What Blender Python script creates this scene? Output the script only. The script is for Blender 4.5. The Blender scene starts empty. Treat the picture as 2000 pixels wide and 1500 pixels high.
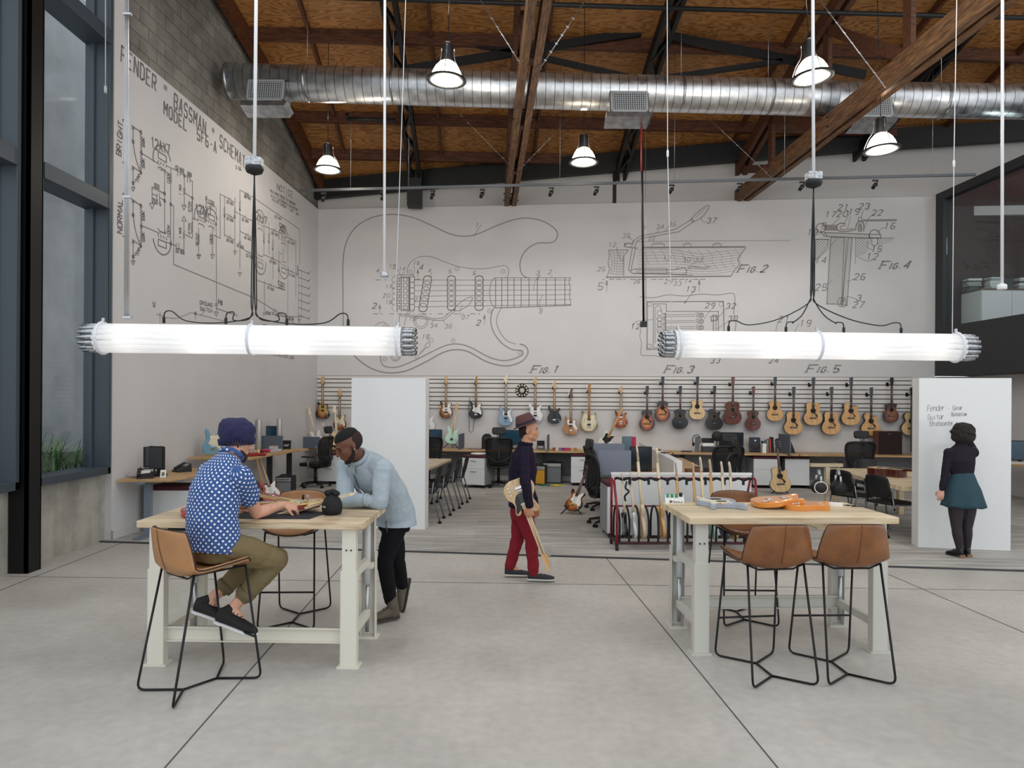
import bpy, bmesh, math, random
from mathutils import Vector as V, Matrix as Mx, Euler
R_=math.radians
sc=bpy.context.scene; C=sc.collection
random.seed(7)
# ---------------- camera, world, lights, exposure
HC=1.82; F=1333.333; ROLL=.0063
cam=bpy.data.cameras.new('camera'); co=bpy.data.objects.new('camera',cam); C.objects.link(co)
cam.sensor_width=36; cam.lens=24; cam.shift_x=0; cam.shift_y=33/2000; cam.clip_end=200
cr,sr=math.cos(ROLL),math.sin(ROLL)
RT=V((cr,0,sr)); UP=V((-sr,0,cr))
co.matrix_world=Mx(((cr,-sr,0,0),(0,0,-1,0),(sr,cr,0,HC),(0,0,0,1)))
sc.camera=co
w=bpy.data.worlds.new('world'); sc.world=w; w.use_nodes=True
wn=w.node_tree.nodes; bg=wn['Background']; bg.inputs[0].default_value=(.93,.965,1,1); bg.inputs[1].default_value=1.15
sc.view_settings.view_transform='Standard'; sc.view_settings.look='None'; sc.view_settings.gamma=1
sc.view_settings.exposure=.15; sc.view_settings.use_curve_mapping=False
def ray(x,y): return RT*((x-1000)/F)+UP*((783-y)/F)+V((0,1,0))
O3=V((0,0,HC))
def D(x,y,Y): return O3+ray(x,y)*Y
def G(x,y,z=0):
    d=ray(x,y); return O3+d*((z-HC)/d.z)
def lamp(kind,name,loc,energy,color=(1,1,1),size=.1,**k):
    l=bpy.data.lights.new(name,kind); l.energy=energy; l.color=color
    if kind=='POINT': l.shadow_soft_size=size
    o=bpy.data.objects.new(name,l); C.objects.link(o); o.location=loc
    for a,b in k.items(): setattr(l,a,b)
    return o
def aim(o,t): o.rotation_euler=(V(t)-o.location).to_track_quat('-Z','Y').to_euler()
# ---------------- materials
def lin(h):
    h=h.lstrip('#'); c=[int(h[i:i+2],16)/255 for i in (0,2,4)]
    return tuple([x/12.92 if x<.04045 else ((x+.055)/1.055)**2.4 for x in c])+(1,)
MC={}
def newmat(name):
    m=bpy.data.materials.new(name); m.use_nodes=True; nt=m.node_tree
    return m,nt,nt.nodes['Principled BSDF'],nt.links
def M(name,col=None,rough=.5,metal=0,noise=None,bump=None,emit=None,coat=0,spec=None,stretch=None,c2=None,alpha=1,trans=0):
    if name in MC: return MC[name]
    m,nt,b,L=newmat(name); N=nt.nodes
    b.inputs['Base Color'].default_value=lin(col); b.inputs['Roughness'].default_value=rough; b.inputs['Metallic'].default_value=metal
    if coat: b.inputs['Coat Weight'].default_value=coat; b.inputs['Coat Roughness'].default_value=.08
    if spec is not None: b.inputs['Specular IOR Level'].default_value=spec
    if trans: b.inputs['Transmission Weight'].default_value=trans
    if alpha<1: b.inputs['Alpha'].default_value=alpha
    if emit: b.inputs['Emission Color'].default_value=lin(emit[0]); b.inputs['Emission Strength'].default_value=emit[1]
    if noise or bump:
        tc=N.new('ShaderNodeTexCoord'); mp=N.new('ShaderNodeMapping'); L.new(tc.outputs['Object'],mp.inputs[0])
        if stretch: mp.inputs['Scale'].default_value=stretch
    if noise:
        nz=N.new('ShaderNodeTexNoise'); nz.inputs['Scale'].default_value=noise[0]; nz.inputs['Detail'].default_value=6; L.new(mp.outputs[0],nz.inputs[0])
        r=N.new('ShaderNodeValToRGB'); c=lin(col); a=noise[1]
        lo=lin(c2) if c2 else tuple(x*(1-a) for x in c[:3])+(1,)
        hi=c if c2 else tuple(min(1,x*(1+a*.6)) for x in c[:3])+(1,)
        r.color_ramp.elements[0].position=.35; r.color_ramp.elements[1].position=.65
        r.color_ramp.elements[0].color=lo; r.color_ramp.elements[1].color=hi
        L.new(nz.outputs[0],r.inputs[0]); L.new(r.outputs[0],b.inputs['Base Color'])
    if bump:
        n2=N.new('ShaderNodeTexNoise'); n2.inputs['Scale'].default_value=bump[0]; n2.inputs['Detail'].default_value=4; L.new(mp.outputs[0],n2.inputs[0])
        bp=N.new('ShaderNodeBump'); bp.inputs['Strength'].default_value=bump[1]; bp.inputs['Distance'].default_value=bump[2] if len(bump)>2 else .01
        L.new(n2.outputs[0],bp.inputs['Height']); L.new(bp.outputs[0],b.inputs['Normal'])
    MC[name]=m; return m
def nodes(name):
    m,nt,b,L=newmat(name); N=nt.nodes
    tc=N.new('ShaderNodeTexCoord')
    def mk(t,**k):
        n=N.new('ShaderNode'+t)
        for a,v in k.items():
            if hasattr(n,a): setattr(n,a,v)
            else: n.inputs[a].default_value=v
        return n
    return m,N,b,L,tc,mk
def ramp(mk,stops,L,src):
    r=mk('ValToRGB'); e=r.color_ramp.elements
    while len(e)<len(stops): e.new(.5)
    for i,(p,c) in enumerate(stops): e[i].position=p; e[i].color=lin(c) if isinstance(c,str) else c
    L.new(src,r.inputs[0]); return r
def wood(name,c1,c2,c3,sc_=(1,8,8),rough=.45,strips=None,wave=None,coat=0):
    """grain runs along the axis of smallest scale; strips=(axis,width) gives glued staves of varying tone"""
    if name in MC: return MC[name]
    m,N,b,L,tc,mk=nodes(name); b.inputs['Roughness'].default_value=rough
    if coat: b.inputs['Coat Weight'].default_value=coat
    mp=mk('Mapping'); mp.inputs['Scale'].default_value=sc_; L.new(tc.outputs['Object'],mp.inputs[0])
    nz=mk('TexNoise'); nz.inputs['Scale'].default_value=3; nz.inputs['Detail'].default_value=6; nz.inputs['Distortion'].default_value=.6
    if strips:
        sp=mk('SeparateXYZ'); L.new(tc.outputs['Object'],sp.inputs[0])
        d=mk('Math',operation='DIVIDE'); L.new(sp.outputs[strips[0]],d.inputs[0]); d.inputs[1].default_value=strips[1]
        fl=mk('Math',operation='FLOOR'); L.new(d.outputs[0],fl.inputs[0])
        ad=mk('Vector'+'Math',operation='ADD'); cb=mk('CombineXYZ')
        mu=mk('Math',operation='MULTIPLY'); L.new(fl.outputs[0],mu.inputs[0]); mu.inputs[1].default_value=7.31
        L.new(mu.outputs[0],cb.inputs[0]); L.new(mu.outputs[0],cb.inputs[1]); L.new(mp.outputs[0],ad.inputs[0]); L.new(cb.outputs[0],ad.inputs[1])
        L.new(ad.outputs[0],nz.inputs[0])
        wn_=mk('TexWhiteNoise',noise_dimensions='1D'); L.new(fl.outputs[0],wn_.inputs['W'])
    else: L.new(mp.outputs[0],nz.inputs[0])
    r=ramp(mk,[(.3,c3),(.48,c2),(.62,c1)],L,nz.outputs[0])
    out=r.outputs[0]
    if strips:
        mx=mk('MixRGB',blend_type='MULTIPLY'); mx.inputs[0].default_value=1
        mr=mk('MapRange'); mr.inputs['To Min'].default_value=.72; mr.inputs['To Max'].default_value=1.08; L.new(wn_.outputs[0],mr.inputs[0])
        L.new(out,mx.inputs[1]); L.new(mr.outputs[0],mx.inputs[2]); out=mx.outputs[0]
    L.new(out,b.inputs['Base Color'])
    MC[name]=m; return m
# ---------------- mesh builder
def frame_of(d,up=V((0,0,1))):
    d=V(d).normalized(); s=d.cross(up)
    if s.length<1e-4: s=d.cross(V((0,1,0)))
    s.normalize(); return s,s.cross(d).normalized()
class MB:
    def __init__(s): s.v=[];s.f=[];s.mi=[];s.sm=[];s.T=Mx()
    def add(s,vs,fs,smooth=False,mi=0):
        o=len(s.v); s.v+=[s.T@V(p) for p in vs]; s.f+=[tuple(i+o for i in f) for f in fs]
        s.mi+=[mi]*len(fs); s.sm+=[smooth]*len(fs); return s
    def box(s,c,sz,R=None,mi=0):
        x,y,z=sz[0]/2,sz[1]/2,sz[2]/2
        vs=[V((a*x,b*y,d*z)) for a in (-1,1) for b in (-1,1) for d in (-1,1)]
        if R is not None: vs=[R@p for p in vs]
        vs=[p+V(c) for p in vs]
        return s.add(vs,[(0,1,3,2),(4,6,7,5),(0,4,5,1),(2,3,7,6),(0,2,6,4),(1,5,7,3)],mi=mi)
    def b(s,x0,x1,y0,y1,z0,z1,mi=0): return s.box(((x0+x1)/2,(y0+y1)/2,(z0+z1)/2),(abs(x1-x0),abs(y1-y0),abs(z1-z0)),mi=mi)
    def bar(s,p,q,w_,h,up=V((0,0,1)),mi=0):
        p,q=V(p),V(q); d=q-p; a,b=frame_of(d,up)
        R=Mx((d.normalized(),a,b)).transposed()
        return s.box((p+q)/2,(d.length,w_,h),R,mi)
    def loft(s,rings,n=16,mi=0,smooth=True,cap=True):
        vs=[]
        for c,a,b in rings:
            for i in range(n):
                t=2*math.pi*i/n; vs.append(V(c)+V(a)*math.cos(t)+V(b)*math.sin(t))
        fs=[(k*n+i,k*n+(i+1)%n,(k+1)*n+(i+1)%n,(k+1)*n+i) for k in range(len(rings)-1) for i in range(n)]
        s.add(vs,fs,smooth,mi)
        if cap:
            o=len(s.v)-len(vs); s.f.append(tuple(range(o+n-1,o-1,-1))); s.f.append(tuple(range(o+(len(rings)-1)*n,o+len(rings)*n))); s.mi+=[mi]*2; s.sm+=[False]*2
        return s
    def tube(s,pts,r,n=8,mi=0,closed=False,smooth=True,flat=1):
        pts=[V(p) for p in pts]; m=len(pts); rs=r if isinstance(r,(list,tuple)) else [r]*m
        if closed: pts=pts+[pts[0]]; rs=list(rs)+[rs[0]]; m+=1
        rings=[]; pa=None
        for i in range(m):
            d=(pts[min(i+1,m-1)]-pts[max(i-1,0)])
            if closed and i in (0,m-1): d=pts[1]-pts[m-2]
            if d.length<1e-9: d=V((0,0,1))
            d.normalize()
            if pa is None: pa,_=frame_of(d)
            else:
                pa=pa-d*pa.dot(d)
                if pa.length<1e-5: pa,_=frame_of(d)
                pa.normalize()
            pb=d.cross(pa); rings.append((pts[i],pa*rs[i],pb*rs[i]*flat))
        return s.loft(rings,n,mi,smooth,not closed)
    def cyl(s,p,q,r,n=12,r2=None,mi=0): return s.tube([p,q],[r,r if r2 is None else r2],n,mi)
    def lathe(s,prof,n=24,c=(0,0,0),ax=(0,0,1),mi=0,cap=True):
        a,b=frame_of(V(ax)); ax=V(ax).normalized()
        return s.loft([(V(c)+ax*z,a*max(r,1e-4),b*max(r,1e-4)) for r,z in prof],n,mi,True,cap)
    def ell(s,c,r,R=None,n=14,m=9,mi=0):
        R=R or Mx.Identity(3); rings=[]
        for k in range(m+1):
            t=math.pi*k/m; q=max(math.sin(t),.02)
            rings.append((V(c)+R@V((0,0,-math.cos(t)*r[2])),R@V((r[0]*q,0,0)),R@V((0,r[1]*q,0))))
        return s.loft(rings,n,mi)
    def prism(s,ol,y0,y1,mi=0,smooth=False):
        """outline in local x,z ; extruded along y"""
        n=len(ol); vs=[(a,y0,b) for a,b in ol]+[(a,y1,b) for a,b in ol]
        s.add(vs,[(i,(i+1)%n,n+(i+1)%n,n+i) for i in range(n)],smooth,mi)
        o=len(s.v)-2*n; s.f+=[tuple(range(o+n-1,o-1,-1)),tuple(range(o+n,o+2*n))]; s.mi+=[mi]*2; s.sm+=[False]*2
        return s
    def done(s,name,mats,parent=None,loc=None,rot=None,bevel=0,sub=0,solid=0,remesh=0,smooth=0,seg=2):
        me=bpy.data.meshes.new(name); me.from_pydata([tuple(p) for p in s.v],[],s.f)
        for m in (mats if isinstance(mats,(list,tuple)) else [mats]): me.materials.append(m)
        me.polygons.foreach_set('material_index',s.mi); me.polygons.foreach_set('use_smooth',s.sm)
        bm=bmesh.new(); bm.from_mesh(me); bmesh.ops.recalc_face_normals(bm,faces=bm.faces[:]); bm.to_mesh(me); bm.free()
        o=bpy.data.objects.new(name,me); C.objects.link(o)
        if parent: o.parent=parent
        if loc is not None: o.location=loc
        if rot is not None: o.rotation_euler=rot
        if solid: k=o.modifiers.new('solid','SOLIDIFY'); k.thickness=solid; k.offset=0
        if bevel: k=o.modifiers.new('bevel','BEVEL'); k.width=bevel; k.segments=seg; k.limit_method='ANGLE'; k.angle_limit=.7
        if sub: k=o.modifiers.new('sub','SUBSURF'); k.levels=sub; k.render_levels=sub
        if remesh:
            k=o.modifiers.new('remesh','REMESH'); k.mode='VOXEL'; k.voxel_size=remesh; k.use_smooth_shade=True
        if smooth: k=o.modifiers.new('smooth','SMOOTH'); k.factor=.5; k.iterations=smooth
        return o
def thing(name,label,cat,loc=(0,0,0),rz=0,group=None,rot=None):
    o=bpy.data.objects.new(name,None); C.objects.link(o); o.empty_display_size=.1
    o.location=loc; o.rotation_euler=rot if rot is not None else (0,0,rz); o['label']=label; o['category']=cat
    if group: o['group']=group
    return o
def tag(o,label,cat,group=None,kind=None):
    o['label']=label; o['category']=cat
    if group: o['group']=group
    if kind: o['kind']=kind
    return o
def st(o): o['kind']='structure'; return o
def dup(root,loc,rz=None,label=None,group=None,rot=None,scale=None):
    def cp(o,par):
        c=o.copy(); C.objects.link(c); c.parent=par
        for ch in o.children: cp(ch,c)
        return c
    r=cp(root,None); r.location=loc
    if rot is not None: r.rotation_euler=rot
    elif rz is not None: r.rotation_euler=(0,0,rz)
    if scale: r.scale=(scale,)*3
    if label: r['label']=label
    if group: r['group']=group
    return r
def catmull(P,k=6,closed=True):
    n=len(P); out=[]; P=[V(p) for p in P]
    for i in range(n if closed else n-1):
        if closed: a,b,c,d=P[i-1],P[i],P[(i+1)%n],P[(i+2)%n]
        else: a,b,c,d=P[max(i-1,0)],P[i],P[i+1],P[min(i+2,n-1)]
        for j in range(k):
            t=j/k; out.append(.5*((2*b)+(c-a)*t+(2*a-5*b+4*c-d)*t*t+(3*b-a-3*c+d)*t**3))
    if not closed: out.append(P[-1])
    return out
def rrect(w_,h,r,k=4,cx=0,cz=0):
    o=[]
    for sx,sz,a0 in ((1,-1,-90),(1,1,0),(-1,1,90),(-1,-1,180)):
        for i in range(k+1):
            a=R_(a0+90*i/k); o.append((cx+sx*(w_/2-r)+r*math.cos(a),cz+sz*(h/2-r)+r*math.sin(a)))
    return o
# ---------------- common materials
white=M('white paint','#cdcbcb',.6,noise=(1.2,.03))
panelw=M('white panel','#e2e2e2',.35)
blackm=M('black metal','#101012',.45,metal=.3)
blackp=M('black plastic','#111114',.5)
meshf=M('black mesh fabric','#17181b',.8,bump=(400,.3,.002),alpha=.78)
steel=M('brushed steel','#b9bcc0',.3,metal=.9)
galv=M('galvanised steel','#a8acb0',.3,metal=.95,noise=(9,.25))
chrome=M('chrome','#d8d8dc',.12,metal=1)
cream=M('cream powder coat','#dad7ca',.4)
creamdk=M('grey powder coat','#c6c5bd',.4)
greyp=M('grey panel fabric','#6e7482',.85,bump=(500,.2,.001))
screen=M('dark screen','#14222c',.15,coat=.4)
bluescr=M('blue tinted screen','#22465c',.15,coat=.4)
maroon=M('maroon cushion fabric','#4a1a26',.85)
rubber=M('black rubber','#0b0b0c',.6)
cablem=M('black cable','#0a0a0b',.5)
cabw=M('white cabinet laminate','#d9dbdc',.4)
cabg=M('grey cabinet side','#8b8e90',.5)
oak=wood('oak laminate','#c8a67a','#bb986b','#a5825a',(1.2,14,14),.5)
# ---------------- setting: walls as local planes
TH=math.atan(.0957); UB=V((math.cos(TH),-math.sin(TH),0)); NB=V((-math.sin(TH),-math.cos(TH),0))   # back wall: along, towards room
B0=V((-4.58,16.04,0))
L0=V((-5.12,8.76,0)); UL=(B0-L0).normalized(); NL=V((UL.y,-UL.x,0)); LL=(B0-L0).length
VD=V((-.044,1,0)).normalized(); UX=V((VD.y,-VD.x,0))      # roof / duct grid
def hit(x,y,P,U,off=0):
    """point on a vertical wall plane: returns (distance along wall, height)"""
    n=V((-U.y,U.x,0)); d=ray(x,y); t=n.dot(P+n*off-O3)/n.dot(d); p=O3+d*t
    return ((p-P).dot(U),p.z)
def wmat(P,U,N_): # local x along wall, y away from room, z up
    m=Mx.Identity(4)
    for i,a in enumerate((U,-N_,V((0,0,1)))):
        for j in range(3): m[j][i]=a[j]
    for j in range(3): m[j][3]=P[j]
    return m
WB=wmat(B0,UB,NB); WL=wmat(L0,UL,NL)
def onwall(o,Wm,x=0,y=0,z=0):
    o.matrix_world=Wm@Mx.Translation((x,y,z)); return o
# floor
def floor_mat():
    m,N,b,L,tc,mk=nodes('polished concrete')
    n1=mk('TexNoise'); n1.inputs['Scale'].default_value=.9; n1.inputs['Detail'].default_value=8; n1.inputs['Roughness'].default_value=.6
    n2=mk('TexNoise'); n2.inputs['Scale'].default_value=14; n2.inputs['Detail'].default_value=6
    L.new(tc.outputs['Object'],n1.inputs[0]); L.new(tc.outputs['Object'],n2.inputs[0])
    r=ramp(mk,[(.3,'#aba7a1'),(.5,'#b8b4ae'),(.7,'#c3bfb9')],L,n1.outputs[0])
    r2=ramp(mk,[(.3,(.9,.9,.9,1)),(.7,(1.04,1.04,1.04,1))],L,n2.outputs[0])
    mx=mk('MixRGB',blend_type='MULTIPLY'); mx.inputs[0].default_value=1; L.new(r.outputs[0],mx.inputs[1]); L.new(r2.outputs[0],mx.inputs[2])
    L.new(mx.outputs[0],b.inputs['Base Color'])
    rr=ramp(mk,[(.3,(.38,)*3+(1,)),(.7,(.6,)*3+(1,))],L,n1.outputs[0]); L.new(rr.outputs[0],b.inputs['Roughness'])
    b.inputs['Specular IOR Level'].default_value=.35
    return m
mb=MB(); mb.b(-12,18,-8,20,-.2,0); st(mb.done('floor',floor_mat()))
def cy(x): return 8.07-.113*x
# carpet
def carpet_mat():
    m,N,b,L,tc,mk=nodes('carpet tiles'); b.inputs['Roughness'].default_value=.95; b.inputs['Specular IOR Level'].default_value=.1
    mp=mk('Mapping'); mp.inputs['Scale'].default_value=(.7,7,1); L.new(tc.outputs['Object'],mp.inputs[0])
    n1=mk('TexNoise'); n1.inputs['Scale'].default_value=1.6; n1.inputs['Detail'].default_value=3; L.new(mp.outputs[0],n1.inputs[0])
    br=mk('TexBrick'); br.inputs['Scale'].default_value=1; br.inputs['Brick Width'].default_value=1.0; br.inputs['Row Height'].default_value=.5; br.inputs['Mortar Size'].default_value=0
    br.inputs['Color1'].default_value=(.25,.25,.25,1); br.inputs['Color2'].default_value=(.75,.75,.75,1)
    L.new(tc.outputs['Object'],br.inputs[0])
    n3=mk('TexNoise'); n3.inputs['Scale'].default_value=160; L.new(tc.outputs['Object'],n3.inputs[0])
    a=mk('Math',operation='MULTIPLY_ADD'); L.new(br.outputs[0],a.inputs[0]); a.inputs[1].default_value=.35; L.new(n1.outputs[0],a.inputs[2])
    a2=mk('Math',operation='MULTIPLY_ADD'); L.new(n3.outputs[0],a2.inputs[0]); a2.inputs[1].default_value=.4; L.new(a.outputs[0],a2.inputs[2])
    r=ramp(mk,[(.55,'#8b8884'),(.85,'#a3a09b'),(1.15,'#b7b4af')],L,a2.outputs[0]); L.new(r.outputs[0],b.inputs['Base Color'])
    return m
mb=MB(); mb.add([(-5.6,cy(-5.6),0),(14,cy(14),0),(14,19,0),(-5.6,19,0),(-5.6,cy(-5.6),.012),(14,cy(14),.012),(14,19,.012),(-5.6,19,.012)],[(0,1,5,4),(4,5,6,7),(1,2,6,5),(2,3,7,6),(3,0,4,7)])
c_=st(mb.done('floor',carpet_mat())); c_.name='floor.001'
tr=MB(); d=V((1,-.113,0)).normalized(); p=V((-5.2,cy(-5.2)-.02,.008)); tr.bar(p,p+d*18,.03,.016); st(tr.done('trim_1',M('dark edge strip','#3a3a3c',.5)))
jm=M('saw cut joint','#55524e',.9)
j=MB()
def jl(p,q,w_=.008): j.bar((p[0],p[1],.001),(q[0],q[1],.001),w_,.003)
def ext(p,q,y0,y1):
    k=(q[0]-p[0])/(q[1]-p[1]); return (p[0]+k*(y0-p[1]),y0),(p[0]+k*(y1-p[1]),y1)
jl(*ext((-1.70,3.36),(-1.77,5.19),1.2,8.25)); jl(*ext((1.2,6.08),(1.33,3.5),1.2,7.93))
for x in (-4.7,4.2,7.2): jl((x+.05,1.5),(x-.2,cy(x)))
jl((-5.1,6.95),(9,6.55),.005); jl((-5.1,2.6),(9,2.3),.006)
st(j.done('trim_2',jm))
# back wall (mural panel stands proud of the upper wall)
TOPB=6.29
mb=MB(); mb.b(0,13.76,0,.12,0,TOPB); o=onwall(mb.done('wall_back',white),WB); st(o)
mb=MB(); mb.b(13.76,18.5,.02,.14,0,2.4); o=onwall(mb.done('wall_back',white),WB); st(o); o.name='wall_back.001'
mb=MB(); mb.b(-.4,18,.14,.3,5.9,9.3); o=onwall(mb.done('wall_back',M('upper wall paint','#bdbab8',.7)),WB); st(o); o.name='wall_upper_back'
# lower gray kick wall under desks is the same paint; slat wall grooves
sl=MB(); slb=MB()
zs=[hit(1060,y,B0,UB)[1] for y in (741.5,749.4,758.5,767.1,775.5,784.4,792.5)]
xe=hit(1779,760,B0,UB)[0]
z0,z1=hit(1060,798.5,B0,UB)[1],hit(1060,735,B0,UB)[1]
slb.b(0.005,xe,-.02,0,z0,z1)
for z in zs: sl.b(0.006,xe-.002,-.023,-.019,z-.009,z+.009)
for z in (z0,z1): sl.b(0.006,xe,-.024,-.019,z-.006,z+.006,mi=1)
o=onwall(slb.done('slat_wall',M('slat wall face','#dad7d3',.5)),WB); st(o)
g=sl.done('groove',[M('groove dark','#1b1a1b',.6),M('groove edge','#8d8987',.6)],o); g['kind']='structure'
# left wall: white panel, full-height pier, grey block above
def Lz(x): return 6.44-.15*x/LL
mb=MB(); mb.add([(0,0,0),(LL,0,0),(LL,0,Lz(LL)),(0,0,Lz(0)),(0,.1,0),(LL,.1,0),(LL,.1,Lz(LL)),(0,.1,Lz(0))],[(0,1,2,3),(7,6,5,4),(3,2,6,7),(0,3,7,4),(1,5,6,2)])
o=onwall(mb.done('wall_left',white),WL); st(o)
mb=MB(); mb.b(-.02,hit(247,80,L0,UL)[0],-.001,.12,0,10.5); o=onwall(mb.done('wall_left',white),WL); st(o); o.name='wall_left.001'
def cmu_mat():
    m,N,b,L,tc,mk=nodes('concrete block'); b.inputs['Roughness'].default_value=.9
    mp=mk('Mapping'); mp.inputs['Rotation'].default_value=(math.pi/2,0,0); L.new(tc.outputs['Object'],mp.inputs[0])
    br=mk('TexBrick'); br.inputs['Scale'].default_value=1; br.inputs['Brick Width'].default_value=.4; br.inputs['Row Height'].default_value=.2; br.inputs['Mortar Size'].default_value=.006
    br.inputs['Color1'].default_value=lin('#85827d'); br.inputs['Color2'].default_value=lin('#94918b'); br.inputs['Mortar'].default_value=lin('#62605c')
    L.new(mp.outputs[0],br.inputs[0])
    n1=mk('TexNoise'); n1.inputs['Scale'].default_value=.9; n1.inputs['Detail'].default_value=9; n1.inputs['Roughness'].default_value=.7; L.new(tc.outputs['Object'],n1.inputs[0])
    r=ramp(mk,[(.35,(.45,.45,.45,1)),(.55,(.9,.9,.88,1)),(.7,(1.15,1.13,1.08,1))],L,n1.outputs[0])
    mx=mk('MixRGB',blend_type='MULTIPLY'); mx.inputs[0].default_value=1; L.new(br.outputs[0],mx.inputs[1]); L.new(r.outputs[0],mx.inputs[2]); L.new(mx.outputs[0],b.inputs['Base Color'])
    bp=mk('Bump'); bp.inputs['Strength'].default_value=.6; bp.inputs['Distance'].default_value=.01; L.new(br.outputs['Fac'],bp.inputs['Height']); bp.invert=True; L.new(bp.outputs[0],b.inputs['Normal'])
    return m
mb=MB(); mb.b(.1,LL+.6,.06,.2,5.9,10.5); o=onwall(mb.done('wall_left',cmu_mat()),WL); st(o); o.name='wall_left.002'
bbm=M('baseboard paint','#c9c7c5',.5)
mb=MB(); mb.b(-.03,LL-.01,-.015,0,0,.12); mb.b(-.03,0,-.015,.15,0,.12); st(onwall(mb.done('baseboard_left',bbm),WL))
mb=MB(); mb.b(.02,13.7,-.014,0,0.012,.12); st(onwall(mb.done('baseboard_back',bbm),WB))
# window wall at left
def conc_mat():
    m,N,b,L,tc,mk=nodes('board concrete'); b.inputs['Roughness'].default_value=.85
    n1=mk('TexNoise'); n1.inputs['Scale'].default_value=1.7; n1.inputs['Detail'].default_value=9; n1.inputs['Roughness'].default_value=.65; L.new(tc.outputs['Object'],n1.inputs[0])
    mp=mk('Mapping'); mp.inputs['Scale'].default_value=(3,3,.35); L.new(tc.outputs['Object'],mp.inputs[0])
    n2=mk('TexNoise'); n2.inputs['Scale'].default_value=2; n2.inputs['Detail'].default_value=5; L.new(mp.outputs[0],n2.inputs[0])
    vo=mk('TexVoronoi'); vo.inputs['Scale'].default_value=28; L.new(tc.outputs['Object'],vo.inputs[0])
    r=ramp(mk,[(.3,'#87847d'),(.5,'#a5a29a'),(.72,'#bbb8b0')],L,n1.outputs[0])
    r2=ramp(mk,[(.3,(.72,.72,.7,1)),(.55,(1,1,1,1))],L,n2.outputs[0])
    r3=ramp(mk,[(.05,(.4,.4,.4,1)),(.1,(1,1,1,1))],L,vo.outputs[0])
    mx=mk('MixRGB',blend_type='MULTIPLY'); mx.inputs[0].default_value=1; L.new(r.outputs[0],mx.inputs[1]); L.new(r2.outputs[0],mx.inputs[2])
    m3=mk('MixRGB',blend_type='MULTIPLY'); m3.inputs[0].default_value=.6; L.new(mx.outputs[0],m3.inputs[1]); L.new(r3.outputs[0],m3.inputs[2])
    L.new(m3.outputs[0],b.inputs['Base Color'])
    return m
conc=conc_mat(); XW=-5.21
mb=MB(); mb.b(XW-.3,XW,2.5,8.76,0,.86); o=mb.done('wall_window_side',conc); st(o)
frm=M('anthracite window frame','#3b444d',.45); glass_m,N,bq,Lk,tc,mk=nodes('window glass')
N.remove(bq); tr_=mk('BsdfTransparent'); tr_.inputs[0].default_value=(.93,.96,.97,1); gl=mk('BsdfGlossy'); gl.inputs['Roughness'].default_value=.03; mxs=mk('MixShader'); lw_=mk('LayerWeight'); lw_.inputs[0].default_value=.5; pw_=mk('Math',operation='POWER'); pw_.inputs[1].default_value=4; Lk.new(lw_.outputs['Facing'],pw_.inputs[0]); fr=mk('Math',operation='MULTIPLY_ADD'); fr.inputs[1].default_value=.6; fr.inputs[2].default_value=.035; Lk.new(pw_.outputs[0],fr.inputs[0])
Lk.new(fr.outputs[0],mxs.inputs[0]); Lk.new(tr_.outputs[0],mxs.inputs[1]); Lk.new(gl.outputs[0],mxs.inputs[2]); Lk.new(mxs.outputs[0],[n for n in N if n.type=='OUTPUT_MATERIAL'][0].inputs[0])
XI=-5.06; XG=-5.28
def window(nm,y0,y1):
    w_=MB(); t=.06
    w_.b(XG-.1,XI,y0,y0+t,.87,10.6); w_.b(XG-.1,XI,y1-t,y1,.87,10.6); w_.b(XG-.1,XI,y0,y1,.87,.96)
    for z in (4.19,6.26): w_.b(XG-.1,XI+.01,y0+t,y1-t,z,z+.18); 
    for yy in (y0+t,y1-t): w_.b(XG-.03,XG+.03,yy-.03,yy+.03,.87,10.6)
    r=st(w_.done(nm,frm,bevel=.006)); g=MB(); g.b(XG-.006,XG+.006,y0+t,y1-t,.96,10.5); k=g.done('pane',glass_m,r); k['kind']='structure'
    return r
window('window_1',7.3,8.62); window('window_2',5.3,7.02); window('window_3',3.2,5.02)
mb=MB(); mb.b(XG-.02,XW,8.62,8.78,.86,10.6); mb.b(XG-.1,XW-.02,7.02,7.3,.86,10.6); mb.b(XG-.1,XW-.02,5.02,5.3,.86,10.6); st(mb.done('wall_window_side',M('dark cladding','#1a1b1e',.6))).name='wall_window_side.001'
t=thing('steel_column','black steel column standing at the window wall between two bays','column',(-5.1,7.16,0))
mb=MB(); mb.b(-.1,.1,-.1,-.085,0,10.5); mb.b(-.1,.1,.085,.1,0,10.5); mb.b(-.012,.012,-.085,.085,0,10.5); mb.b(.06,.1,-.1,.1,0,10.5); mb.done('shaft',blackm,t)
tag(MB().tube([D(206,-60,8.3),D(206,178,8.3)],.006,6).cyl(D(206,168,8.3),D(206,182,8.3),.016).done('blind_cord',M('pale cord','#b9bdc0',.5)),'thin pale blind cord hanging at the edge of the tall window','cord')
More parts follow.
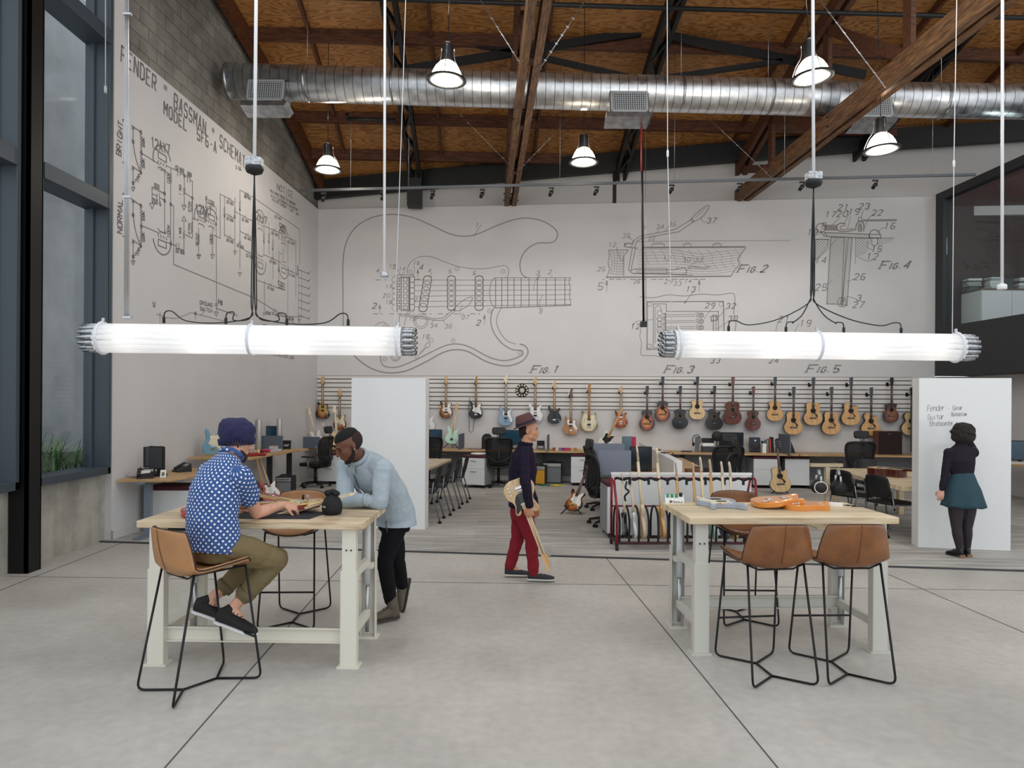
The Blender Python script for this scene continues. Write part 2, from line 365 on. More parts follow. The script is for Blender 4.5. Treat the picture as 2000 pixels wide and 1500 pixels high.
# outside: retaining wall, planting bed and grass
mb=MB(); mb.b(-9.0,-8.4,8.2,17,-.2,9.6); st(mb.done('wall_outside',M('pale retaining wall','#c6c9cc',.85,noise=(1.5,.12))))
mb=MB(); mb.b(-8.4,-5.52,2,17,-.2,.8); st(mb.done('ground_outside',M('planting soil','#5a5248',.95,noise=(8,.4))))
gm=M('grass blades','#5d8a45',.6,noise=(3,.5),c2='#2c4f25')
gb=MB(); rnd=random.Random(3)
def blade(mb,p,L_,lean,az,w0):
    pts=[]; n=7
    for i in range(n+1):
        t=i/n; r=lean*t*t*L_; pts.append(V(p)+V((math.cos(az)*r,math.sin(az)*r,L_*(t-.42*lean*t*t*t))))
    s=V((-math.sin(az),math.cos(az),0)); vs=[]
    for i,q in enumerate(pts):
        k=w0*(1-i/n)**.7+.0006; vs+=[q-s*k,q+V((0,0,.3*k)),q+s*k]
    fs=[]
    for i in range(n): fs+=[(3*i,3*i+1,3*i+4,3*i+3),(3*i+1,3*i+2,3*i+5,3*i+4)]
    mb.add(vs,fs,True)
for cx,cy_,nb,LL_ in ((-5.75,7.7,70,.42),(-5.8,8.05,80,.5),(-5.72,8.35,80,.45),(-5.85,8.7,70,.45),(-5.8,7.35,50,.5),(-5.75,9.1,50,.4),(-5.9,6.6,40,.5)):
    for i in range(nb): blade(gb,(cx+rnd.gauss(0,.07),cy_+rnd.gauss(0,.12),.79),LL_*rnd.uniform(.6,1.7),rnd.uniform(.2,1.1),rnd.uniform(0,6.28),rnd.uniform(.006,.014))
tag(gb.done('ornamental_grass',gm),'tufts of long green grass in the bed outside the window','grass',kind='stuff')
# right side: mezzanine box, wall below
E0=B0+UB*13.76; MZ=wmat(E0,-VD,-UX)  # local x: towards camera, y: away from room(+X), z up
dk=M('charcoal cladding','#2f3033',.6)
xw0=.12; 
def mzh(px,py): # hit on the face plane: returns distance along -VD, z
    n=UX; dd=ray(px,py); t=n.dot(E0-O3)/n.dot(dd); p=O3+dd*t; return ((p-E0).dot(-VD),p.z)
a0=mzh(1842,388); a1=mzh(1842,638)
mb=MB(); mb.b(0,6,0,.18,2.41,a1[1]); mb.b(0,6,0,.18,a0[1],6.33); mb.b(0,a0[0],0,.18,a1[1],a0[1]); 
mb.b(0,6,.18,4,2.41,2.6); mb.b(0,6,.18,4,6.2,6.33)
o=mb.done('wall_right',dk); o.matrix_world=MZ; st(o)
mb=MB(); mb.b(a0[0],6,.08,.1,a1[1],a0[1]); g=mb.done('window_4',glass_m); g.matrix_world=MZ; st(g)
mb=MB(); mb.b(-.1,6,3.9,4,2.6,6.2); mb.b(-.12,-.02,.18,4,2.6,6.2); o=mb.done('wall_mezzanine',M('mezzanine dark wall','#3a2a2a',.7)); o.matrix_world=MZ; st(o)
mb=MB(); mb.b(-.02,6,.18,3.9,6.1,6.19); o=mb.done('ceiling',M('dark red ceiling','#4a1512',.7)); o.matrix_world=MZ; st(o); o.name='ceiling_mezzanine'
# white wall under the mezzanine
mb=MB(); p=E0+UX*.75; mb.b(-.4,7,0,.12,0,2.41); o=mb.done('wall_right',white); o.matrix_world=wmat(p,-VD,-UX); st(o); o.name='wall_right.001'
mb=MB(); mb.b(-.2,7,-.014,0,.012,.12); o=mb.done('baseboard_right',bbm); o.matrix_world=wmat(p,-VD,-UX); st(o)
# ---------------- roof
HK=[(17.4,6.2),(16.2,6.98),(15.6,7.28),(15.1,7.5),(14.5,7.75),(13,8.22),(11.5,8.62),(10,8.95),(8,9.25),(6.4,9.4)]
def hs(s):
    for (a,ha),(b_,hb) in zip(HK,HK[1:]):
        if s<=a and s>=b_: return ha+(hb-ha)*(a-s)/(a-b_)
    return HK[0][1] if s>HK[0][0] else HK[-1][1]
def rp(x,s,z): return UX*x+VD*s+V((0,0,z))
def ply_mat():
    m,N,b,L,tc,mk=nodes('plywood'); b.inputs['Roughness'].default_value=.55
    br=mk('TexBrick'); br.inputs['Scale'].default_value=1; br.inputs['Brick Width'].default_value=2.44; br.inputs['Row Height'].default_value=1.22; br.inputs['Mortar Size'].default_value=.004
    br.inputs['Color1'].default_value=(.0,)*3+(1,); br.inputs['Color2'].default_value=(1,)*3+(1,); br.inputs['Mortar'].default_value=(.5,)*3+(1,)
    L.new(tc.outputs['Object'],br.inputs[0])
    mp=mk('Mapping'); mp.inputs['Scale'].default_value=(.6,3.1,3.1); L.new(tc.outputs['Object'],mp.inputs[0])
    ml=mk('MixRGB',blend_type='MULTIPLY'); ml.inputs[0].default_value=1; ml.inputs[2].default_value=(40,23,9,1); L.new(br.outputs[0],ml.inputs[1])
    ad=mk('VectorMath',operation='ADD'); L.new(mp.outputs[0],ad.inputs[0]); L.new(ml.outputs[0],ad.inputs[1])
    nz=mk('TexNoise'); nz.inputs['Scale'].default_value=1.6; nz.inputs['Detail'].default_value=2.5; nz.inputs['Roughness'].default_value=.45; L.new(ad.outputs[0],nz.inputs[0])
    mu=mk('Math',operation='MULTIPLY'); mu.inputs[1].default_value=85; L.new(nz.outputs[0],mu.inputs[0])
    si=mk('Math',operation='SINE'); L.new(mu.outputs[0],si.inputs[0])
    r=ramp(mk,[(0,'#80522a'),(.3,'#97662f'),(.7,'#a97641'),(1,'#ae7b45')],L,si.outputs[0])
    mr=mk('MapRange'); mr.inputs['From Min'].default_value=-1; L.new(si.outputs[0],mr.inputs[0]); L.new(mr.outputs[0],r.inputs[0])
    mx=mk('MixRGB',blend_type='MULTIPLY'); mx.inputs[0].default_value=1; L.new(r.outputs[0],mx.inputs[1])
    m2=mk('MapRange'); m2.inputs['To Min'].default_value=.78; m2.inputs['To Max'].default_value=1.05; L.new(br.outputs[0],m2.inputs[0]); L.new(m2.outputs[0],mx.inputs[2])
    L.new(mx.outputs[0],b.inputs['Base Color'])
    return m
x0,x1=-5.45,13
mb=MB(); vs=[];K=[k for k in HK]
for a,h in K: vs+=[rp(x0,a,h),rp(x1,a,h),rp(x0,a,h+.12),rp(x1,a,h+.12)]
fs=[]
for i in range(len(K)-1):
    q=4*i; fs+=[(q,q+1,q+5,q+4),(q+2,q+6,q+7,q+3),(q,q+4,q+6,q+2),(q+1,q+3,q+7,q+5)]
q=4*(len(K)-1); fs+=[(0,2,3,1),(q,q+1,q+3,q+2)]
st(mb.add(vs,fs).done('ceiling',ply_mat()))
lum=wood('rafter lumber','#67391b','#4e2912','#381c0c',(1.5,12,12),.6)
lumd=wood('old truss timber','#603820','#50301c','#382012',(1.5,10,10),.65)
oldw=wood('weathered chord timber','#7d5a3a','#634329','#402818',(14,1.5,14),.7)
blk=M('black painted steel','#0c0b0c',.55,noise=(6,.3))
def along(s0,s1,n=8): return [s0+(s1-s0)*i/n for i in range(n+1)]
for i,s in enumerate((15.35,14.35,12.3,10.2,8.2)):
    mb=MB(); h=hs(s); mb.bar(rp(-5.4,s,h-.11),rp(12.8,s,h-.11),.09,.22); tag(mb.done('purlin',lum),['brown purlin under the plywood roof nearest the back wall','second brown purlin from the back wall under the roof','third brown purlin from the back wall above the duct','fourth brown purlin from the back wall near the top of the photo','fifth brown purlin from the back wall'][i],'beam','roof purlins')
for i,xx in enumerate((-5.2,-3.1,-.95,1.15,3.3,5.5,7.7,9.9)):
    mb=MB()
    for s0,s1 in ((15.35,14.35),(14.35,12.3),(12.3,10.2),(10.2,8.2)):
        mb.bar(rp(xx,s0-.05,hs(s0-.05)-.07),rp(xx,s1+.05,hs(s1+.05)-.07),.05,.14)
    tag(mb.done('roof_rafter',lum),'%s slim brown rafter from the left running between the purlins'%['first','second','third','fourth','fifth','sixth','seventh','eighth'][i],'beam','slim rafters between purlins')
# edge beam along the left wall and black eave beam on the back wall
mb=MB()
pl=B0-NL*0-UL*.1
for s0,s1 in zip(along(16.2,8.4),along(16.2,8.4)[1:]):
    pa=L0+UL*((s0-8.9)*1.0); pb=L0+UL*((s1-8.9)*1.0)
    mb.bar((pa.x+.12,pa.y,hs(pa.dot(VD))-.16),(pb.x+.12,pb.y,hs(pb.dot(VD))-.16),.12,.32)
tag(mb.done('edge_beam',lum),'brown roof edge beam along the top of the grey block wall','beam')
mb=MB(); pts=[B0+UB*t+NB*.05 for t in along(-.2,17.5,16)]
for a,b_ in zip(pts,pts[1:]):
    ha,hb=hs(a.dot(VD)),hs(b_.dot(VD)); mb.bar(a+V((0,0,ha-.26)),b_+V((0,0,hb-.26)),.16,.42)
tag(mb.done('eave_beam',blk),'deep black steel beam where the roof meets the back wall','beam')
# timber trusses
def truss(X,lab,S1=15.7):
    t=thing('roof_truss',lab,'truss',rp(X,8,0),math.atan2(UX.y,UX.x),'timber roof trusses')
    def L_(x,s,z): return (x,s-8,z)
    for dx in (-.085,.085):
        m=MB(); m.b(dx-.05,dx+.05,-2.2,S1-8,6.27,6.55); m.done('bottom_chord',oldw,t)
    m=MB()
    for a,b_ in zip(along(S1-.1,6.6,9),along(S1-.1,6.6,9)[1:]):
        for dx in (-.085,.085): m.bar(L_(dx,a,max(hs(a)-.5,6.35)),L_(dx,b_,max(hs(b_)-.5,6.35)),.09,.26)
    m.done('top_chord',lumd,t)
    for s in (13.4,11.2,9.0): MB().b(-.035,.035,s-8-.09,s-8+.09,6.3,hs(s)-.5).done('post',lumd,t)
    for a,b_ in ((14.9,13.4),(13.4,11.2),(11.2,9.0)):
        MB().bar(L_(0,b_,6.5),L_(0,a,hs(a)-.6),.07,.16).done('brace',lumd,t)
    for s in (S1-.35,13.2,10.9):
        m=MB()
        for dz in (6.33,6.48):
            m.cyl(L_(-.17,s,dz),L_(.17,s,dz),.014,8)
        m.done('bolt',blackm,t)
    return t
truss(.62,'weathered timber roof truss running back over the middle of the room'); truss(5.75,'big brown timber truss crossing the upper right')
truss(-4.6,'timber roof truss beside the grey block wall') if 0 else None
# black steel rafters
for X,lab in ((-1.55,'black steel girder following the roof left of the middle truss'),(3.1,'black steel girder following the roof right of the middle truss'),(8.25,'black steel girder behind the right dome lamp')):
    t=thing('steel_girder',lab,'beam',rp(X,8,0),math.atan2(UX.y,UX.x),'black steel roof girders')
    for dx in (-.1,.1):
        m=MB(); ss=along(15.75,7.5,10)
        for a,b_ in zip(ss,ss[1:]): m.bar((dx,a-8,hs(a)-.42),(dx,b_-8,hs(b_)-.42),.07,.22)
        m.done('flange',blk,t)
    m=MB(); ss=along(15.7,7.5,16)
    for i,(a,b_) in enumerate(zip(ss,ss[1:])): m.bar(((-.1 if i%2 else .1),a-8,hs(a)-.5),((.1 if i%2 else -.1),b_-8,hs(b_)-.5),.04,.1)
    m.done('lacing',blk,t)
    m=MB(); m.b(-.16,.16,15.4-8,15.7-8,6.2,7.0); m.done('bearing_plate',blk,t)
# thin bracing bars and pipes
for i,(a,b_,w_) in enumerate((((789,61),(1006,101),.1),((796,136),(1251,63),.14),((1055,112),(1232,152),.09),((1300,70),(1690,146),.14),((1300,152),(1527,120),.08))):
    p,q=D(*a,12.3),D(*b_,12.3); tag(MB().bar(p,q,.08,w_).done('brace_bar',blk),['black brace bar sloping down behind the left dome lamp','long black brace bar rising from the left girder to the right girder','short black brace bar right of the middle truss','long black brace bar sloping down behind the upper right lamp','black brace bar just above the duct right of centre'][i],'brace','black roof brace bars')
for i,(a,b_,y) in enumerate((((560,-8),(1300,16),10.5),((1300,16),(2040,36),10.5),((678,232),(772,235),13))):
    p,q=D(*a,y),D(*b_,y); m=MB().cyl(p,q,.035,10)
    if i==2: m.cyl(p+V((0,0,.1)),p,.03,10)
    tag(m.done('sprinkler_pipe',blk),['black pipe along the top edge of the photo left of centre','black pipe along the top edge of the photo right of centre','short black pipe with an upturned end below the duct'][i],'pipe')
# ---------------- mural line art (flat painted lines on the two walls)
GL={'A':'04 26 44|13 33','B':'00 06 36 45 44 33 03|33 42 41 30 00','C':'45 36 16 05 01 10 30 41','D':'00 06 26 45 41 20 00','E':'46 06 00 40|03 33','F':'46 06 00|03 33','f':'45 36 26 15 10|03 33','e':'02 42 43 34 14 03 01 10 30','n':'00 04|03 14 34 43 40','d':'43 34 14 03 01 10 30 41|46 40','r':'00 04|02 14 34','a':'03 14 34 43 40|42 12 01 10 30 41','u':'04 01 10 30 41|44 40','i':'20 24','t':'26 21 30|04 44','g':'43 34 14 03 01 10 30 41|44 4 ','l':'26 20','o':'14 03 01 10 30 41 43 34 14','w':'04 10 23 30 44','s':'43 34 14 03 12 32 41 30 10','c':'43 34 14 03 01 10 30 41','G':'45 36 16 05 01 10 30 41 43 23','H':'00 06|40 46|03 43','I':'20 26','J':'46 41 30 10 01','K':'00 06|46 03 40','L':'06 00 40','M':'00 06 23 46 40','N':'00 06 40 46','O':'16 05 01 10 30 41 45 36 16','P':'00 06 36 45 44 33 03','Q':'16 05 01 10 30 41 45 36 16|22 40','R':'00 06 36 45 44 33 03|23 40','S':'45 36 16 05 04 13 33 42 41 30 10 01','T':'06 46|26 20','U':'06 01 10 30 41 46','V':'06 20 46','W':'06 10 23 30 46','X':'00 46|06 40','Y':'06 23 46|23 20','Z':'06 46 00 40','0':'16 05 01 10 30 41 45 36 16','1':'15 26 20','2':'05 16 36 45 44 00 40','3':'05 16 36 45 44 33 23|33 42 41 30 10 01','4':'30 36 02 42','5':'46 06 03 33 42 41 30 10 01','6':'46 16 04 01 10 30 41 42 33 03','7':'06 46 10','8':'13 04 05 16 36 45 44 33 13 02 01 10 30 41 42 33','9':'43 13 04 05 16 36 45 42 30 10','.':'20 21','-':'13 33','"':'16 14|36 34',"'":'26 25','=':'12 32|14 34','+':'13 33|22 24','%':'00 46|05 16|30 41','/':'00 46',' ':''}
GL['A']='00 26 40|12 32'
class Art:
    def __init__(s,P,U,off): s.P=P;s.U=U;s.off=off;s.v=[];s.f=[]
    def m(s,p): return hit(p[0],p[1],s.P,s.U)
    lw=.78
    def line(s,pts,w_=.02,px=True,closed=False):
        w_*=s.lw
        q=[V(s.m(p)) if px else V(p) for p in pts]
        if closed: q=q+[q[0]]
        q=[a for i,a in enumerate(q) if i==0 or (a-q[i-1]).length>1e-4]
        if len(q)<2: return
        i=1
        while i<len(q)-1:
            d1=(q[i]-q[i-1]).normalized(); d2=(q[i+1]-q[i]).normalized()
            if d1.dot(d2)<.8:
                s._rib(q[:i]+[q[i]+d1*w_/2],w_); q=[q[i]-d2*w_/2]+q[i+1:]; i=1
            else: i+=1
        s._rib(q,w_)
    def _rib(s,q,w_):
        o=len(s.v); n=len(q)
        for i in range(n):
            d=(q[min(i+1,n-1)]-q[max(i-1,0)])
            if d.length<1e-6: d=q[i]-q[i-1] if i else q[1]-q[0]
            d.normalize(); k=V((-d.y,d.x))*w_/2
            if 0<i<n-1:
                d1=(q[i]-q[i-1]).normalized(); c=max(.35,d1.dot(d)); k/=c
            for a in (q[i]-k,q[i]+k): s.v.append((a.x,-s.off,a.y))
        s.f+=[(o+2*i,o+2*i+2,o+2*i+3,o+2*i+1) for i in range(n-1)]
    hk=.47; wk=.8
    def text(s,t,a,b_,h,w_=.02,px=True,shear=0,fill=.72,serif=False,up=None):
        h*=s.hk; w_*=s.wk
        """baseline from a to b (px or wall coords), cap height h metres; up: reading direction is along a->b always"""
        a,b_=(V(s.m(a)),V(s.m(b_))) if px else (V(a),V(b_))
        d=b_-a; n=max(len(t),1); adv=d.length/n; d.normalize(); up=V((-d.y,d.x)); 
        for i,ch in enumerate(t):
            for seg in (GL.get(ch) or GL.get(ch.upper(),'')).replace('44 4 ','44 40').split('|'):
                pp=[(int(c[0])/4,int(c[1])/6) for c in seg.split()]
                if len(pp)<2: continue
                sm_=pp
                s.line([a+d*(adv*(i+x*fill)+shear*y*h)+up*(y*h) for x,y in sm_],w_,px=False)
                if serif and len(pp)>=2:
                    for x,y in (pp[0],pp[-1]):
                        if y in (0,1) and ch not in '.': s.line([a+d*(adv*(i+x*fill)+shear*y*h-k*adv*.22)+up*(y*h) for k in (-1,1)],w_*.5,px=False)
    def circ(s,c,r,w_=.012,n=18,px=True,a0=0,a1=360,ry=None,rot=0):
        c=V(s.m(c)) if px else V(c); ry=ry or r; k=R_(rot)
        s.line([c+V((math.cos(k)*r*math.cos(t)-math.sin(k)*ry*math.sin(t),math.sin(k)*r*math.cos(t)+math.cos(k)*ry*math.sin(t))) for t in [R_(a0+(a1-a0)*i/n) for i in range(n+1)]],w_,px=False)
    def dot(s,p,r=.03):
        q=V(s.m(p)); o=len(s.v); s.v+=[(q.x+r*math.cos(t),-s.off,q.y+r*math.sin(t)) for t in [6.283*i/10 for i in range(10)]]; s.f.append(tuple(range(o,o+10)))
    def done(s,name,mat,parent):
        me=bpy.data.meshes.new(name); me.from_pydata([tuple(v) for v in s.v],[],s.f); me.materials.append(mat)
        o=bpy.data.objects.new(name,me); C.objects.link(o); o.parent=parent; o['kind']='structure'; return o
ink=M('mural ink','#8f8b88',.7); inkl=M('mural light ink','#9a9693',.7); inks=M('schematic ink','#767273',.7)
wallb=bpy.data.objects['wall_back']; walll=bpy.data.objects['wall_left']
A=Art(B0,UB,.004)
def c2(x,y): return (640+x/4,380+y/4)
def c3(x,y): return (1130+x/2.857,380+y/2.857)
def sp(P,f,w_=.02,closed=False,k=8): A.line([(p.x,p.y) for p in catmull([f(*p) for p in P],k,closed)],w_)
# FIG 1: guitar outline
sp([(122,1030),(120,800),(122,500),(160,340),(250,230),(380,170),(520,156),(660,178),(800,236),(950,305),(1060,326),(1170,308),(1330,240),(1470,193),(1580,185),(1690,212),(1775,268),(1796,315),(1775,362),(1730,378),(1640,380),(1560,425),(1515,490),(1502,560),(1520,625),(1560,650)],c2,.03)
sp([(205,1258),(300,1335),(400,1380),(500,1393),(620,1375),(760,1310),(900,1235),(1000,1212),(1100,1228),(1230,1300),(1340,1333),(1430,1335),(1520,1300),(1562,1245),(1560,1205),(1535,1178),(1500,1168)],c2,.035)
sp([(413,1250),(415,1300),(440,1338),(490,1350),(560,1343),(680,1295),(850,1210),(950,1172),(1040,1170),(1130,1200),(1250,1265),(1350,1295),(1430,1290),(1510,1260),(1525,1240),(1515,1218),(1440,1210),(1360,1160),(1300,1080),(1275,1000),(1280,930),(1300,885)],c2,.03)
sp([(1355,890),(1325,950),(1322,1010),(1350,1080),(1400,1140),(1470,1168)],c2,.02)
sp([(620,620),(630,560),(670,510),(740,483),(820,490),(900,520),(1020,562),(1150,580),(1260,575),(1340,560),(1385,556),(1415,585),(1412,620),(1403,650)],c2,.018)
# neck
A.line([c2(1903,650),c2(1300,650)],.02); A.line([c2(1900,865),c2(1310,886)],.03); sp([(1300,650),(1275,690),(1266,770),(1278,850),(1310,886)],c2,.02)
for i,x in enumerate((1312,1360,1406,1456,1512,1573,1638,1706,1778,1853)): A.line([c2(x,650),c2(x,885-.035*(x-1310)*1)],.026)
for i in range(6):
    y0=668+i*42; y1=668+i*38; A.line([c2(680,y0),c2(1905,y1)],.016)
sp([(1892,650),(1886,690),(1894,730),(1888,780),(1896,830),(1898,866)],c2,.02)
# pickups
for (x0,x1,yt,yb) in ((780,745,660,890),(967,967,660,880),(1183,1183,660,880)):
    A.line([(p.x,p.y) for p in catmull([c2(*p) for p in ((x0-30,yt+5),(x0-18,yt-18),(x0,yt-24),(x0+18,yt-18),(x0+30,yt+5),(x1+30,yb-5),(x1+18,yb+18),(x1,yb+22),(x1-18,yb+18),(x1-30,yb-5))],4)],.022,closed=True)
    for i in range(6):
        k=i/5; A.circ(c2(x0+(x1-x0)*k,yt+8+(yb-yt-14)*k),.105,.018,12)
# bridge
A.line([c2(*p) for p in ((542,628),(665,628),(678,640),(678,900),(665,915),(615,917))],.02); A.line([c2(542,628),c2(542,918)],.03)
A.line([c2(*p) for p in ((590,645),(642,645),(642,905),(575,905),(575,645),(590,645))],.03); A.line([c2(636,648),c2(636,903)],.05)
for i in range(6):
    y=665+i*43.5; A.line([c2(545,y-12),c2(575,y-12)],.02); A.line([c2(545,y+12),c2(575,y+12)],.02); A.line([c2(560,y-14),c2(560,y+14)],.03)
    A.line([c2(592,y-14),c2(622,y-14),c2(622,y+14),c2(592,y+14),c2(592,y-14)],.02); A.circ(c2(658,y-2),.07,.016,10); A.circ(c2(532,y),.09,.014,8,a0=90,a1=270)
# tremolo arm
A.line([c2(*p) for p in ((565,930),(610,938),(840,970),(900,965),(985,895),(1000,905),(905,983),(840,983),(570,945),(565,930))],.02)
sp([(985,895),(1040,840),(1100,805),(1128,803),(1128,820),(1095,868),(1030,905),(1000,905)],c2,.02,True)
A.line([c2(562,930),c2(556,1020)],.02); A.line([c2(612,945),c2(600,1030)],.016)
A.circ(c2(730,990),.17,.016,20); A.circ(c2(730,990),.125,.016,20); A.circ(c2(812,1138),.05,.012,10)
A.line([c2(*p) for p in ((712,1250),(765,1188),(762,1175),(778,1158),(796,1162),(798,1178),(782,1196),(770,1194),(722,1248))],.014)
sp([(490,1255),(505,1290),(535,1300),(560,1285),(572,1255)],c2,.02); sp([(505,1255),(520,1283),(545,1285),(560,1255)],c2,.014); sp([(370,1028),(400,1005),(440,998),(480,1025)],c2,.016)
for p in ((647,605),(1012,580),(1370,602),(1264,910),(980,1141),(447,1285),(695,1268),(1500,1238),(453,1024)):
    A.circ(c2(*p),.048,.012,12); A.line([c2(p[0]-9,p[1]+4),c2(p[0]+9,p[1]-4)],.01)
# section lines
for seg in (((370,667),(520,667)),((680,663),(740,663)),((352,932),(1240,930))):
    a,b_=seg; n=max(2,int((b_[0]-a[0])/60))
    for i in range(n):
        x=a[0]+(b_[0]-a[0])*i/n; A.line([c2(x,a[1]),c2(x+(42 if i%2==0 else 14),a[1])],.02)
for x,y,yy in ((407,932,865),(705,663,590),(1225,1015,945)):
    A.line([c2(x,y),c2(x,yy)],.012); A.line([c2(x-8,yy+28),c2(x,yy),c2(x+8,yy+28)],.025)
def num(t,x,y,f=c2,h=.22,w_=.022):
    p=f(x,y); q=A.m(p); A.text(t,q,(q[0]+h*.5*len(t),q[1]),h,w_,px=False,shear=.25,fill=.6)
for t,x,y,h in (('1',1150,262,.24),('2',1722,622,.2),('3',1628,628,.2),('3',1648,928,.22),('4',785,610,.18),('5',945,615,.18),('6',1135,628,.18),('14',556,594,.17),('15',668,550,.17),('19',478,575,.18),('17',450,735,.18),('20',430,806,.2),('18',450,855,.18),('23',682,830,.16),('16',635,985,.18),('37',1045,975,.2),('34',800,1040,.2),('36',912,1045,.2),('10',736,1125,.2),('4',380,610,.18),('4',715,590,.26),('2',350,890,.26),('2',1162,1022,.26)):
    num(t,x,y,c2,h,.034 if h>.25 else .02)
for P in (((1198,235),(1160,295),(1142,330)),((500,575),(545,590),(580,655)),((605,600),(580,625)),((675,560),(680,600),(665,640)),((815,605),(800,640)),((480,712),(510,735),(530,738)),((1655,630),(1620,680),(1608,745)),((1660,630),(1640,670)),((1758,630),(1745,645)),((1680,780),(1655,850),(1662,920)),((1052,860),(1035,920),(1050,965)),((840,972),(820,990),(805,1020)),((905,985),(915,1010)),((780,1100),(790,1150))):
    sp(P,c2,.014)
def fig(n_,p,wd): 
    q=A.m(p); A.text('F',q,(q[0]+wd*.26,q[1]),.34,.05,px=False,shear=.5,serif=True,fill=.85)
    A.text('IG.',(q[0]+wd*.27,q[1]),(q[0]+wd*.72,q[1]),.24,.045,px=False,shear=.5,serif=True); A.text(n_,(q[0]+wd*.76,q[1]),(q[0]+wd*.96,q[1]),.32,.05,px=False,shear=.5)
fig('1',(1036,728),.66); fig('2',(1440,532),.66); fig('3',(1297,728),.66); fig('4',(1717,525),.66); fig('5',(1574,727),.74)
# FIG 2
A.line([c3(*p) for p in ((295,292),(310,255),(345,232),(540,195),(635,135),(645,150),(560,208),(350,245),(325,262),(312,298))],.022)
sp([(625,140),(670,95),(710,65),(728,62),(724,80),(690,125),(645,150)],c3,.022,True); sp([(650,130),(690,95),(715,70)],c3,.012)
A.line([c3(*p) for p in ((258,283),(272,272),(300,274))],.03); A.line([c3(*p) for p in ((262,292),(330,300))],.03); A.line([c3(258,270),c3(258,292)],.04)
A.line([c3(330,262),c3(1182,256)],.014); A.line([c3(165,311),c3(275,309),c3(252,345),c3(252,455)],.022); sp([(165,311),(172,340),(165,380),(172,420),(155,462)],c3,.02)
A.line([c3(152,462),c3(850,456)],.04); A.line([c3(365,296),c3(930,292)],.045)
sp([(935,295),(905,335),(890,360),(895,390),(865,430),(852,456)],c3,.025)
A.line([c3(300,300),c3(278,420),c3(300,440),c3(640,450)],.022); A.line([c3(318,300),c3(292,425),c3(310,415),c3(490,415),c3(495,440),c3(310,440)],.022)
A.line([c3(*p) for p in ((490,418),(525,420),(590,408),(603,420),(600,445),(525,445),(500,432))],.025)
for i in range(26): x=322+i*6.6; A.line([c3(x,416),c3(x,440)],.008)
for i in range(40): A.line([c3(372+i*14,290),c3(366+i*14,300)],.012)
for i in range(9):
    y=322+i*15; sp([(175,y-5),(215,y+4),(250,y+2)],c3,.009)
    sp([(330 if i>5 else 328,y-12+i),(450,y-18+i*2),(560,y-8),(680,y+10-i),(780,y-2),(min(925,920-i*7),y-16)],c3,.009)
for i in range(11): x=350+i*52; sp([(x,305),(x+34,345),(x+30,372),(x+58,410)] if i>5 else [(x,305),(x+26,340),(x+40,390)],c3,.008)
for i in range(5): sp([(178+i*18,315),(186+i*15,380),(178+i*16,450)],c3,.008)
for x0_,x1_ in ((408,478),(585,628),(750,796)): A.line([c3(x0_,290),c3(x0_,278),c3(x1_,276),c3(x1_,290)],.016); A.line([c3(x0_+10,278),c3(x0_+12,270),c3(x1_-12,269),c3(x1_-10,277)],.014)
sp([(610,415),(640,402),(700,410),(730,398)],c3,.02); sp([(615,420),(650,410),(705,418),(735,402)],c3,.012)
for i in range(15): x=132+i*39; A.line([c3(x,474),c3(x+(30 if i%3 else 12),473)],.02)
for x,yy in ((157,482),(673,478)): A.line([c3(x,yy+65),c3(x,yy)],.012); A.line([c3(x-6,yy+26),c3(x,yy),c3(x+6,yy+26)],.022)
# FIG 3
sp([(340,570),(420,575),(500,560),(590,566),(680,556),(780,560),(862,552),(872,600),(866,660),(878,710),(872,765)],c3,.02)
sp([(350,740),(342,790),(352,830),(347,870),(355,896),(420,898),(470,908)],c3,.016)
A.line([c3(470,862),c3(382,864),c3(384,598),c3(808,596),c3(812,765)],.03); A.line([c3(418,855),c3(418,610),c3(490,610),c3(490,652),c3(780,652),c3(780,765)],.022); A.line([c3(418,855),c3(460,855)],.02)
sp([(428,830),(428,650),(434,625),(446,620),(458,628),(464,655)],c3,.016)
for y in (662,692,722,752): A.circ(c3(452,y),.06,.014,10)
for y in (688,722,758,800): A.circ(c3(452,y+10),.05,.012,8)
for p in ((396,612),(795,612),(396,846)): A.circ(c3(*p),.05,.014,10)
for i in range(3):
    y=672+i*34; A.line([c3(470,y),c3(650,y-4)],.014); A.line([c3(470,y+10),c3(650,y+6)],.014)
    for k in range(8): A.line([c3(655+k*5,y-14),c3(658+k*5,y+14)],.01)
    sp([(672,y),(690,y-8),(698,y+4),(684,y+14),(670,y+8)],c3,.02)
    A.line([c3(472,y-8),c3(486,y-8),c3(486,y+16),c3(472,y+16)],.03)
A.line([c3(*p) for p in ((738,680),(772,676),(774,700),(742,706),(738,680))],.03); A.line([c3(752,668),c3(752,762)],.03); A.line([c3(766,668),c3(766,765)],.02)
A.line([c3(*p) for p in ((588,600),(598,596),(632,552),(640,545))],.016); A.line([c3(588,606),c3(602,600)],.03)
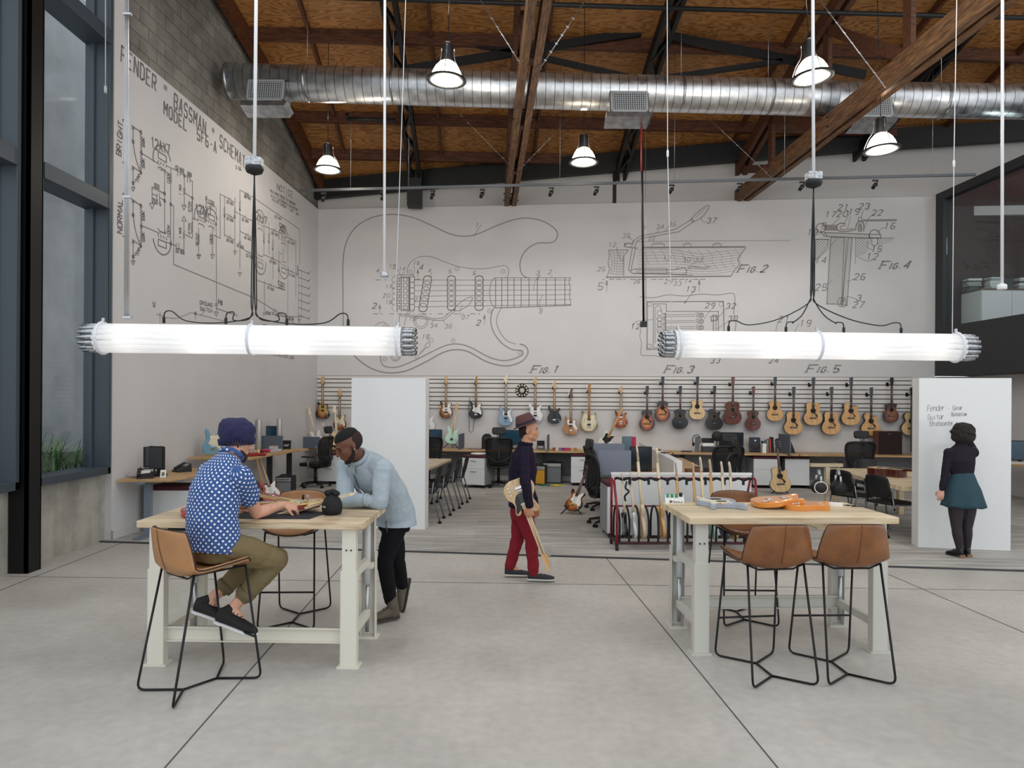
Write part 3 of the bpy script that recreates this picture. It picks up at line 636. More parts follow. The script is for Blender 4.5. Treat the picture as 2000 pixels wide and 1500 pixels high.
# FIG 4
def hatch(poly,step,dx,w_=.01): 
    """parallel hatch lines (px) clipped to a convex px polygon"""
    xs=[p[0] for p in poly]; ys=[p[1] for p in poly]; t=min(xs)-(max(ys)-min(ys))*abs(dx)
    while t<max(xs)+(max(ys)-min(ys))*abs(dx):
        a=V((t,min(ys))); d=V((dx,1)); T0,T1=0,max(ys)-min(ys); ok=True
        n=len(poly); ar=sum(poly[i][0]*poly[(i+1)%n][1]-poly[(i+1)%n][0]*poly[i][1] for i in range(n)); sg=1 if ar>0 else -1
        for i in range(n):
            p=V(poly[i]); e=V(poly[(i+1)%n])-p; nn=V((-e.y,e.x))*sg; den=nn.dot(d); nu=nn.dot(p-a)
            if abs(den)<1e-9:
                if nu>0: ok=False
            elif den>0: T0=max(T0,nu/den)
            else: T1=min(T1,nu/den)
        if ok and T1-T0>.8: q0,q1=a+d*T0,a+d*T1; A.line([(q0.x,q0.y),(q1.x,q1.y)],w_)
        t+=step
def poly(P,w_=.026,closed=True): A.line([c3(*p) for p in P],w_,closed=closed)
def hp(P,step=3.4,dx=.9,w_=.012): hatch([c3(*p) for p in P],step,dx,w_)
P=((1407,238),(1483,240),(1468,612),(1385,610)); poly(P); hp(P,4.6,.9,.013)
P=((1505,240),(1527,242),(1498,620),(1470,612)); poly(P,.02); hp(P,4.4,-.9,.012); A.line([c3(1495,240),c3(1474,600)],.02)
P=((1370,212),(1620,222),(1626,244),(1385,234)); poly(P,.03); hp(P,5.2,-.9,.011)
P=((1322,250),(1394,250),(1390,290),(1322,365)); poly(P,.022); hp(P,5.6,-.9,.015)
P=((1545,244),(1640,244),(1600,330),(1545,355)); hp(P,5.6,.9,.012); P=((1655,244),(1758,244),(1748,262),(1680,285)); hp(P,5.6,.9,.012)
A.line([c3(1322,250),c3(1394,250)],.02); A.line([c3(1540,244),c3(1760,243)],.02); A.line([c3(1545,244),c3(1545,385)],.012)
sp([(1625,222),(1630,205),(1650,197),(1672,205),(1680,222)],c3,.03); poly(((1620,222),(1685,224),(1688,242),(1624,240)),.025); poly(((1636,244),(1668,244),(1668,278),(1650,286),(1636,278)),.02)
sp([(1545,200),(1550,170),(1565,152),(1585,155),(1592,175),(1590,205)],c3,.035); sp([(1558,200),(1562,178),(1570,170),(1578,178),(1578,205)],c3,.025)
for i in range(7): A.line([c3(1560,165+i*7),c3(1580,163+i*7)],.022)
poly(((1560,128),(1580,128),(1580,146),(1560,146)),.02); A.line([c3(1585,145),c3(1775,143)],.06)
sp([(1490,165),(1465,160),(1445,170),(1443,192),(1460,205),(1500,205),(1540,196)],c3,.035); sp([(1490,175),(1468,175),(1460,186),(1470,196),(1535,190)],c3,.022)
for i in range(11): A.line([c3(1372+i*6.4,168),c3(1376+i*6.4,202)],.02)
A.line([c3(1352,178),c3(1440,182)],.022); A.line([c3(1352,190),c3(1440,196)],.022); A.circ(c3(1352,186),.1,.03,12); poly(((1362,158),(1380,158),(1380,172),(1362,172)),.024)
sp([(1350,200),(1365,225),(1375,236)],c3,.03)
for p in ((1462,600),(1478,602)): A.circ(c3(*p),.06,.02,10,ry=.1)
for t,x,y,h in (('35',245,242,.2),('12',165,292,.2),('9',362,192,.16),('34',432,192,.2),('36',500,178,.2),('37',715,160,.24),('22',390,255,.16),('13',470,368,.2),('30',580,376,.2),('32',648,378,.2),('25',105,428,.2),('26',308,496,.16),('29',478,498,.2),('33',528,508,.2),('14',590,494,.18),('13',598,543,.24),('29',706,634,.24),('32',822,636,.24),('30',832,706,.24),('12',290,750,.24),('33',735,940,.24),('24',1062,940,.24),('21',1112,712,.28),('19',1232,735,.28),('5',106,532,.34),
    ('17',1375,128,.26),('21',1445,88,.26),('20',1440,124,.26),('19',1505,112,.26),('23',1562,82,.26),('22',1635,118,.26),('16',1705,192,.26),('18',1275,226,.26),('15',1632,320,.26),('12',1605,364,.28),('14',1318,384,.28),('25',1318,536,.3),('26',1535,476,.28),('3',1550,592,.26),('27',1528,632,.28)): num(t,x,y,c3,h,.03 if h>.23 else .018)
for P in (((210,290),(225,340),(238,365),(250,368)),((275,235),(300,255),(300,270)),((458,185),(435,215)),((505,175),(480,205)),((680,125),(695,150),(715,155)),((1715,185),(1690,190),(1665,215)),((1655,110),(1620,130),(1598,185)),((1590,88),(1575,125)),((1500,88),(1510,105),(1480,165)),((1520,118),(1500,190)),((1455,130),(1410,175)),((1340,225),(1355,205)),((1645,310),(1612,295),(1615,262)),((1640,355),(1620,372),(1560,350)),((1340,355),(1395,300),(1440,245)),((1375,515),(1400,490),(1418,475)),((1535,470),(1515,480),(1492,490)),((1555,585),(1500,570),(1480,600)),((560,400),(545,415)),((640,385),(605,410)),((738,640),(700,695)),((820,640),(775,690)),((850,700),(770,752)),((1112,712),(1100,765)),((1228,722),(1205,768)),((300,745),(325,708),(415,698))):
    sp(P,c3,.014)
mural=A.done('mural_drawing',ink,wallb)
# ---- left wall schematic
A=Art(L0,UL,.004); A.hk=.58; A.wk=.72
def c1(x,y): return (230+x/4.6878,380+y/4.6878)
def c0(x,y): return (x/2.857,y/2.857)
A.text('FENDER " BASSMAN " SCHEMATIC',(236,120),(493,342),.36,.045,fill=.62)
A.text('MODEL  5F6-A',(320,223),(425,302),.3,.045,fill=.62)
A.text('NOTICE',(541,370),(573,387),.2,.026)
for t,a,b_ in (('VOLTAGES READ TO GROUND',(527,374),(577,402)),('WITH ELECTRONIC VOLTMETER',(529,384),(582,413)),('VALUES SHOWN  + OR - 20%',(531,391),(584,422))): A.text(t,a,b_,.08,.016)
A.text('BRIGHT',(236,306),(240,238),.16,.03); A.text('NORMAL',(238,457),(239,388),.16,.03)
for t,a,b_ in (('12AY7',(296,288),(334,304)),('12AX7',(383,417),(415,422)),('2AX7',(500,428),(523,440)),('5881',(546,449),(560,456)),('5881',(543,562),(558,568))): A.text(t,a,b_,.24,.035,fill=.7)
A.text('GROUND',(390,594),(416,600),.1,.018); A.text('SWITCH',(391,606),(415,611),.1,.018); A.text('AC',(303,601),(303,588),.1,.018); A.text('3-66',(460,330),(472,334),.1,.02)
A.text('NOT HEATERS HAS PILOT LIGHT',(512,690),(575,702),.1,.018)
def ln(*P,f=c1,w_=.015): A.line([f(*p) for p in P],w_)
def zig(a,b_,n=6,amp=5,f=c1,w_=.012):
    a,b_=V(f(*a)),V(f(*b_)); d=b_-a; k=V((-d.y,d.x)).normalized()*amp/4.6878; P=[a]
    for i in range(2*n): P.append(a+d*((i+.5)/(2*n))+k*(1 if i%2 else -1))
    A.line([(p.x,p.y) for p in P+[b_]],w_)
def arrow(x,y,r=22,up=False,f=c1):
    s_=-1 if up else 1; ln((x-r,y),(x+r,y+r*.15),(x,y+s_*r*2.2),(x-r,y),f=f)
def capc(x,y,ver=False,f=c1,g=7,l=22):
    if ver: ln((x-l,y-g),(x+l,y-g),f=f); ln((x-l,y+g),(x+l,y+g),f=f)
    else: ln((x-g,y-l),(x-g,y+l),f=f); ln((x+g,y-l),(x+g,y+l),f=f)
# inputs (upper pair in c0 coords, lower in c1 coords)
for dy in (0,410):
    ln((732,700+dy),(785,737+dy),f=c0,w_=.02); ln((742,790+dy),(742,705+dy),f=c0); ln((735,722+dy),(742,705+dy),(749,724+dy),f=c0); A.dot(c0(742,790+dy)); A.dot(c0(785,737+dy))
    a=V(c0(785,740+dy)); b_=V(c0(785,852+dy)); zig((785,745+dy),(788,850+dy),6,8,f=c0); zig((788,860+dy),(785,955+dy),6,8,f=c0); A.dot(c0(788,853+dy)); A.dot(c0(785,962+dy))
    sp_=catmull([c0(742,790+dy),c0(752,860+dy),c0(768,920+dy),c0(785,962+dy)],6,False); A.line([(p.x,p.y) for p in sp_],.02)
    ln((735,925+dy),(785,962+dy),f=c0); ln((742,1045+dy),(742,930+dy),f=c0); ln((735,948+dy),(742,930+dy),(749,950+dy),f=c0); zig((785,965+dy),(745,1022+dy),4,8,f=c0); A.dot(c0(742,1022+dy)); arrow(742,1045+dy,10,f=c0)
    A.text('68K',c0(806,822+dy),c0(806,765+dy),.1,.02); A.text('68K',c0(806,940+dy),c0(806,882+dy),.1,.02); A.text('1M',c0(770,1025+dy),c0(785,985+dy),.1,.02); A.text('2',c0(700,690+dy),c0(700,668+dy),.1,.02); A.text('1',c0(700,920+dy),c0(700,900+dy),.1,.02)
ln((790,855),(890,918),f=c0); ln((787,1258),(895,1303),f=c0)
def tubeg(c,r,f,flip=1):
    A.circ(f(*c),r,.024,18,a0=20 if flip>0 else 190,a1=200 if flip>0 else 370); p=A.m(f(*c)); A.line([(p[0]-r*.45,p[1]+flip*.1*r),(p[0]+r*.45,p[1]+flip*.1*r),(p[0]+r*.45,p[1]+flip*.5*r),(p[0]-r*.45,p[1]+flip*.5*r),(p[0]-r*.45,p[1]+flip*.1*r)],.02,px=False)
    for k in range(4): A.line([(p[0]-r*.5+k*r*.3,p[1]-flip*.25*r),(p[0]-r*.4+k*r*.3,p[1]-flip*.05*r)],.018,px=False)
    A.line([(p[0]-r*.5,p[1]-flip*.6*r),(p[0]-r*.3,p[1]-flip*.45*r),(p[0]+r*.35,p[1]-flip*.45*r),(p[0]+r*.45,p[1]-flip*.65*r)],.018,px=False)
tubeg((905,902),.22,c0); tubeg((905,1335),.22,c0,-1)
ln((930,925),(950,935),(1000,960),f=c0); ln((952,935),(952,960),f=c0); zig((952,965),(952,1025),6,8,f=c0); ln((952,1028),(952,1360),f=c0); A.dot(c0(952,1140)); ln((952,1140),(968,1150),(968,1475),f=c0)
A.text('100K',c0(945,1030),c0(946,960),.1,.02); A.text('100K',c0(947,1330),c0(946,1250),.1,.02); A.text('.02-600',c0(972,940),c0(1028,968),.1,.02); A.text('.0001',c0(1040,975),c0(1072,992),.1,.02)
ln((890,945),(918,955),(918,1300),(892,1290),f=c0); zig((848,1045),(915,1080),6,8,f=c0); ln((848,1042),(848,1135),f=c0); arrow(848,1135,14,f=c0); capc(882,1100,f=c0); ln((848,1080),(876,1095),f=c0); ln((890,1102),(918,1118),f=c0); A.dot(c0(918,1080)); A.dot(c0(918,1120)); A.text('820',c0(862,1045),c0(890,1058),.1,.02); A.text('250-6',c0(850,1128),c0(900,1150),.1,.02)
capc(998,960,f=c0); ln((1005,965),(1028,978),(1055,992),f=c0); A.dot(c0(1028,980)); capc(1052,998,f=c0); ln((1058,1002),(1073,1012),(1073,1330),f=c0); ln((1028,980),(1028,1040),f=c0); zig((1028,1045),(1028,1090),5,8,f=c0); ln((1028,1095),(1028,1150),f=c0); arrow(1026,1145,12,f=c0); ln((1073,1105),(1035,1078),f=c0); A.dot(c0(1073,1105)); zig((1070,1120),(1070,1180),5,8,f=c0); zig((1070,1240),(1070,1300),5,8,f=c0)
ln((1026,1240),(1026,1290),f=c0); arrow(1026,1232,12,True,f=c0); zig((1026,1290),(1026,1330),4,8,f=c0); ln((1026,1330),(1026,1400),(995,1385),f=c0); capc(990,1378,f=c0); ln((930,1350),(985,1375),f=c0); A.dot(c0(952,1360)); ln((1035,1310),(1073,1330),f=c0); A.text('.02-600',c0(975,1405),c0(1030,1420),.1,.02)
ln((1073,1215),(1105,1232),f=c0); ln((968,1475),(1425,1665+0),f=c0); A.text('1 MEG',c0(1010,1090),c0(1010,1030),.08,.018); A.text('1 MEG',c0(1010,1330),c0(1010,1270),.08,.018); A.text('270K',c0(1060,1185),c0(1060,1120),.08,.018); A.text('270K',c0(1060,1310),c0(1060,1240),.08,.018)
tubeg((1122,1220),.2,c0); tubeg((1180,1235),.2,c0)
ln((1145,1225),(1165,1235),f=c0); ln((1150,1090),(1150,1240),f=c0); zig((1150,1095),(1150,1120),3,8,f=c0); ln((1150,1128),(1170,1140),f=c0); zig((1170,1140),(1200,1155),4,8,f=c0); ln((1205,1158),(1208,1690),f=c0); A.dot(c0(1205,1250)); A.text('100K',c0(1158,1130),c0(1200,1148),.1,.02)
for x in (1108,1185): ln((x,1270),(x,1310),f=c0); zig((x,1310),(x,1365),6,8,f=c0); ln((x,1370),(x,1425),f=c0); arrow(x,1420,11,f=c0); A.text('820' if x<1150 else '100K',c0(x-4,1370),c0(x-4,1300),.1,.02)
ln((1190,1310),(1228,1330),(1228,1082),(1252,1095),f=c0)
# cathode follower and tone section, phase inverter, output (repeats along the wall)
ln((1208,1690),(1207,1735),f=c0); capc(1206,1700,True,f=c0,g=5,l=9); arrow(1206,1740,11,f=c0); A.text('8-450',c0(1216,1690),c0(1240,1705),.12,.022)
for x,ya,yb in ((1252,1095,1320),(1310,1100,1400),(1338,1060,1500),(1420,1120,1490),(1472,1240,1420),(1500,1240,1420),(1522,1280,1560),(1555,1400,1580)):
    ln((x,ya),(x,ya+60),f=c0); zig((x,ya+60),(x,ya+105),4,7,f=c0); ln((x,ya+105),(x,yb),f=c0); A.dot(c0(x,ya+110))
for a,b_ in (((1252,1095),(1310,1130)),((1252,1190),(1310,1220)),((1252,1310),(1310,1340)),((1310,1180),(1420,1240)),((1338,1060),(1420,1105)),((1338,1290),(1420,1330)),((1338,1380),(1440,1440)),((1470,1260),(1590,1310)),((1470,1420),(1570,1465)),((1425,1110),(1672,1280)),((1595,1320),(1650,1350)),((1590,1500),(1660,1530)),((1425,1560),(1590,1620)),((1425,1665),(1640,1800)),((1338,1290),(1338,1420))):
    ln(a,b_,f=c0); p=((a[0]+b_[0])/2,(a[1]+b_[1])/2); capc(*p,f=c0,g=5,l=10); A.text('.02-600',c0(p[0]-22,p[1]+18),c0(p[0]+22,p[1]+34),.08,.018)
A.text('57K',c0(1365,1098),c0(1392,1112),.1,.02)
ln((1672,1280),(1672,1480),f=c0); ln((1650,1350),(1650,1500),f=c0); zig((1660,1480),(1660,1540),5,8,f=c0)
for c_ in ((1582,1330,1),(1582,1490,-1),(1452,1245,1),(1452,1460,-1)): tubeg(c_[:2],.24,c0,c_[2])
ln((1580,1380),(1580,1450),f=c0); ln((1605,1340),(1605,1640),f=c0); ln((1558,1410),(1575,1420),f=c0)
for i in range(7):
    y=1505+i*42; ln((1665,y),(1722,y+22),f=c0); A.dot(c0(1722,y+22),.02); ln((1722,y+22),(1732,y+6),f=c0)
ln((1665,1490),(1665,1800),f=c0); ln((1682,1505),(1682,1770),f=c0); ln((1650,1500),(1650,1660),f=c0)
for x,y in ((1108,1425),(1310,1400),(1338,1520),(1475,1810),(1600,1830),(1670,1780)): arrow(x,y,9,f=c0)
for x,y in ((1475,1740),(1605,1770)): ln((x,1560 if x<1500 else 1620),(x,y),f=c0); capc(x,y+10,True,f=c0,g=5,l=9); A.text('20-600',c0(x+8,y+10),c0(x+34,y+18),.09,.02)
# power section near the lamp
ln((350,1095),(415,1110),w_=.009); ln((385,1070),(385,1180),w_=.009); ln((415,1125),(540,1135),(670,1080),(710,1090),(980,1160),w_=.009); ln((710,1085),(712,1140),w_=.009); ln((800,1060),(755,1110),w_=.009); A.dot(c1(710,1088),.03)
ln((900,1040),(1100,1110),f=c1); ln((1450,1110),(1700,1120),f=c1)
schem=A.done('schematic_drawing',inks,walll)
# handwriting on the right board is added with the board
# ---------------- bar stools
leather=M('tan leather','#805029',.36,noise=(6,.3),bump=(60,.12,.003),coat=.15); piping=M('dark leather piping','#2c1a11',.5); leatherl=M('pale tan leather','#a87a50',.42,noise=(4,.18),bump=(60,.12,.003))
def stool(loc,rz,label,lm=leather):
    """seat faces +y in its own frame; origin on the floor under the seat"""
    t=thing('bar_stool',label,'stool',(loc[0],loc[1],0),rz,'tan leather bar stools')
    prof=[(.235,.735),(.19,.758),(.10,.752),(0,.742),(-.10,.735),(-.165,.742),(-.205,.775),(-.228,.83),(-.245,.90),(-.258,.97),(-.265,1.035)]
    hw=[.205,.225,.235,.235,.235,.24,.24,.235,.222,.205,.185]
    n=10; rows=[]
    for i,((y,z),w_) in enumerate(zip(prof,hw)):
        r=[]
        k=i/(len(prof)-1)
        for j in range(n+1):
            u=j/n*2-1; e=abs(u)**2.6
            if i<5: q=V((u*w_,y-.02*e*(1 if i==0 else 0),z+.05*abs(u)**2.2))
            else:
                m_=min(1,(i-5)/2.5); q=V((u*w_,y+(.07*m_+.02*(1-m_))*e,z+(.05*(1-m_))*abs(u)**2.2-(.018*e if i==10 else 0)))
            r.append(q)
        rows.append(r)
    mb=MB(); vs=[q for r in rows for q in r]; fs=[(i*(n+1)+j,i*(n+1)+j+1,(i+1)*(n+1)+j+1,(i+1)*(n+1)+j) for i in range(len(rows)-1) for j in range(n)]
    s_=mb.add(vs,fs,True).done('seat_shell',lm,t,solid=.028,bevel=.006,sub=1)
    edge=rows[0][::-1]+[r[0] for r in rows[1:-1]]+rows[-1]+[r[-1] for r in rows[1:-1]][::-1]
    MB().tube(edge,.0055,6,closed=True).done('piping',piping,s_)
    MB().tube([r[n//2]+V((0,-.0165 if i>5 else 0,-.0165 if i<=5 else 0)) for i,r in enumerate(rows) if i>5],.0022,5).done('back_seam',M('stitching','#7a4a28',.6),s_)
    F_=MB(); r=.0075
    def foot(x,y,s1): 
        tx,ty=(.195 if x>0 else -.195),(.19 if y>0 else -.15); top=V((tx,ty,.725)); bot=V((x,y,.01)); c=V((0,s1,.01)); 
        k1=bot+(top-bot).normalized()*.05; k2=bot+(c-bot).normalized()*.05
        return top,k1,k2,c,bot
    for sx in (-1,1):
        for sy in (-1,1):
            top,k1,k2,c,bot=foot(sx*.222,sy*.29,sy*.11); top.z+=.03
            mid=[(k1*(1-q)+bot*q)*(1-q)+(bot*(1-q)+k2*q)*q for q in (.25,.5,.75)]
            MB().tube([top,k1]+mid+[k2,c],r,8).done('leg',blackm,t)
    MB().tube([(0,-.11,.01),(0,.11,.01)],r,8).done('base_bar',blackm,t)
    MB().tube([(-.212,.245,.29),(.212,.245,.29)],r,8).done('footrest',blackm,t)
    MB().tube([(-.195,.19,.757),(-.195,-.15,.757),(-.12,-.15,.726),(.12,-.15,.726),(.195,-.15,.757),(.195,.19,.757),(.12,.19,.735),(-.12,.19,.735)],r*.9,8,closed=True).done('seat_frame',blackm,t)
    return t
def fz(deg): return R_(deg-90)
stool((-1.97,4.34),fz(53),'tan leather bar stool holding the seated man in the blue dotted shirt',leatherl)
stool((-1.78,5.66),fz(-88),'pale tan leather bar stool tucked behind the left workbench, facing the camera',leatherl)
stool((1.72,4.63),fz(97),'left of the two brown leather bar stools in front of the right workbench')
stool((2.25,4.67),fz(92),'right of the two brown leather bar stools in front of the right workbench')
stool((1.95,5.8),fz(-91),'brown leather bar stool on the far side of the right workbench')
# ---------------- workbenches
def butcher(name,c): return wood(name,c[0],c[1],c[2],(1.2,16,16),.42,strips=(1,.045))
bw1=butcher('maple butcher block',('#e3d1b3','#d4be9b','#a98b67')); bw2=butcher('light maple butcher block',('#e8d8ba','#decaa6','#c6ac84'))
def bench(loc,rz,label,mat_,sgn,frame):
    t=thing('workbench',label,'workbench',(loc[0],loc[1],0),rz,'butcher block workbenches')
    W,Dp=1.535,.745; MB().b(-W/2,W/2,-Dp/2,Dp/2,.948,.995).done('worktop',mat_,t,bevel=.003)
    for sx in (-1,1):
        x=sx*.66
        for sy in (-1,1):
            y=sy*.29; m=MB()
            # C channel: web outward, flanges inward
            m.b(x-.047,x+.047,y-.0025*1+sy*.03,y+.0025+sy*.03,.60,.948); 
            for k in (-1,1): m.b(x+k*.047-.003*(k>0)-0.0,x+k*.047+.003*(k<0),y-sy*.03,y+sy*.03,.60,.948)
            m.b(x-.051,x+.051,y-.003+sy*.034,y+.003+sy*.034,.012,.66)
            for k in (-1,1): m.b(x+k*.053-.003,x+k*.053+.003,y-sy*.03,y+sy*.037,.012,.66)
            lg=m.done('leg',frame,t,bevel=.0015,seg=1)
            MB().b(x-.075,x+.075,y-.05,y+.06*1,0,.012).done('foot_plate',frame,lg)
            h=MB()
            for k in (-.016,.016): h.cyl((x+k,y+sy*.0335,.80),(x+k,y+sy*.0405,.80),.0055,10)
            h.done('bolt_hole',rubber,lg)
        for z in (.20,.60):
            MB().b(x-.045*0-.02,x+.02,-.255,.255,z-.03,z+.03).done('side_rail',frame,t,bevel=.002,seg=1)
        MB().cyl((x,.235,.42),(x,.235,.94),.024,16).done('lift_sleeve',M('lift sleeve','#c9ccd0',.4),t)
        MB().cyl((x,.235,.06),(x,.235,.42),.015,12).done('lift_rod',steel,t)
        MB().b(x-.047,x+.047,.195,.27,.545,.585).done('lift_bracket',frame,t,bevel=.002,seg=1)
    y=sgn*.265; m=MB(); m.b(-.66+(.0),.66,y-.004,y+.004,.155,.255); m.b(-.66,.66,y-.03,y+.004,.247,.255); m.b(-.66,.66,y-.03,y+.004,.155,.163); m.done('stretcher',frame,t,bevel=.001,seg=1)
    return t
bench((-1.755,4.965),R_(-1),'workbench with pale wooden top where the two men work, at left',bw1,-1,cream)
b2=bench((2.02,5.27),R_(2.6),'workbench with pale wooden top holding orange guitar bodies, at right',bw2,1,creamdk)
# ---------------- freestanding white boards
def board(p,q,h,th,label,side=1):
    p,q=V((p[0],p[1],0)),V((q[0],q[1],0)); d=(q-p).normalized()
    t=thing('whiteboard_panel',label,'board',(p+q)/2,math.atan2(d.y,d.x),'freestanding white boards')
    L_=(q-p).length; a=MB().b(-L_/2,L_/2,0,th,.0,h).done('panel_core',panelw,t,bevel=.003)
    MB().b(-L_/2+.001,L_/2-.001,-.003,0,.002,h-.001).done('writing_surface',M('dry erase surface','#e6e7e7',.18,coat=.2),t)
    return t
board((-2.28,9.70),(-1.21,9.57),2.13,.2,'tall white freestanding board left of centre behind the leaning man')
pw=board((5.12,8.59),(6.16,8.42),2.14,.2,'tall white freestanding board the woman is writing on')
E1=V((5.12,8.59,0)); E2=V((6.16,8.42,0)); UW=(E2-E1).normalized()
A=Art(E1,UW,.0045); A.hk=1; A.wk=1
def script(t,a,b_,h):
    pa,pb=V(A.m(a)),V(A.m(b_)); n=len(t); rr=random.Random(len(t)*7+int(a[0]))
    A.text(t,pa,pb,h,.0055,px=False,shear=.12,fill=.8)
for tx_,pa_,pb_,hh_ in (('Fender',(1811,803),(1846,802),.075),('- Gear',(1850,802),(1882,800),.055),('Guitar',(1812,820),(1845,818),.065),('- Bungalow',(1850,813),(1888,812),.05),('Stratocaster',(1815,832),(1862,831),.06)):
    A=Art(E1,UW,.0045); A.hk=1; A.wk=1; script(tx_,pa_,pb_,hh_)
    hw_=A.done('handwritten_word',M('grey marker ink','#77797c',.6),pw); hw_.parent=None; hw_.matrix_world=wmat(E1,UW,V((UW.y,-UW.x,0))); del hw_['kind']
    bpy.context.view_layer.update(); hw_.parent=pw; hw_.matrix_parent_inverse=pw.matrix_world.inverted()
# ---------------- pendant tube lights
tubem,N,bq,Lk,tc,mk=nodes('frosted acrylic tube'); bq.inputs['Base Color'].default_value=(.93,.93,.95,1); bq.inputs['Roughness'].default_value=.25; bq.inputs['Coat Weight'].default_value=.5; bq.inputs['Emission Color'].default_value=(1,1,1,1); bq.inputs['Emission Strength'].default_value=.3
tl_=mk('BsdfTranslucent'); tl_.inputs[0].default_value=(.97,.97,.97,1); mxs=mk('MixShader'); mxs.inputs[0].default_value=.55; Lk.new(bq.outputs[0],mxs.inputs[1]); Lk.new(tl_.outputs[0],mxs.inputs[2]); Lk.new(mxs.outputs[0],[n for n in N if n.type=='OUTPUT_MATERIAL'][0].inputs[0]); tubeg_m=M('tube glow','#ffffff',.3,emit=('#fffdf6',1.15))
capm=M('mirror end cap','#aeb1b5',.18,metal=.95); band=M('white strap band','#dfe3e8',.4)
def linear(p,q,label,cordtop,cords):
    p,q=V(p),V(q); d=(q-p).normalized(); a,b_=frame_of(d); Lg=(q-p).length
    t=thing('tube_pendant_light',label,'light',(p+q)/2,0,'pendant lights made of bundled tubes'); o=t.location.copy()
    R0=.088
    for i in range(14):
        an=2*math.pi*i/14; off=a*math.cos(an)*R0+b_*math.sin(an)*R0; P,Q=p+off-o,q+off-o
        tb=MB().cyl(P+d*.1,Q-d*.1,.0185,10).done('acrylic_tube',tubem,t)
        for e,s_ in ((P,1),(Q,-1)):
            MB().tube([e-d*s_*.0,e+d*s_*.02,e+d*s_*.0201,e+d*s_*.101],[.0145,.0145,.0188,.0188],10).done('end_cap',capm,tb)
            MB().cyl(e-d*s_*.006,e,.0085,6).done('end_socket',rubber,tb)
    for k in (.055,.5,.945):
        c=p+(q-p)*k-o; MB().tube([c+a*math.cos(x)*.112+b_*math.sin(x)*.112 for x in [6.2832*i/28 for i in range(28)]],.011,6,closed=True).done('strap_band',band,t)
        c2_=c+V((0,0,.115)); MB().cyl(c2_-V((0,0,.01)),c2_+V((0,0,.03)),.012,8).done('hook',steel,t)
    for k in (.13,.35,.64,.87):
        c=p+(q-p)*k-o
        MB().cyl(c-d*.09,c+d*.09,.05,14).done('bulb',M('pendant bulb','#fffdf5',.3,emit=('#fff6e4',1.6)),t)
    return t
pl0,pl1=D(165,660,4.9),D(812,667.5,5.0); linear(pl0,pl1,'long pendant light of bundled white tubes over the left workbench',None,None)
pr0,pr1=D(1291,672,5.32),D(1900,679,5.32); linear(pr0,pr1,'long pendant light of bundled white tubes over the right workbench',None,None)
def rod(name,px0,py0,px1,py1,Y,r,mat_,label,cat='rod',tipm=None,tipr=.03):
    t=thing(name,label,cat,D(px1,py1,Y)); o=t.location
    MB().cyl(D(px0,py0,Y)-o,V((0,0,0)),r,8).done('rod',mat_,t)
    if tipm: MB().lathe([(tipr*.9,-.035),(tipr,-.03),(tipr,.0),(tipr*.6,.01),(r,.015)],16).done('tip',tipm,t)
    return t
whitem=M('white enamel','#e4e5e8',.35)
def junction(px0,px1,py,Y,cords,label,Lx0,Lx1):
    t=thing('power_drop',label,'light fitting',D(px1,py,Y)); o=t.location
    MB().cyl(D(px0,-80,Y)-o,V((0,0,.06)),.0125,10).done('conduit',whitem,t)
    b=MB().b(-.055,.055,-.04,.04,-.0,.06).done('junction_box',M('speckled grey box','#b9bdc2',.4,metal=.5,noise=(60,.5)),t,bevel=.006)
    m=MB()
    for k in (-.03,0,.03): m.cyl((k,-.0415,.03),(k,-.04,.03),.009,10)
    m.done('knockout',steel,b)
    MB().lathe([(.02,-.06),(.055,-.045),(.066,-.02),(.062,-.004),(.03,0)],20).done('dome_cap',blackp,t)
    return o
def cordset(o,fan,plugs,Y,label):
    t=thing('power_cable_bundle',label,'cable',o+V((0,0,-.06))); c=t.location
    f=D(*fan,Y)
    for i,(px,py,sag) in enumerate(plugs):
        e=D(px,py,Y); m=e+V((0,0,.05)); k=.006*(i-1.5)
        s_=1 if e.x>f.x else -1
        P=[V((0,0,0)),V((k*1.5,0.004*(i%2),(f-c).z*.5)),V((k*2,.004*i,(f-c).z*.9)),(f-c)+V((s_*.03,0,-.01)),(f-c)*.6+(m-c)*.4+V((0,0,-sag)),(f-c)*.25+(m-c)*.75+V((0,0,-sag*.7)),m-c+V((-s_*.06,0,.035)),m-c+V((-s_*.01,0,.03)),m-c+V((0,0,-.01))]
        MB().tube(catmull(P,5,False),.0045,6).done('cable',cablem,t)
        MB().cyl(e-c-V((0,0,.0)),e-c+V((0,0,.045)),.011,8).done('plug',rubber,t)
oL=junction(501,497,325,4.95,None,'white conduit with grey junction box and black dome cap, above the left tube light',0,0)
cordset(oL,(497,617),[(320,631,.05),(441,633,.03),(560,635,.03),(680,636,.05)],4.95,'black power cables fanning out from the left junction box to the left tube light')
oR=junction(1587,1589,352,5.32,None,'white conduit with grey junction box and black dome cap, above the right tube light',0,0)
cordset(oR,(1586,590),[(1423,648,.06),(1535,650,.03),(1648,651,.03),(1760,652,.05)],5.32,'black power cables fanning out from the right junction box to the right tube light')
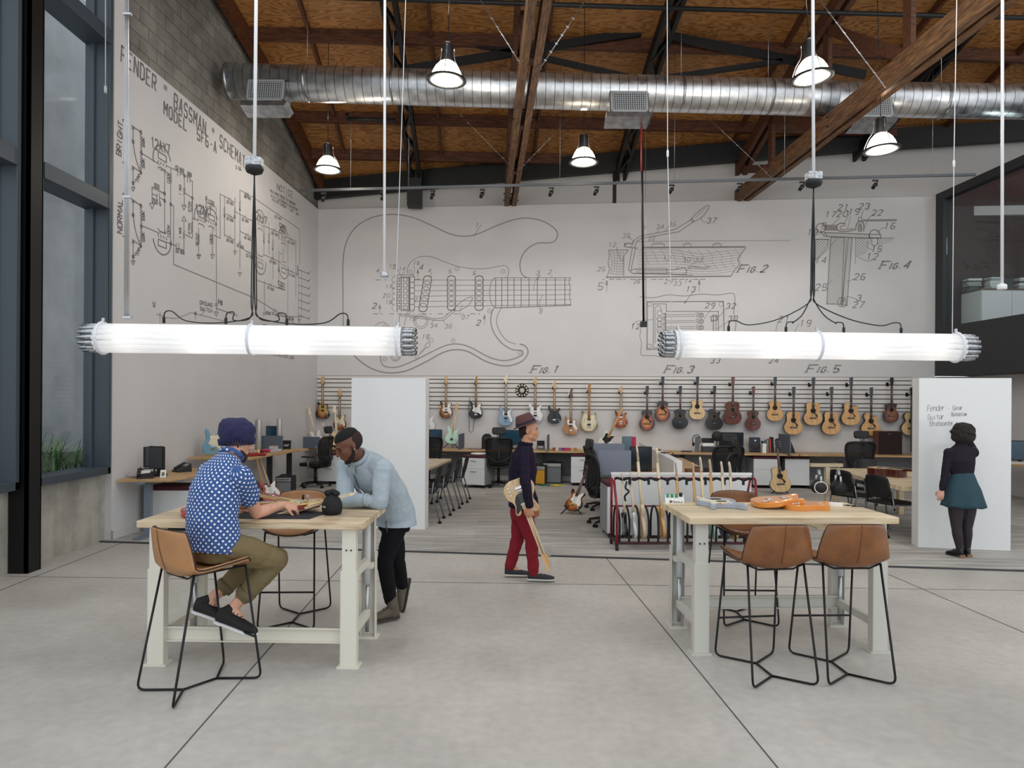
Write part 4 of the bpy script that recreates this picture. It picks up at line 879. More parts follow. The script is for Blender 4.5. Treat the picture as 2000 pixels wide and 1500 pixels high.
# suspension wires
t=thing('suspension_cables','bundle of thin silver cables holding the left end of the left tube light','cable',D(247,628,4.92)); o=t.location
for i,dx in enumerate((-4,-1,2,5)): MB().cyl(D(247+dx*.7,-60,4.92)-o,D(247+dx,628,4.92)-o,.0035,6).done('wire',steel,t)
for y in (28,385,620): MB().b(-.028,.03,-.012,.012,-.006,.008).done('cable_clamp',steel,t,loc=D(249,y,4.92)-o)
for pts,Y,lab,r in ((((793,-20),(786,200),(771,632)),5.0,'thin pale wire holding the right end of the left tube light',.0028),(((1303,-20),(1304,300),(1312,644)),5.32,'thin pale wire holding the left end of the right tube light',.003),(((1869,-20),(1863,320),(1860,650)),5.32,'thin pale wire holding the right end of the right tube light',.003),(((212,-20),(212,640)),4.9,'thin dark wire beside the window above the left tube light',.0025)):
    P=[D(*p,Y) for p in pts]; t=thing('suspension_wire',lab,'wire',P[-1]); MB().tube([p-P[-1] for p in P],r,6).done('wire',whitem if 'pale' in lab else blackm,t)
    if len(P)>2 and 'right tube' in lab: MB().lathe([(.004,-.03),(.009,-.02),(.009,.02),(.004,.03)],10).done('turnbuckle',whitem,t,loc=P[1]-P[-1])
rod('ceiling_rod',752,-60,750.5,533,5.6,.011,whitem,'white rod ending in a round sensor left of centre, in front of the mural','sensor',steel,.034)
rod('ceiling_rod',1958,-60,1957,557,5.6,.012,whitem,'white rod ending in a round sensor at the far right of the photo','sensor',whitem,.036)
t=rod('drop_cord',1253,236,1257,628,11.3,.018,blackm,'black cord with a small black box hanging right of centre in front of the mural','cord')
MB().b(-.05,.05,-.045,.045,-.09,0).done('socket_box',blackp,t); MB().cyl(D(1253,236,11.3)-t.location,D(1253.4,335,11.3)-t.location,.0188,8).done('red_sleeve',M('red sleeve','#8e1a1c',.5),t)
MB().cyl(D(1256,250,11.3)-t.location+V((.04,0,0)),V((.04,0,0)),.004,6).done('wire',steel,t)
# ---------------- dome lamps
glow=M('lamp glass','#fff3dc',.3,emit=('#fff0d2',5)); glow2=M('lamp lens','#fff3dc',.3,emit=('#ffefd0',1.7))
def dome(px,py,Y,label,tilt=(0,0)):
    c=D(px,py,Y); t=thing('dome_pendant_lamp',label,'lamp',c,0,'glass dome pendant lamps',rot=(tilt[0],tilt[1],0))
    MB().lathe([(.205,0),(.2,.04),(.18,.10),(.145,.165),(.095,.22),(.06,.24)],28,cap=False).done('glass_shade',glow,t,solid=.004)
    MB().lathe([(.205,-.012),(.25,-.008),(.255,.0),(.25,.012),(.205,.016)],28,cap=False).done('rim',blackm,t,solid=.004)
    MB().lathe([(.2,-.004),(.2,.002)],28).done('lens',glow2,t)
    MB().lathe([(.065,.235),(.07,.25),(.07,.45),(.055,.47),(.02,.475)],20).done('ballast_housing',blackp,t)
    for k in range(3):
        a=R_(30+120*k); u=V((math.cos(a),math.sin(a),0))
        MB().tube([u*.235+V((0,0,.01)),u*.215+V((0,0,.09)),u*.17+V((0,0,.19)),u*.11+V((0,0,.27)),u*.095+V((0,0,.33)),u*.095+V((0,0,.42))],.006,6).done('cage_rod',steel,t)
    top=hs((c).dot(VD))-c.z
    MB().cyl((0,0,.47),(0,0,top+.05),.006,6).done('cord',blackm,t)
    l=lamp('POINT','lamp',c+V((0,0,-.12)),45,(1,.93,.82),.15); l2=lamp('POINT','lamp',c+V((0,0,.9)),9,(1,.9,.75),.1)
    return t
dome(872,157,8.77,'lit dome lamp in front of the duct left of centre',(R_(2),R_(2)))
dome(640,332,12.2,'lit dome lamp hanging near the grey block wall')
dome(1140,317,11.5,'lit dome lamp hanging below the duct at the centre')
dome(1586,152,8.4,'lit dome lamp in front of the duct at upper right, beside the white conduit',(0,R_(-5)))
dome(1722,293,9.9,'lit dome lamp beside the black girder at right',(0,R_(-2)))
# unseen point lights added over the front of the room for warm fill light
for x,y in ((-2,5.2),(3,5.2),(8.5,7.5)): lamp('POINT','lamp',(x,y,5.9),45,(1,.93,.82),.2)
# ---------------- duct
def duct_mat():
    m,N,b,L,tc,mk=nodes('spiral duct steel'); b.inputs['Metallic'].default_value=.95; b.inputs['Roughness'].default_value=.3
    nz=mk('TexNoise'); nz.inputs['Scale'].default_value=7; nz.inputs['Detail'].default_value=7; L.new(tc.outputs['Object'],nz.inputs[0])
    r=ramp(mk,[(.3,'#c2c5c9'),(.7,'#eef0f2')],L,nz.outputs[0]); L.new(r.outputs[0],b.inputs['Base Color'])
    r2=ramp(mk,[(.3,(.25,)*3+(1,)),(.7,(.45,)*3+(1,))],L,nz.outputs[0]); L.new(r2.outputs[0],b.inputs['Roughness'])
    sp_=mk('SeparateXYZ'); L.new(tc.outputs['Object'],sp_.inputs[0]); a=mk('Math',operation='MULTIPLY'); a.inputs[1].default_value=1/.15; L.new(sp_.outputs[0],a.inputs[0])
    f=mk('Math',operation='FRACT'); L.new(a.outputs[0],f.inputs[0]); g=mk('Math',operation='LESS_THAN'); g.inputs[1].default_value=.07; L.new(f.outputs[0],g.inputs[0])
    mxd=mk('MixRGB'); L.new(g.outputs[0],mxd.inputs[0]); L.new(r.outputs[0],mxd.inputs[1]); mxd.inputs[2].default_value=lin('#6e7276'); L.new(mxd.outputs[0],b.inputs['Base Color']); bp=mk('Bump'); bp.inputs['Strength'].default_value=.8; bp.inputs['Distance'].default_value=.012; L.new(g.outputs[0],bp.inputs['Height']); L.new(bp.outputs[0],b.inputs['Normal'])
    return m
dm=duct_mat(); YD=11.4
t=thing('spiral_duct','long round galvanised air duct crossing the room under the roof','duct',D(450,159,YD))
P=[D(452,159,YD),D(1000,176,YD),D(1560,190,YD),D(1625,193,YD),D(2060,200,YD)]; o=t.location
m=MB(); m.tube([p-o for p in P[:4]],.285,32); m.done('duct_section',dm,t)
MB().tube([P[3]-o,P[4]-o],.275,32).done('duct_section',dm,t)
MB().lathe([(.292,-.03),(.292,.03)],32,ax=(1,0,0)).done('end_collar',galv,t)
for px,Y in ((600,YD),(768,YD),(1025,YD),(1330,YD),(1500,YD),(1838,YD)):
    c=D(px,164+(px-600)*.027,Y)-o; MB().lathe([(.289,-.02),(.289,.02)],32,c,(1,0,-.02)).done('duct_strap',galv,t)
    MB().cyl(c+V((0,0,.28)),c+V((0,0,1.6)),.004,5).done('hanger_wire',steel,t)
grm=M('pale register frame','#c4c9cd',.4,metal=.5)
for i,(px,py,w_) in enumerate(((519,176,.64),(1229,198,.64),(1708,208,.6))):
    c=D(px,py,YD-.3); q=thing('air_register',['air register box near the left end of the duct','air register box in the middle of the duct','air register box on the duct behind the big brown truss'][i],'vent',c,0,'air registers on the duct',rot=(R_(-12),0,0))
    MB().b(-w_/2,w_/2,0,.3,-.21,.19).done('box',galv,q,bevel=.004)
    m=MB(); 
    for a_ in ((-w_/2+.02,w_/2-.02,.15,.18),(-w_/2+.02,w_/2-.02,-.2,-.17)): m.b(a_[0],a_[1],-.02,0,a_[2],a_[3])
    for a_ in ((-w_/2+.02,-w_/2+.05),(w_/2-.05,w_/2-.02)): m.b(a_[0],a_[1],-.02,0,-.2,.18)
    m.done('frame',grm,q)
    MB().b(-w_/2+.05,w_/2-.05,-.004,-.001,-.17,.15).done('dark_backing',M('dark backing','#17181a',.8),q)
    m=MB()
    for k in range(15): x=-w_/2+.07+k*(w_-.14)/14; m.b(x-.007,x+.007,-.016,-.006,-.17,.15)
    for k in range(9): z=-.15+k*.035; m.b(-w_/2+.05,w_/2-.05,-.017,-.009,z-.005,z+.005)
    m.done('grille_bars',grm,q)
    m=MB(); m.prism([(-w_/2-.06,-.30),(w_/2,-.30),(w_/2+.06,-.21),(-w_/2-.06,-.21)],-.03,.3); m.done('lower_plenum',galv,q)
# ---------------- track lights
p0,p1=D(585,372,13.2),D(1905,341,12.4)
t=thing('track_rail','long steel lighting rail in front of the back wall','track',p0); MB().bar(V((0,0,0)),p1-p0,.04,.045).done('rail',M('dark steel rail','#5b5d60',.35,metal=.8),t)
for k in (.08,.17,.4,.57,.73,.94): c=(p1-p0)*k; MB().cyl(c,c+V((0,0,hs((p0+c).dot(VD))-(p0+c).z)),.004,5).done('hanger_wire',steel,t)
spots=[632,748,845,942,1077,1165,1312,1445,1567,1710]
lab=['leftmost track spotlight near the grey block wall','track spotlight beside the left white rod','track spotlight right of the left black girder','track spotlight left of the middle truss end','track spotlight right of the middle truss end','track spotlight left of the right black girder','track spotlight above the patent drawing of the tremolo arm','track spotlight at the foot of the big brown truss','track spotlight beside the right junction box','rightmost track spotlight below the right dome lamp']
for i,px in enumerate(spots):
    k=(px-585)/(1905-585); c=p0+(p1-p0)*k*1.0; c=D(px,372-31*k+3,c.y)
    q=thing('track_spotlight',lab[i],'spotlight',c,0,'black track spotlights')
    MB().b(-.05,.05,-.018,.018,-.05,-.025).done('adapter',blackp,q); MB().cyl((.03,0,-.05),(.03,0,-.14),.01,8).done('stem',blackp,q)
    MB().cyl((.0,-.02,-.1),(-.03,.05,-.17),.033,16).done('head',blackp,q)
    l=lamp('SPOT','lamp',c+V((-.04,.1,-.22)),42,(1,.97,.94),.05,spot_size=R_(95),spot_blend=1.0,shadow_soft_size=.06)
    aim(l,c+V((-.1,2.5,-3.6)))
# turnbuckle cross wires hung on the trusses
for i,(a,b_,Y,n_) in enumerate((((935,-5),(1028,143),9.3,7),((1147,-5),(1048,143),9.3,7),((880,205),(1003,330),13,8),((1108,235),(1018,328),13,6),((1597,-5),(1730,172),9,8),((1375,222),(1505,345),13,7))):
    P,Q=D(*a,Y),D(*b_,Y); t=thing('rigging_wire',['twisted silver wire rising left from the middle truss','twisted silver wire rising right from the middle truss','thin wire below the duct left of the middle truss','thin wire below the duct right of the middle truss','twisted silver wire meeting the big brown truss at the top right','thin wire running down to the foot of the big brown truss'][i],'wire',Q)
    m=MB().cyl(P-Q,V((0,0,0)),.007 if Y<10 else .004,6)
    for k in range(n_): c=(P-Q)*(.06+.11*k); m.bar(c-V((.016,0,-.01)),c+V((.016,0,-.01)),.008,.014)
    m.done('wire',steel,t)
# ---------------- guitars. local frame: x right, z up the neck, front towards -y, origin at the tail
def sunburst(name,inner,mid,outer,cz=.19,rad=.19,ax=1.0):
    if name in MC: return MC[name]
    m,N,b,L,tc,mk=nodes(name); b.inputs['Roughness'].default_value=.22; b.inputs['Coat Weight'].default_value=.6
    mp=mk('Mapping'); mp.inputs['Location'].default_value=(0,0,-cz/rad*.85); mp.inputs['Scale'].default_value=(1/rad*1.15,0,1/rad*.85)
    L.new(tc.outputs['Object'],mp.inputs[0]); le=mk('VectorMath',operation='LENGTH'); L.new(mp.outputs[0],le.inputs[0])
    r=ramp(mk,[(.35,inner),(.72,mid),(.98,outer)],L,le.outputs['Value']); L.new(r.outputs[0],b.inputs['Base Color'])
    MC[name]=m; return m
def gloss(name,col): return M(name,col,.25,coat=.35)
spruce=wood('spruce top','#d9ab6a','#cd9b58','#b98746',(14,14,1.2),.3,coat=.4); sprucep=wood('pale spruce top','#e2c597','#d8b985','#c7a56e',(14,14,1.2),.3,coat=.4)
mahog=wood('mahogany top','#6e3420','#5a2818','#421b10',(16,16,1.2),.3,coat=.4); rosew=M('rosewood','#3a241b',.45); maple=wood('maple neck','#dcb27a','#cfa268','#b98b52',(14,14,1.2),.35); mapled=wood('amber maple neck','#b67f35','#a8722b','#8f5e20',(14,14,1.2),.35)
natural=wood('natural ash body','#b98652','#a87442','#8a5a2f',(12,12,1.2),.3,coat=.4); blackg=gloss('black gloss','#0d0d10'); whiteg=M('white pickguard','#ecebe8',.35); creamg=M('cream pickguard','#e8dfc6',.35)
tort=M('tortoise pickguard','#3a1510',.3); darkside=gloss('dark guitar side','#24120d'); hdblk=gloss('black headstock','#121214'); pale_m=M('pale maple','#e6d3b3',.45)
STRAT=[(0,0),(.07,.005),(.118,.034),(.147,.08),(.158,.128),(.148,.178),(.121,.218),(.105,.25),(.108,.283),(.126,.315),(.131,.347),(.114,.362),(.084,.342),(.060,.312),(.036,.298),(.0,.305),(-.03,.322),(-.05,.322),(-.073,.338),(-.096,.378),(-.118,.405),(-.141,.396),(-.145,.36),(-.127,.31),(-.110,.265),(-.116,.225),(-.142,.185),(-.16,.132),(-.156,.078),(-.126,.03),(-.07,.004)]
OFFS=[(.02,-.005),(.09,.0),(.142,.035),(.165,.085),(.155,.14),(.125,.19),(.105,.24),(.118,.29),(.112,.322),(.08,.325),(.045,.305),(.0,.31),(-.035,.335),(-.065,.35),(-.105,.385),(-.132,.392),(-.128,.35),(-.115,.30),(-.112,.255),(-.125,.215),(-.155,.17),(-.17,.115),(-.15,.055),(-.105,.015),(-.045,-.002)]
TELE=[(0,0),(.07,.003),(.125,.03),(.158,.08),(.16,.135),(.14,.185),(.11,.22),(.098,.26),(.108,.30),(.118,.335),(.105,.362),(.075,.362),(.055,.34),(.045,.315),(.0,.31),(-.04,.345),(-.075,.378),(-.115,.372),(-.13,.335),(-.12,.285),(-.108,.245),(-.118,.21),(-.145,.175),(-.162,.13),(-.158,.075),(-.125,.028),(-.07,.003)]
SEMI=[(.0,.0),(.09,.01),(.155,.055),(.185,.12),(.165,.19),(.13,.24),(.125,.29),(.145,.345),(.14,.385),(.115,.39),(.085,.36),(.045,.33),(0,.33),(-.045,.345),(-.08,.385),(-.12,.425),(-.15,.425),(-.155,.38),(-.135,.315),(-.14,.26),(-.175,.2),(-.19,.13),(-.165,.06),(-.09,.01)]
def ACO(lw,uw,ws,H,cut=False):
    r=[(0,0),(lw*.45,.008),(lw*.82,.055),(lw,.14),(lw*.93,.215),((ws+lw)*.46,.265),(ws,.31),(ws*1.02,.345),(uw*.97,.39),(uw,.43)]
    top=[(uw*.85,H-.022),(uw*.45,H)]
    ctop=[(uw*.98,.425),(uw*.8,.437),(uw*.55,.415),(uw*.32,.405),(uw*.2,H-.03),(uw*.18,H)]
    right=r+(ctop if cut else top); left=[(-x,z) for x,z in (r+top)[::-1]][:-1]
    return right+left
OUT={'strat':(STRAT,.044),'offset':(OFFS,.044),'tele':(TELE,.044),'semi':(SEMI,.045),'bass':([(x*1.02,z*1.06) for x,z in STRAT],.044),
 'aco':(ACO(.19,.14,.118,.475),.1),'conc':(ACO(.178,.128,.105,.47),.1),'dread':(ACO(.197,.148,.138,.50),.115),'dreadcut':(ACO(.197,.148,.138,.50,True),.11),'auditcut':(ACO(.2,.145,.118,.495,True),.1),'parlor':(ACO(.165,.12,.098,.45),.095)}
def outline(k,n=5): return [(p.x,p.y) for p in catmull([V(p) for p in OUT[k][0]],n)]
PG={'strat':[(.03,.30),(.06,.315),(.09,.34),(.118,.35),(.112,.30),(.094,.25),(.115,.2),(.138,.13),(.12,.09),(.06,.13),(.0,.15),(-.06,.16),(-.085,.19),(-.06,.24),(-.07,.30),(-.04,.31)],
 'offset':[(.03,.30),(.09,.31),(.105,.29),(.09,.24),(.11,.19),(.14,.13),(.12,.1),(.07,.14),(.02,.2),(-.06,.21),(-.075,.25),(-.08,.30),(-.05,.325)],
 'tele':[(.03,.305),(.095,.34),(.105,.32),(.085,.26),(.08,.21),(.03,.15),(-.08,.155),(-.1,.19),(-.085,.25),(-.09,.3),(-.06,.34),(-.03,.32)],
 'semi':[(.035,.32),(.09,.31),(.1,.28),(.06,.2),(.03,.19)],
 'bass':[(.03,.31),(.1,.35),(.115,.34),(.095,.26),(.12,.2),(.14,.1),(.1,.08),(.06,.2),(-.05,.22),(-.06,.30),(-.03,.32)],
 'aco':[(.03,.29),(.05,.26),(.075,.24),(.10,.20),(.085,.175),(.055,.19),(.045,.23),(.02,.245)]}
def headst(mb,z,kind,mi=0,y0=-.012,y1=.004):
    if kind=='six': ol=[(-.022,z),(-.026,z+.02),(-.042,z+.035),(-.03,z+.09),(-.012,z+.165),(.006,z+.185),(.026,z+.175),(.032,z+.15),(.02,z+.12),(.024,z+.07),(.03,z+.03),(.022,z)]
    elif kind=='big': ol=[(-.022,z),(-.026,z+.02),(-.045,z+.03),(-.036,z+.09),(-.02,z+.165),(.01,z+.195),(.036,z+.18),(.04,z+.15),(.022,z+.12),(.03,z+.07),(.034,z+.03),(.022,z)]
    else: ol=[(-.023,z),(-.034,z+.03),(-.037,z+.09),(-.04,z+.165),(-.02,z+.18),(-.008,z+.172),(.01,z+.188),(.04,z+.172),(.037,z+.09),(.034,z+.03),(.023,z)]
    mb.prism(ol,y0,y1,mi)
def guitar(kind,label,loc,body,neck=None,fb=None,head=None,hm=None,guard=None,pick='sss',L_=1.0,rz=0,rot=None,group=None,noneck=False,side=None,scale=None,pgm=None,bridge='trem',name='electric_guitar',peg=chrome):
    ac=kind in('aco','conc','dread','dreadcut','auditcut','parlor')
    t=thing('acoustic_guitar' if ac else name,label,'guitar',loc,rz,group,rot)
    th=OUT[kind][1]; H=max(z for x,z in outline(kind))
    o=MB().prism(outline(kind),-th/2,th/2).done('body',[body] if not ac else [side or darkside],t,bevel=.004 if ac else .009,seg=2)
    y=-th/2
    if ac:
        ol=outline(kind); cx=0; m=MB(); sh=[(x*.985,.005+z*.985) for x,z in ol]; m.prism(sh,y-.0015,y+.001); m.done('soundboard',body,t)
        sz=.315 if kind!='parlor' else .30
        rs=M('rosette','#7b5a3a',.4); MB().lathe([(.062,-.0006),(.062,.0004)],28,(0,y-.0018,sz),(0,1,0)).done('rosette',rs,t)
        MB().lathe([(.049,-.0005),(.049,.0005)],28,(0,y-.0025,sz),(0,1,0)).done('sound_hole',M('sound hole dark','#0d0806',.8),t)
        br=MB(); br.prism([(-.08,.148),(-.05,.14),(.05,.14),(.08,.148),(.08,.158),(.04,.172),(-.04,.172),(-.08,.158)],y-.009,y-.001); br=br.done('bridge',M('dark bridge','#1d120d',.4),t)
        MB().b(-.036,.036,y-.013,y-.009,.158,.162).done('saddle',whiteg,br)
        if guard: MB().prism([(p.x,p.y) for p in catmull([V(p) for p in PG['aco']],4)],y-.0035,y-.0012).done('pickguard',guard,t)
        nz0,nz1=H-.005,.86*L_; fby=y-.006
        MB().prism([(-.028,nz0-.12),(.028,nz0-.12),(.022,nz1),(-.022,nz1)],fby-.004,fby+.004).done('fretboard',fb or rosew,t)
        m=MB(); m.tube([(0,fby+.012,nz0),(0,fby+.011,nz1)],[.026,.021],10,flat=.8); n=m.done('neck',neck or mahog,t)
        m=MB(); headst(m,nz1,'three',0,fby-.003,fby+.012); hd=m.done('headstock',hm or hdblk,n)
        pz=[nz1+.045,nz1+.09,nz1+.135]; pegs=[(s_*.042,z) for s_ in(-1,1) for z in pz]
    else:
        if guard and kind in PG:
            g=MB().prism([(p.x,p.y) for p in catmull([V(p) for p in PG[kind]],4)],y-.002,y+.001).done('pickguard',guard,t)
        pm=pgm or (M('cream pickup','#e9e6dc',.4) if guard not in (whiteg,creamg) else blackp); 
        zz={'sss':(.135,.2,.262),'hh':(.14,.25),'hss':(.14,.2,.26),'bass':(.16,.245),'jazz':(.185,.262),'tele':(.12,.262),'p2':(.13,.24)}.get(pick,())
        for i,z in enumerate(zz):
            hb=pick in('hh','bass','jazz','p2') or (pick=='hss' and i==0); w_,h_=(.038,.018) if hb else (.036,.008)
            m=MB(); 
            if pick=='sss' or (pick=='hss' and not hb): pz_=whiteg if guard is None or guard==tort or body==whiteg else whiteg
            p_=MB().b(-w_,w_,y-.007,y,z-h_,z+h_).done('pickup',{'sss':whiteg,'hss':blackp,'tele':chrome}.get(pick,pm),t,bevel=.003,seg=1)
            if hb:
                m=MB()
                for k in range(6): m.cyl((-.025+k*.01,y-.0085,z),(-.025+k*.01,y-.007,z),.002,6)
                m.done('pole_pieces',chrome,p_)
        if bridge: MB().b(-.036,.036,y-.012,y,.075 if bridge!='bass' else .085,.105).done('bridge',chrome,t,bevel=.003,seg=1)
        kx=[(.09,.10),(.108,.075),(.12,.05)] if kind in('strat','bass','offset') else [(.10,.14),(.115,.10),(.12,.06)] if kind=='semi' else [(.1,.14),(.1,.10),(.1,.065)]
        for a,b_ in kx: MB().cyl((a,y-.012,b_),(a,y,b_),.009,10).done('knob',chrome if kind!='strat' or guard==None else creamg if guard==creamg else blackp if body==blackg else whiteg,t)
        if kind=='semi':
            MB().prism([(-.10,.17),(-.092,.19),(-.09,.26),(-.08,.28),(-.088,.26),(-.098,.19)],y-.001,y+.001).done('f_hole',blackp,t)
        if noneck:
            MB().b(-.028,.028,y-.001,y+.012,H*.68,.305).done('neck_pocket',M('bare wood','#d8bb8a',.6),t)
            return t
        nz0=.30; nz1=(.805 if kind!='bass' else .93)*L_; fby=y-.007
        MB().prism([(-.029,.262),(.029,.262),(.0215,nz1),(-.0215,nz1)],fby-.004,fby+.003).done('fretboard',fb or rosew,t)
        m=MB(); m.tube([(0,fby+.011,nz0-.02),(0,fby+.010,nz1)],[.026,.0205],10,flat=.75); n=m.done('neck',neck or maple,t)
        m=MB(); headst(m,nz1-.002,head or 'six',0,fby-.001,fby+.012); hd=m.done('headstock',hm or neck or maple,n)
        pegs=[(-.04+.0055*i*.9,nz1+.04+i*.024) for i in range(4 if kind=='bass' else 6)]
    m=MB()
    for a,b_ in pegs:
        s_=-1 if a<0 else 1
        m.cyl((a-s_*.012,fby-.006,b_),(a-s_*.012,fby,b_),.004,6); m.cyl((a,fby+.008,b_),(a+s_*.012,fby+.008,b_),.0028,6); m.b(a+s_*.012,a+s_*.026,fby+.003,fby+.013,b_-.006,b_+.006)
    m.done('tuning_pegs',peg,hd)
    m=MB(); nf=MB(); zb=.16 if ac else .1; 
    for k in range(6): m.cyl(((k-2.5)*.0105,(y-.012),zb),((k-2.5)*.0068,fby-.0065,nz1),.0007,4)
    m.done('strings',steel,t)
    zf=nz1; sc_=(nz1-zb)
    for k in range(1,20 if not ac else 16):
        z=zb+sc_/(2**(k/12)); nf.b(-.026,.026,fby-.0052,fby-.004,z-.001,z+.001)
    nf.done('frets',steel,t)
    if scale: t.scale=(scale,)*3
    return t
sb3=sunburst('three tone sunburst','#d8a13c','#a34d16','#1a0c08'); sbt=sunburst('tobacco sunburst','#c9862e','#8c4518','#3a160c'); sba=sunburst('acoustic sunburst','#d98a30','#9a3c12','#140806',.19,.185); sbm=sunburst('mahogany sunburst','#8b5224','#6a2f14','#1f0d09',.19,.19); sbj=sunburst('amber sunburst','#c99540','#8f4b18','#160b07',.18,.17); sbr=sunburst('red amber burst','#c26a22','#a64a14','#6b230e'); sbs=sunburst('cream burst','#e6dcbc','#ddd0ab','#6f6245',.2,.215)
ice=gloss('ice blue','#8fabc6'); ow=gloss('olympic white','#e2e4e2'); pearl=gloss('arctic white','#dfe4ea'); surf=gloss('surf green','#b9e0cf'); fiesta=gloss('red body','#a3161e'); gold=gloss('gold top','#d8b655'); orange=gloss('orange body','#dd8b38'); silver=gloss('silver blue body','#9ea6b4'); sonic=gloss('sonic blue','#74a6bd')
WG='guitars hanging on the slat wall'
def hang(px,top,bot,kind,body,label,**k):
    u=hit(px,bot,B0,UB)[0]; zt=hit(px,top,B0,UB)[1]; zb=hit(px,bot,B0,UB)[1]; full={'bass':1.12}.get(kind,1.04 if kind in('aco','conc','dread','dreadcut','auditcut','parlor') else .985)
    s_=(zt-zb)/full; th=OUT[kind][1]; P=B0+UB*u+NB*(.085+th/2*s_)
    g=guitar(kind,label,(P.x,P.y,zb),body,rz=-TH,group=WG,scale=s_,**k)
    # hanger
    nz=(.86 if full==1.04 else .93 if kind=='bass' else .805)*s_
    h=thing('guitar_hanger',label.split(' hanging')[0].replace('guitar','guitar')+', its black wall hanger',"hanger",B0+UB*u+NB*.024+V((0,0,zb+nz+.015)),-TH,'black guitar hangers on the slat wall')
    h['label']=' '.join(('black hanger of '+label.replace(',','')).split()[:16])
    m=MB(); m.b(-.055,.0,-.006,.0,-.03,.05); m.cyl((-.0,-.003,.0),(0,-.105,.0),.006,8); m.done('bracket',blackm,h)
    m=MB(); 
    for s2 in(-1,1): m.tube([(0,-.09,0),(s2*.03,-.092,-.002),(s2*.034,-.12,.006)],.007,6)
    m.done('yoke',rubber,h)
    return g
hang(634,735,817,'offset',sbj,'sunburst offset guitar with gold guard, hanging leftmost on the slat wall',guard=M('gold guard','#b8a25c',.35),pick='jazz',head='big',pgm=blackp)
hang(667,759,839,'strat',sbt,'amber guitar with cream guard, hanging second from the wall corner',guard=creamg,head='six')
hang(838,760,843,'strat',ow,'cream white guitar with dark fretboard, hanging just right of the left white board',guard=whiteg,pick='hss')
hang(873,735,816,'strat',sbt,'brown sunburst guitar with white guard, hanging above the mint green guitar',guard=whiteg,pick='hss')
gk=hang(931,735,817,'strat',blackg,'black guitar with white guard and dangling black strap',guard=whiteg,head='six',neck=mapled)
hang(989,732,831,'bass',ice,'pale blue bass guitar hanging left of the round clock',guard=whiteg,pick='bass',head='big',bridge='bass',pgm=blackp,neck=pale_m)
hang(1046,735,824,'strat',pearl,'white guitar hanging behind the walking man, right of the clock',guard=whiteg,pick='hss')
hang(1083,744,827,'strat',blackg,'all black guitar hanging right of the walking man',pick='hss',neck=maple)
hang(1115,760,848,'offset',natural,'natural brown offset guitar with white guard',guard=whiteg,pick='jazz',head='big',hm=mahog,pgm=blackp)
hang(1150,750,842,'semi',sbs,'cream hollow guitar with dark edge and amber neck',guard=creamg,pick='hh',head='big',neck=mapled,fb=mapled,pgm=blackp)
hang(1212,753,835,'strat',sbr,'amber brown guitar hanging behind the white guitar neck',pick='hh',pgm=chrome)
hang(1262,754,840,'conc',sba,'orange sunburst acoustic guitar hanging lower, leftmost of the acoustics',guard=blackp,hm=sbm)
hang(1292,736,822,'conc',sba,'orange sunburst acoustic guitar hanging higher, second of the acoustics',guard=blackp)
hang(1326,754,837,'aco',blackg,'black acoustic guitar without cutaway',side=blackg)
hang(1359,736,819,'aco',sprucep,'pale blond acoustic guitar hanging between two black acoustics')
hang(1392,754,839,'auditcut',blackg,'black acoustic guitar with rounded cutaway',side=blackg)
hang(1427,737,828,'dread',mahog,'large mahogany brown acoustic guitar with black guard',guard=blackp,hm=mahog)
hang(1467,755,840,'conc',mahog,'smaller mahogany brown acoustic guitar above the small speaker',hm=mahog)
hang(1509,737,822,'aco',spruce,'natural spruce acoustic guitar without guard, hanging left of the row of spruce guitars')
hang(1544,756,848,'dread',spruce,'natural spruce acoustic guitar with dark guard, hanging lower beside the angled screen',guard=tort)
hang(1582,738,830,'dread',spruce,'natural spruce acoustic guitar with dark guard, hanging higher, left of the cutaway ones',guard=tort)
hang(1617,756,848,'dread',spruce,'natural spruce acoustic guitar with reddish guard, hanging lower near the wall middle',guard=M('red tortoise guard','#6b2415',.3))
hang(1655,738,830,'dreadcut',spruce,'natural spruce cutaway acoustic guitar hanging higher, right of centre of the row',guard=M('brown guard','#7a4a2a',.3))
hang(1694,757,850,'auditcut',spruce,'natural spruce cutaway acoustic guitar hanging right above the mesh task chair',guard=tort)
hang(1734,738,825,'parlor',sbm,'small dark brown burst acoustic guitar above the maroon cabinet',hm=blackg)
hang(1772,757,850,'auditcut',sprucep,'pale acoustic guitar partly hidden by the right white board')
# strap of the black guitar
P=B0+UB*hit(931,817,B0,UB)[0]+NB*.14; zb=hit(931,817,B0,UB)[1]
def uz(px,py): 
    u,z=hit(px,py,B0,UB); return B0+UB*u+NB*.12+V((0,0,z))
m=MB(); pts=catmull([uz(919,777),uz(917,800),uz(918,825),uz(918,840),uz(922,844),uz(926,838),uz(927,825),uz(929,817)],5,False)
for a,b_ in zip(pts,pts[1:]): m.bar(a,b_,.008,.035,up=NB)
tag(m.done('guitar_strap',rubber),'black strap dangling from the black and white guitar','strap')
# clock
cu,cz_=hit(1020,762.5,B0,UB); t=thing('wall_clock','round black wall clock with white numerals between two guitars','clock',B0+UB*cu+NB*.03+V((0,0,cz_)),-TH)
MB().lathe([(.148,0),(.148,.02),(.14,.024)],32,ax=(0,-1,0)).done('face',blackp,t)
m=MB()
for i in range(12): a=R_(30*i); m.box((.118*math.sin(a),-.026,.118*math.cos(a)),(.03,.004,.034),Mx.Rotation(0,3,'Y'))
m.done('numerals',creamg,t)
m=MB(); m.ell((0,-.026,0),(.055,.004,.05)); m.done('crest',M('clock centre','#c9c4b4',.4),t)
m=MB(); m.bar((0,-.032,0),(.06,-.032,.05),.006,.004); m.bar((0,-.032,0),(-.02,-.032,-.09),.005,.004); m.done('hand',steel,t)
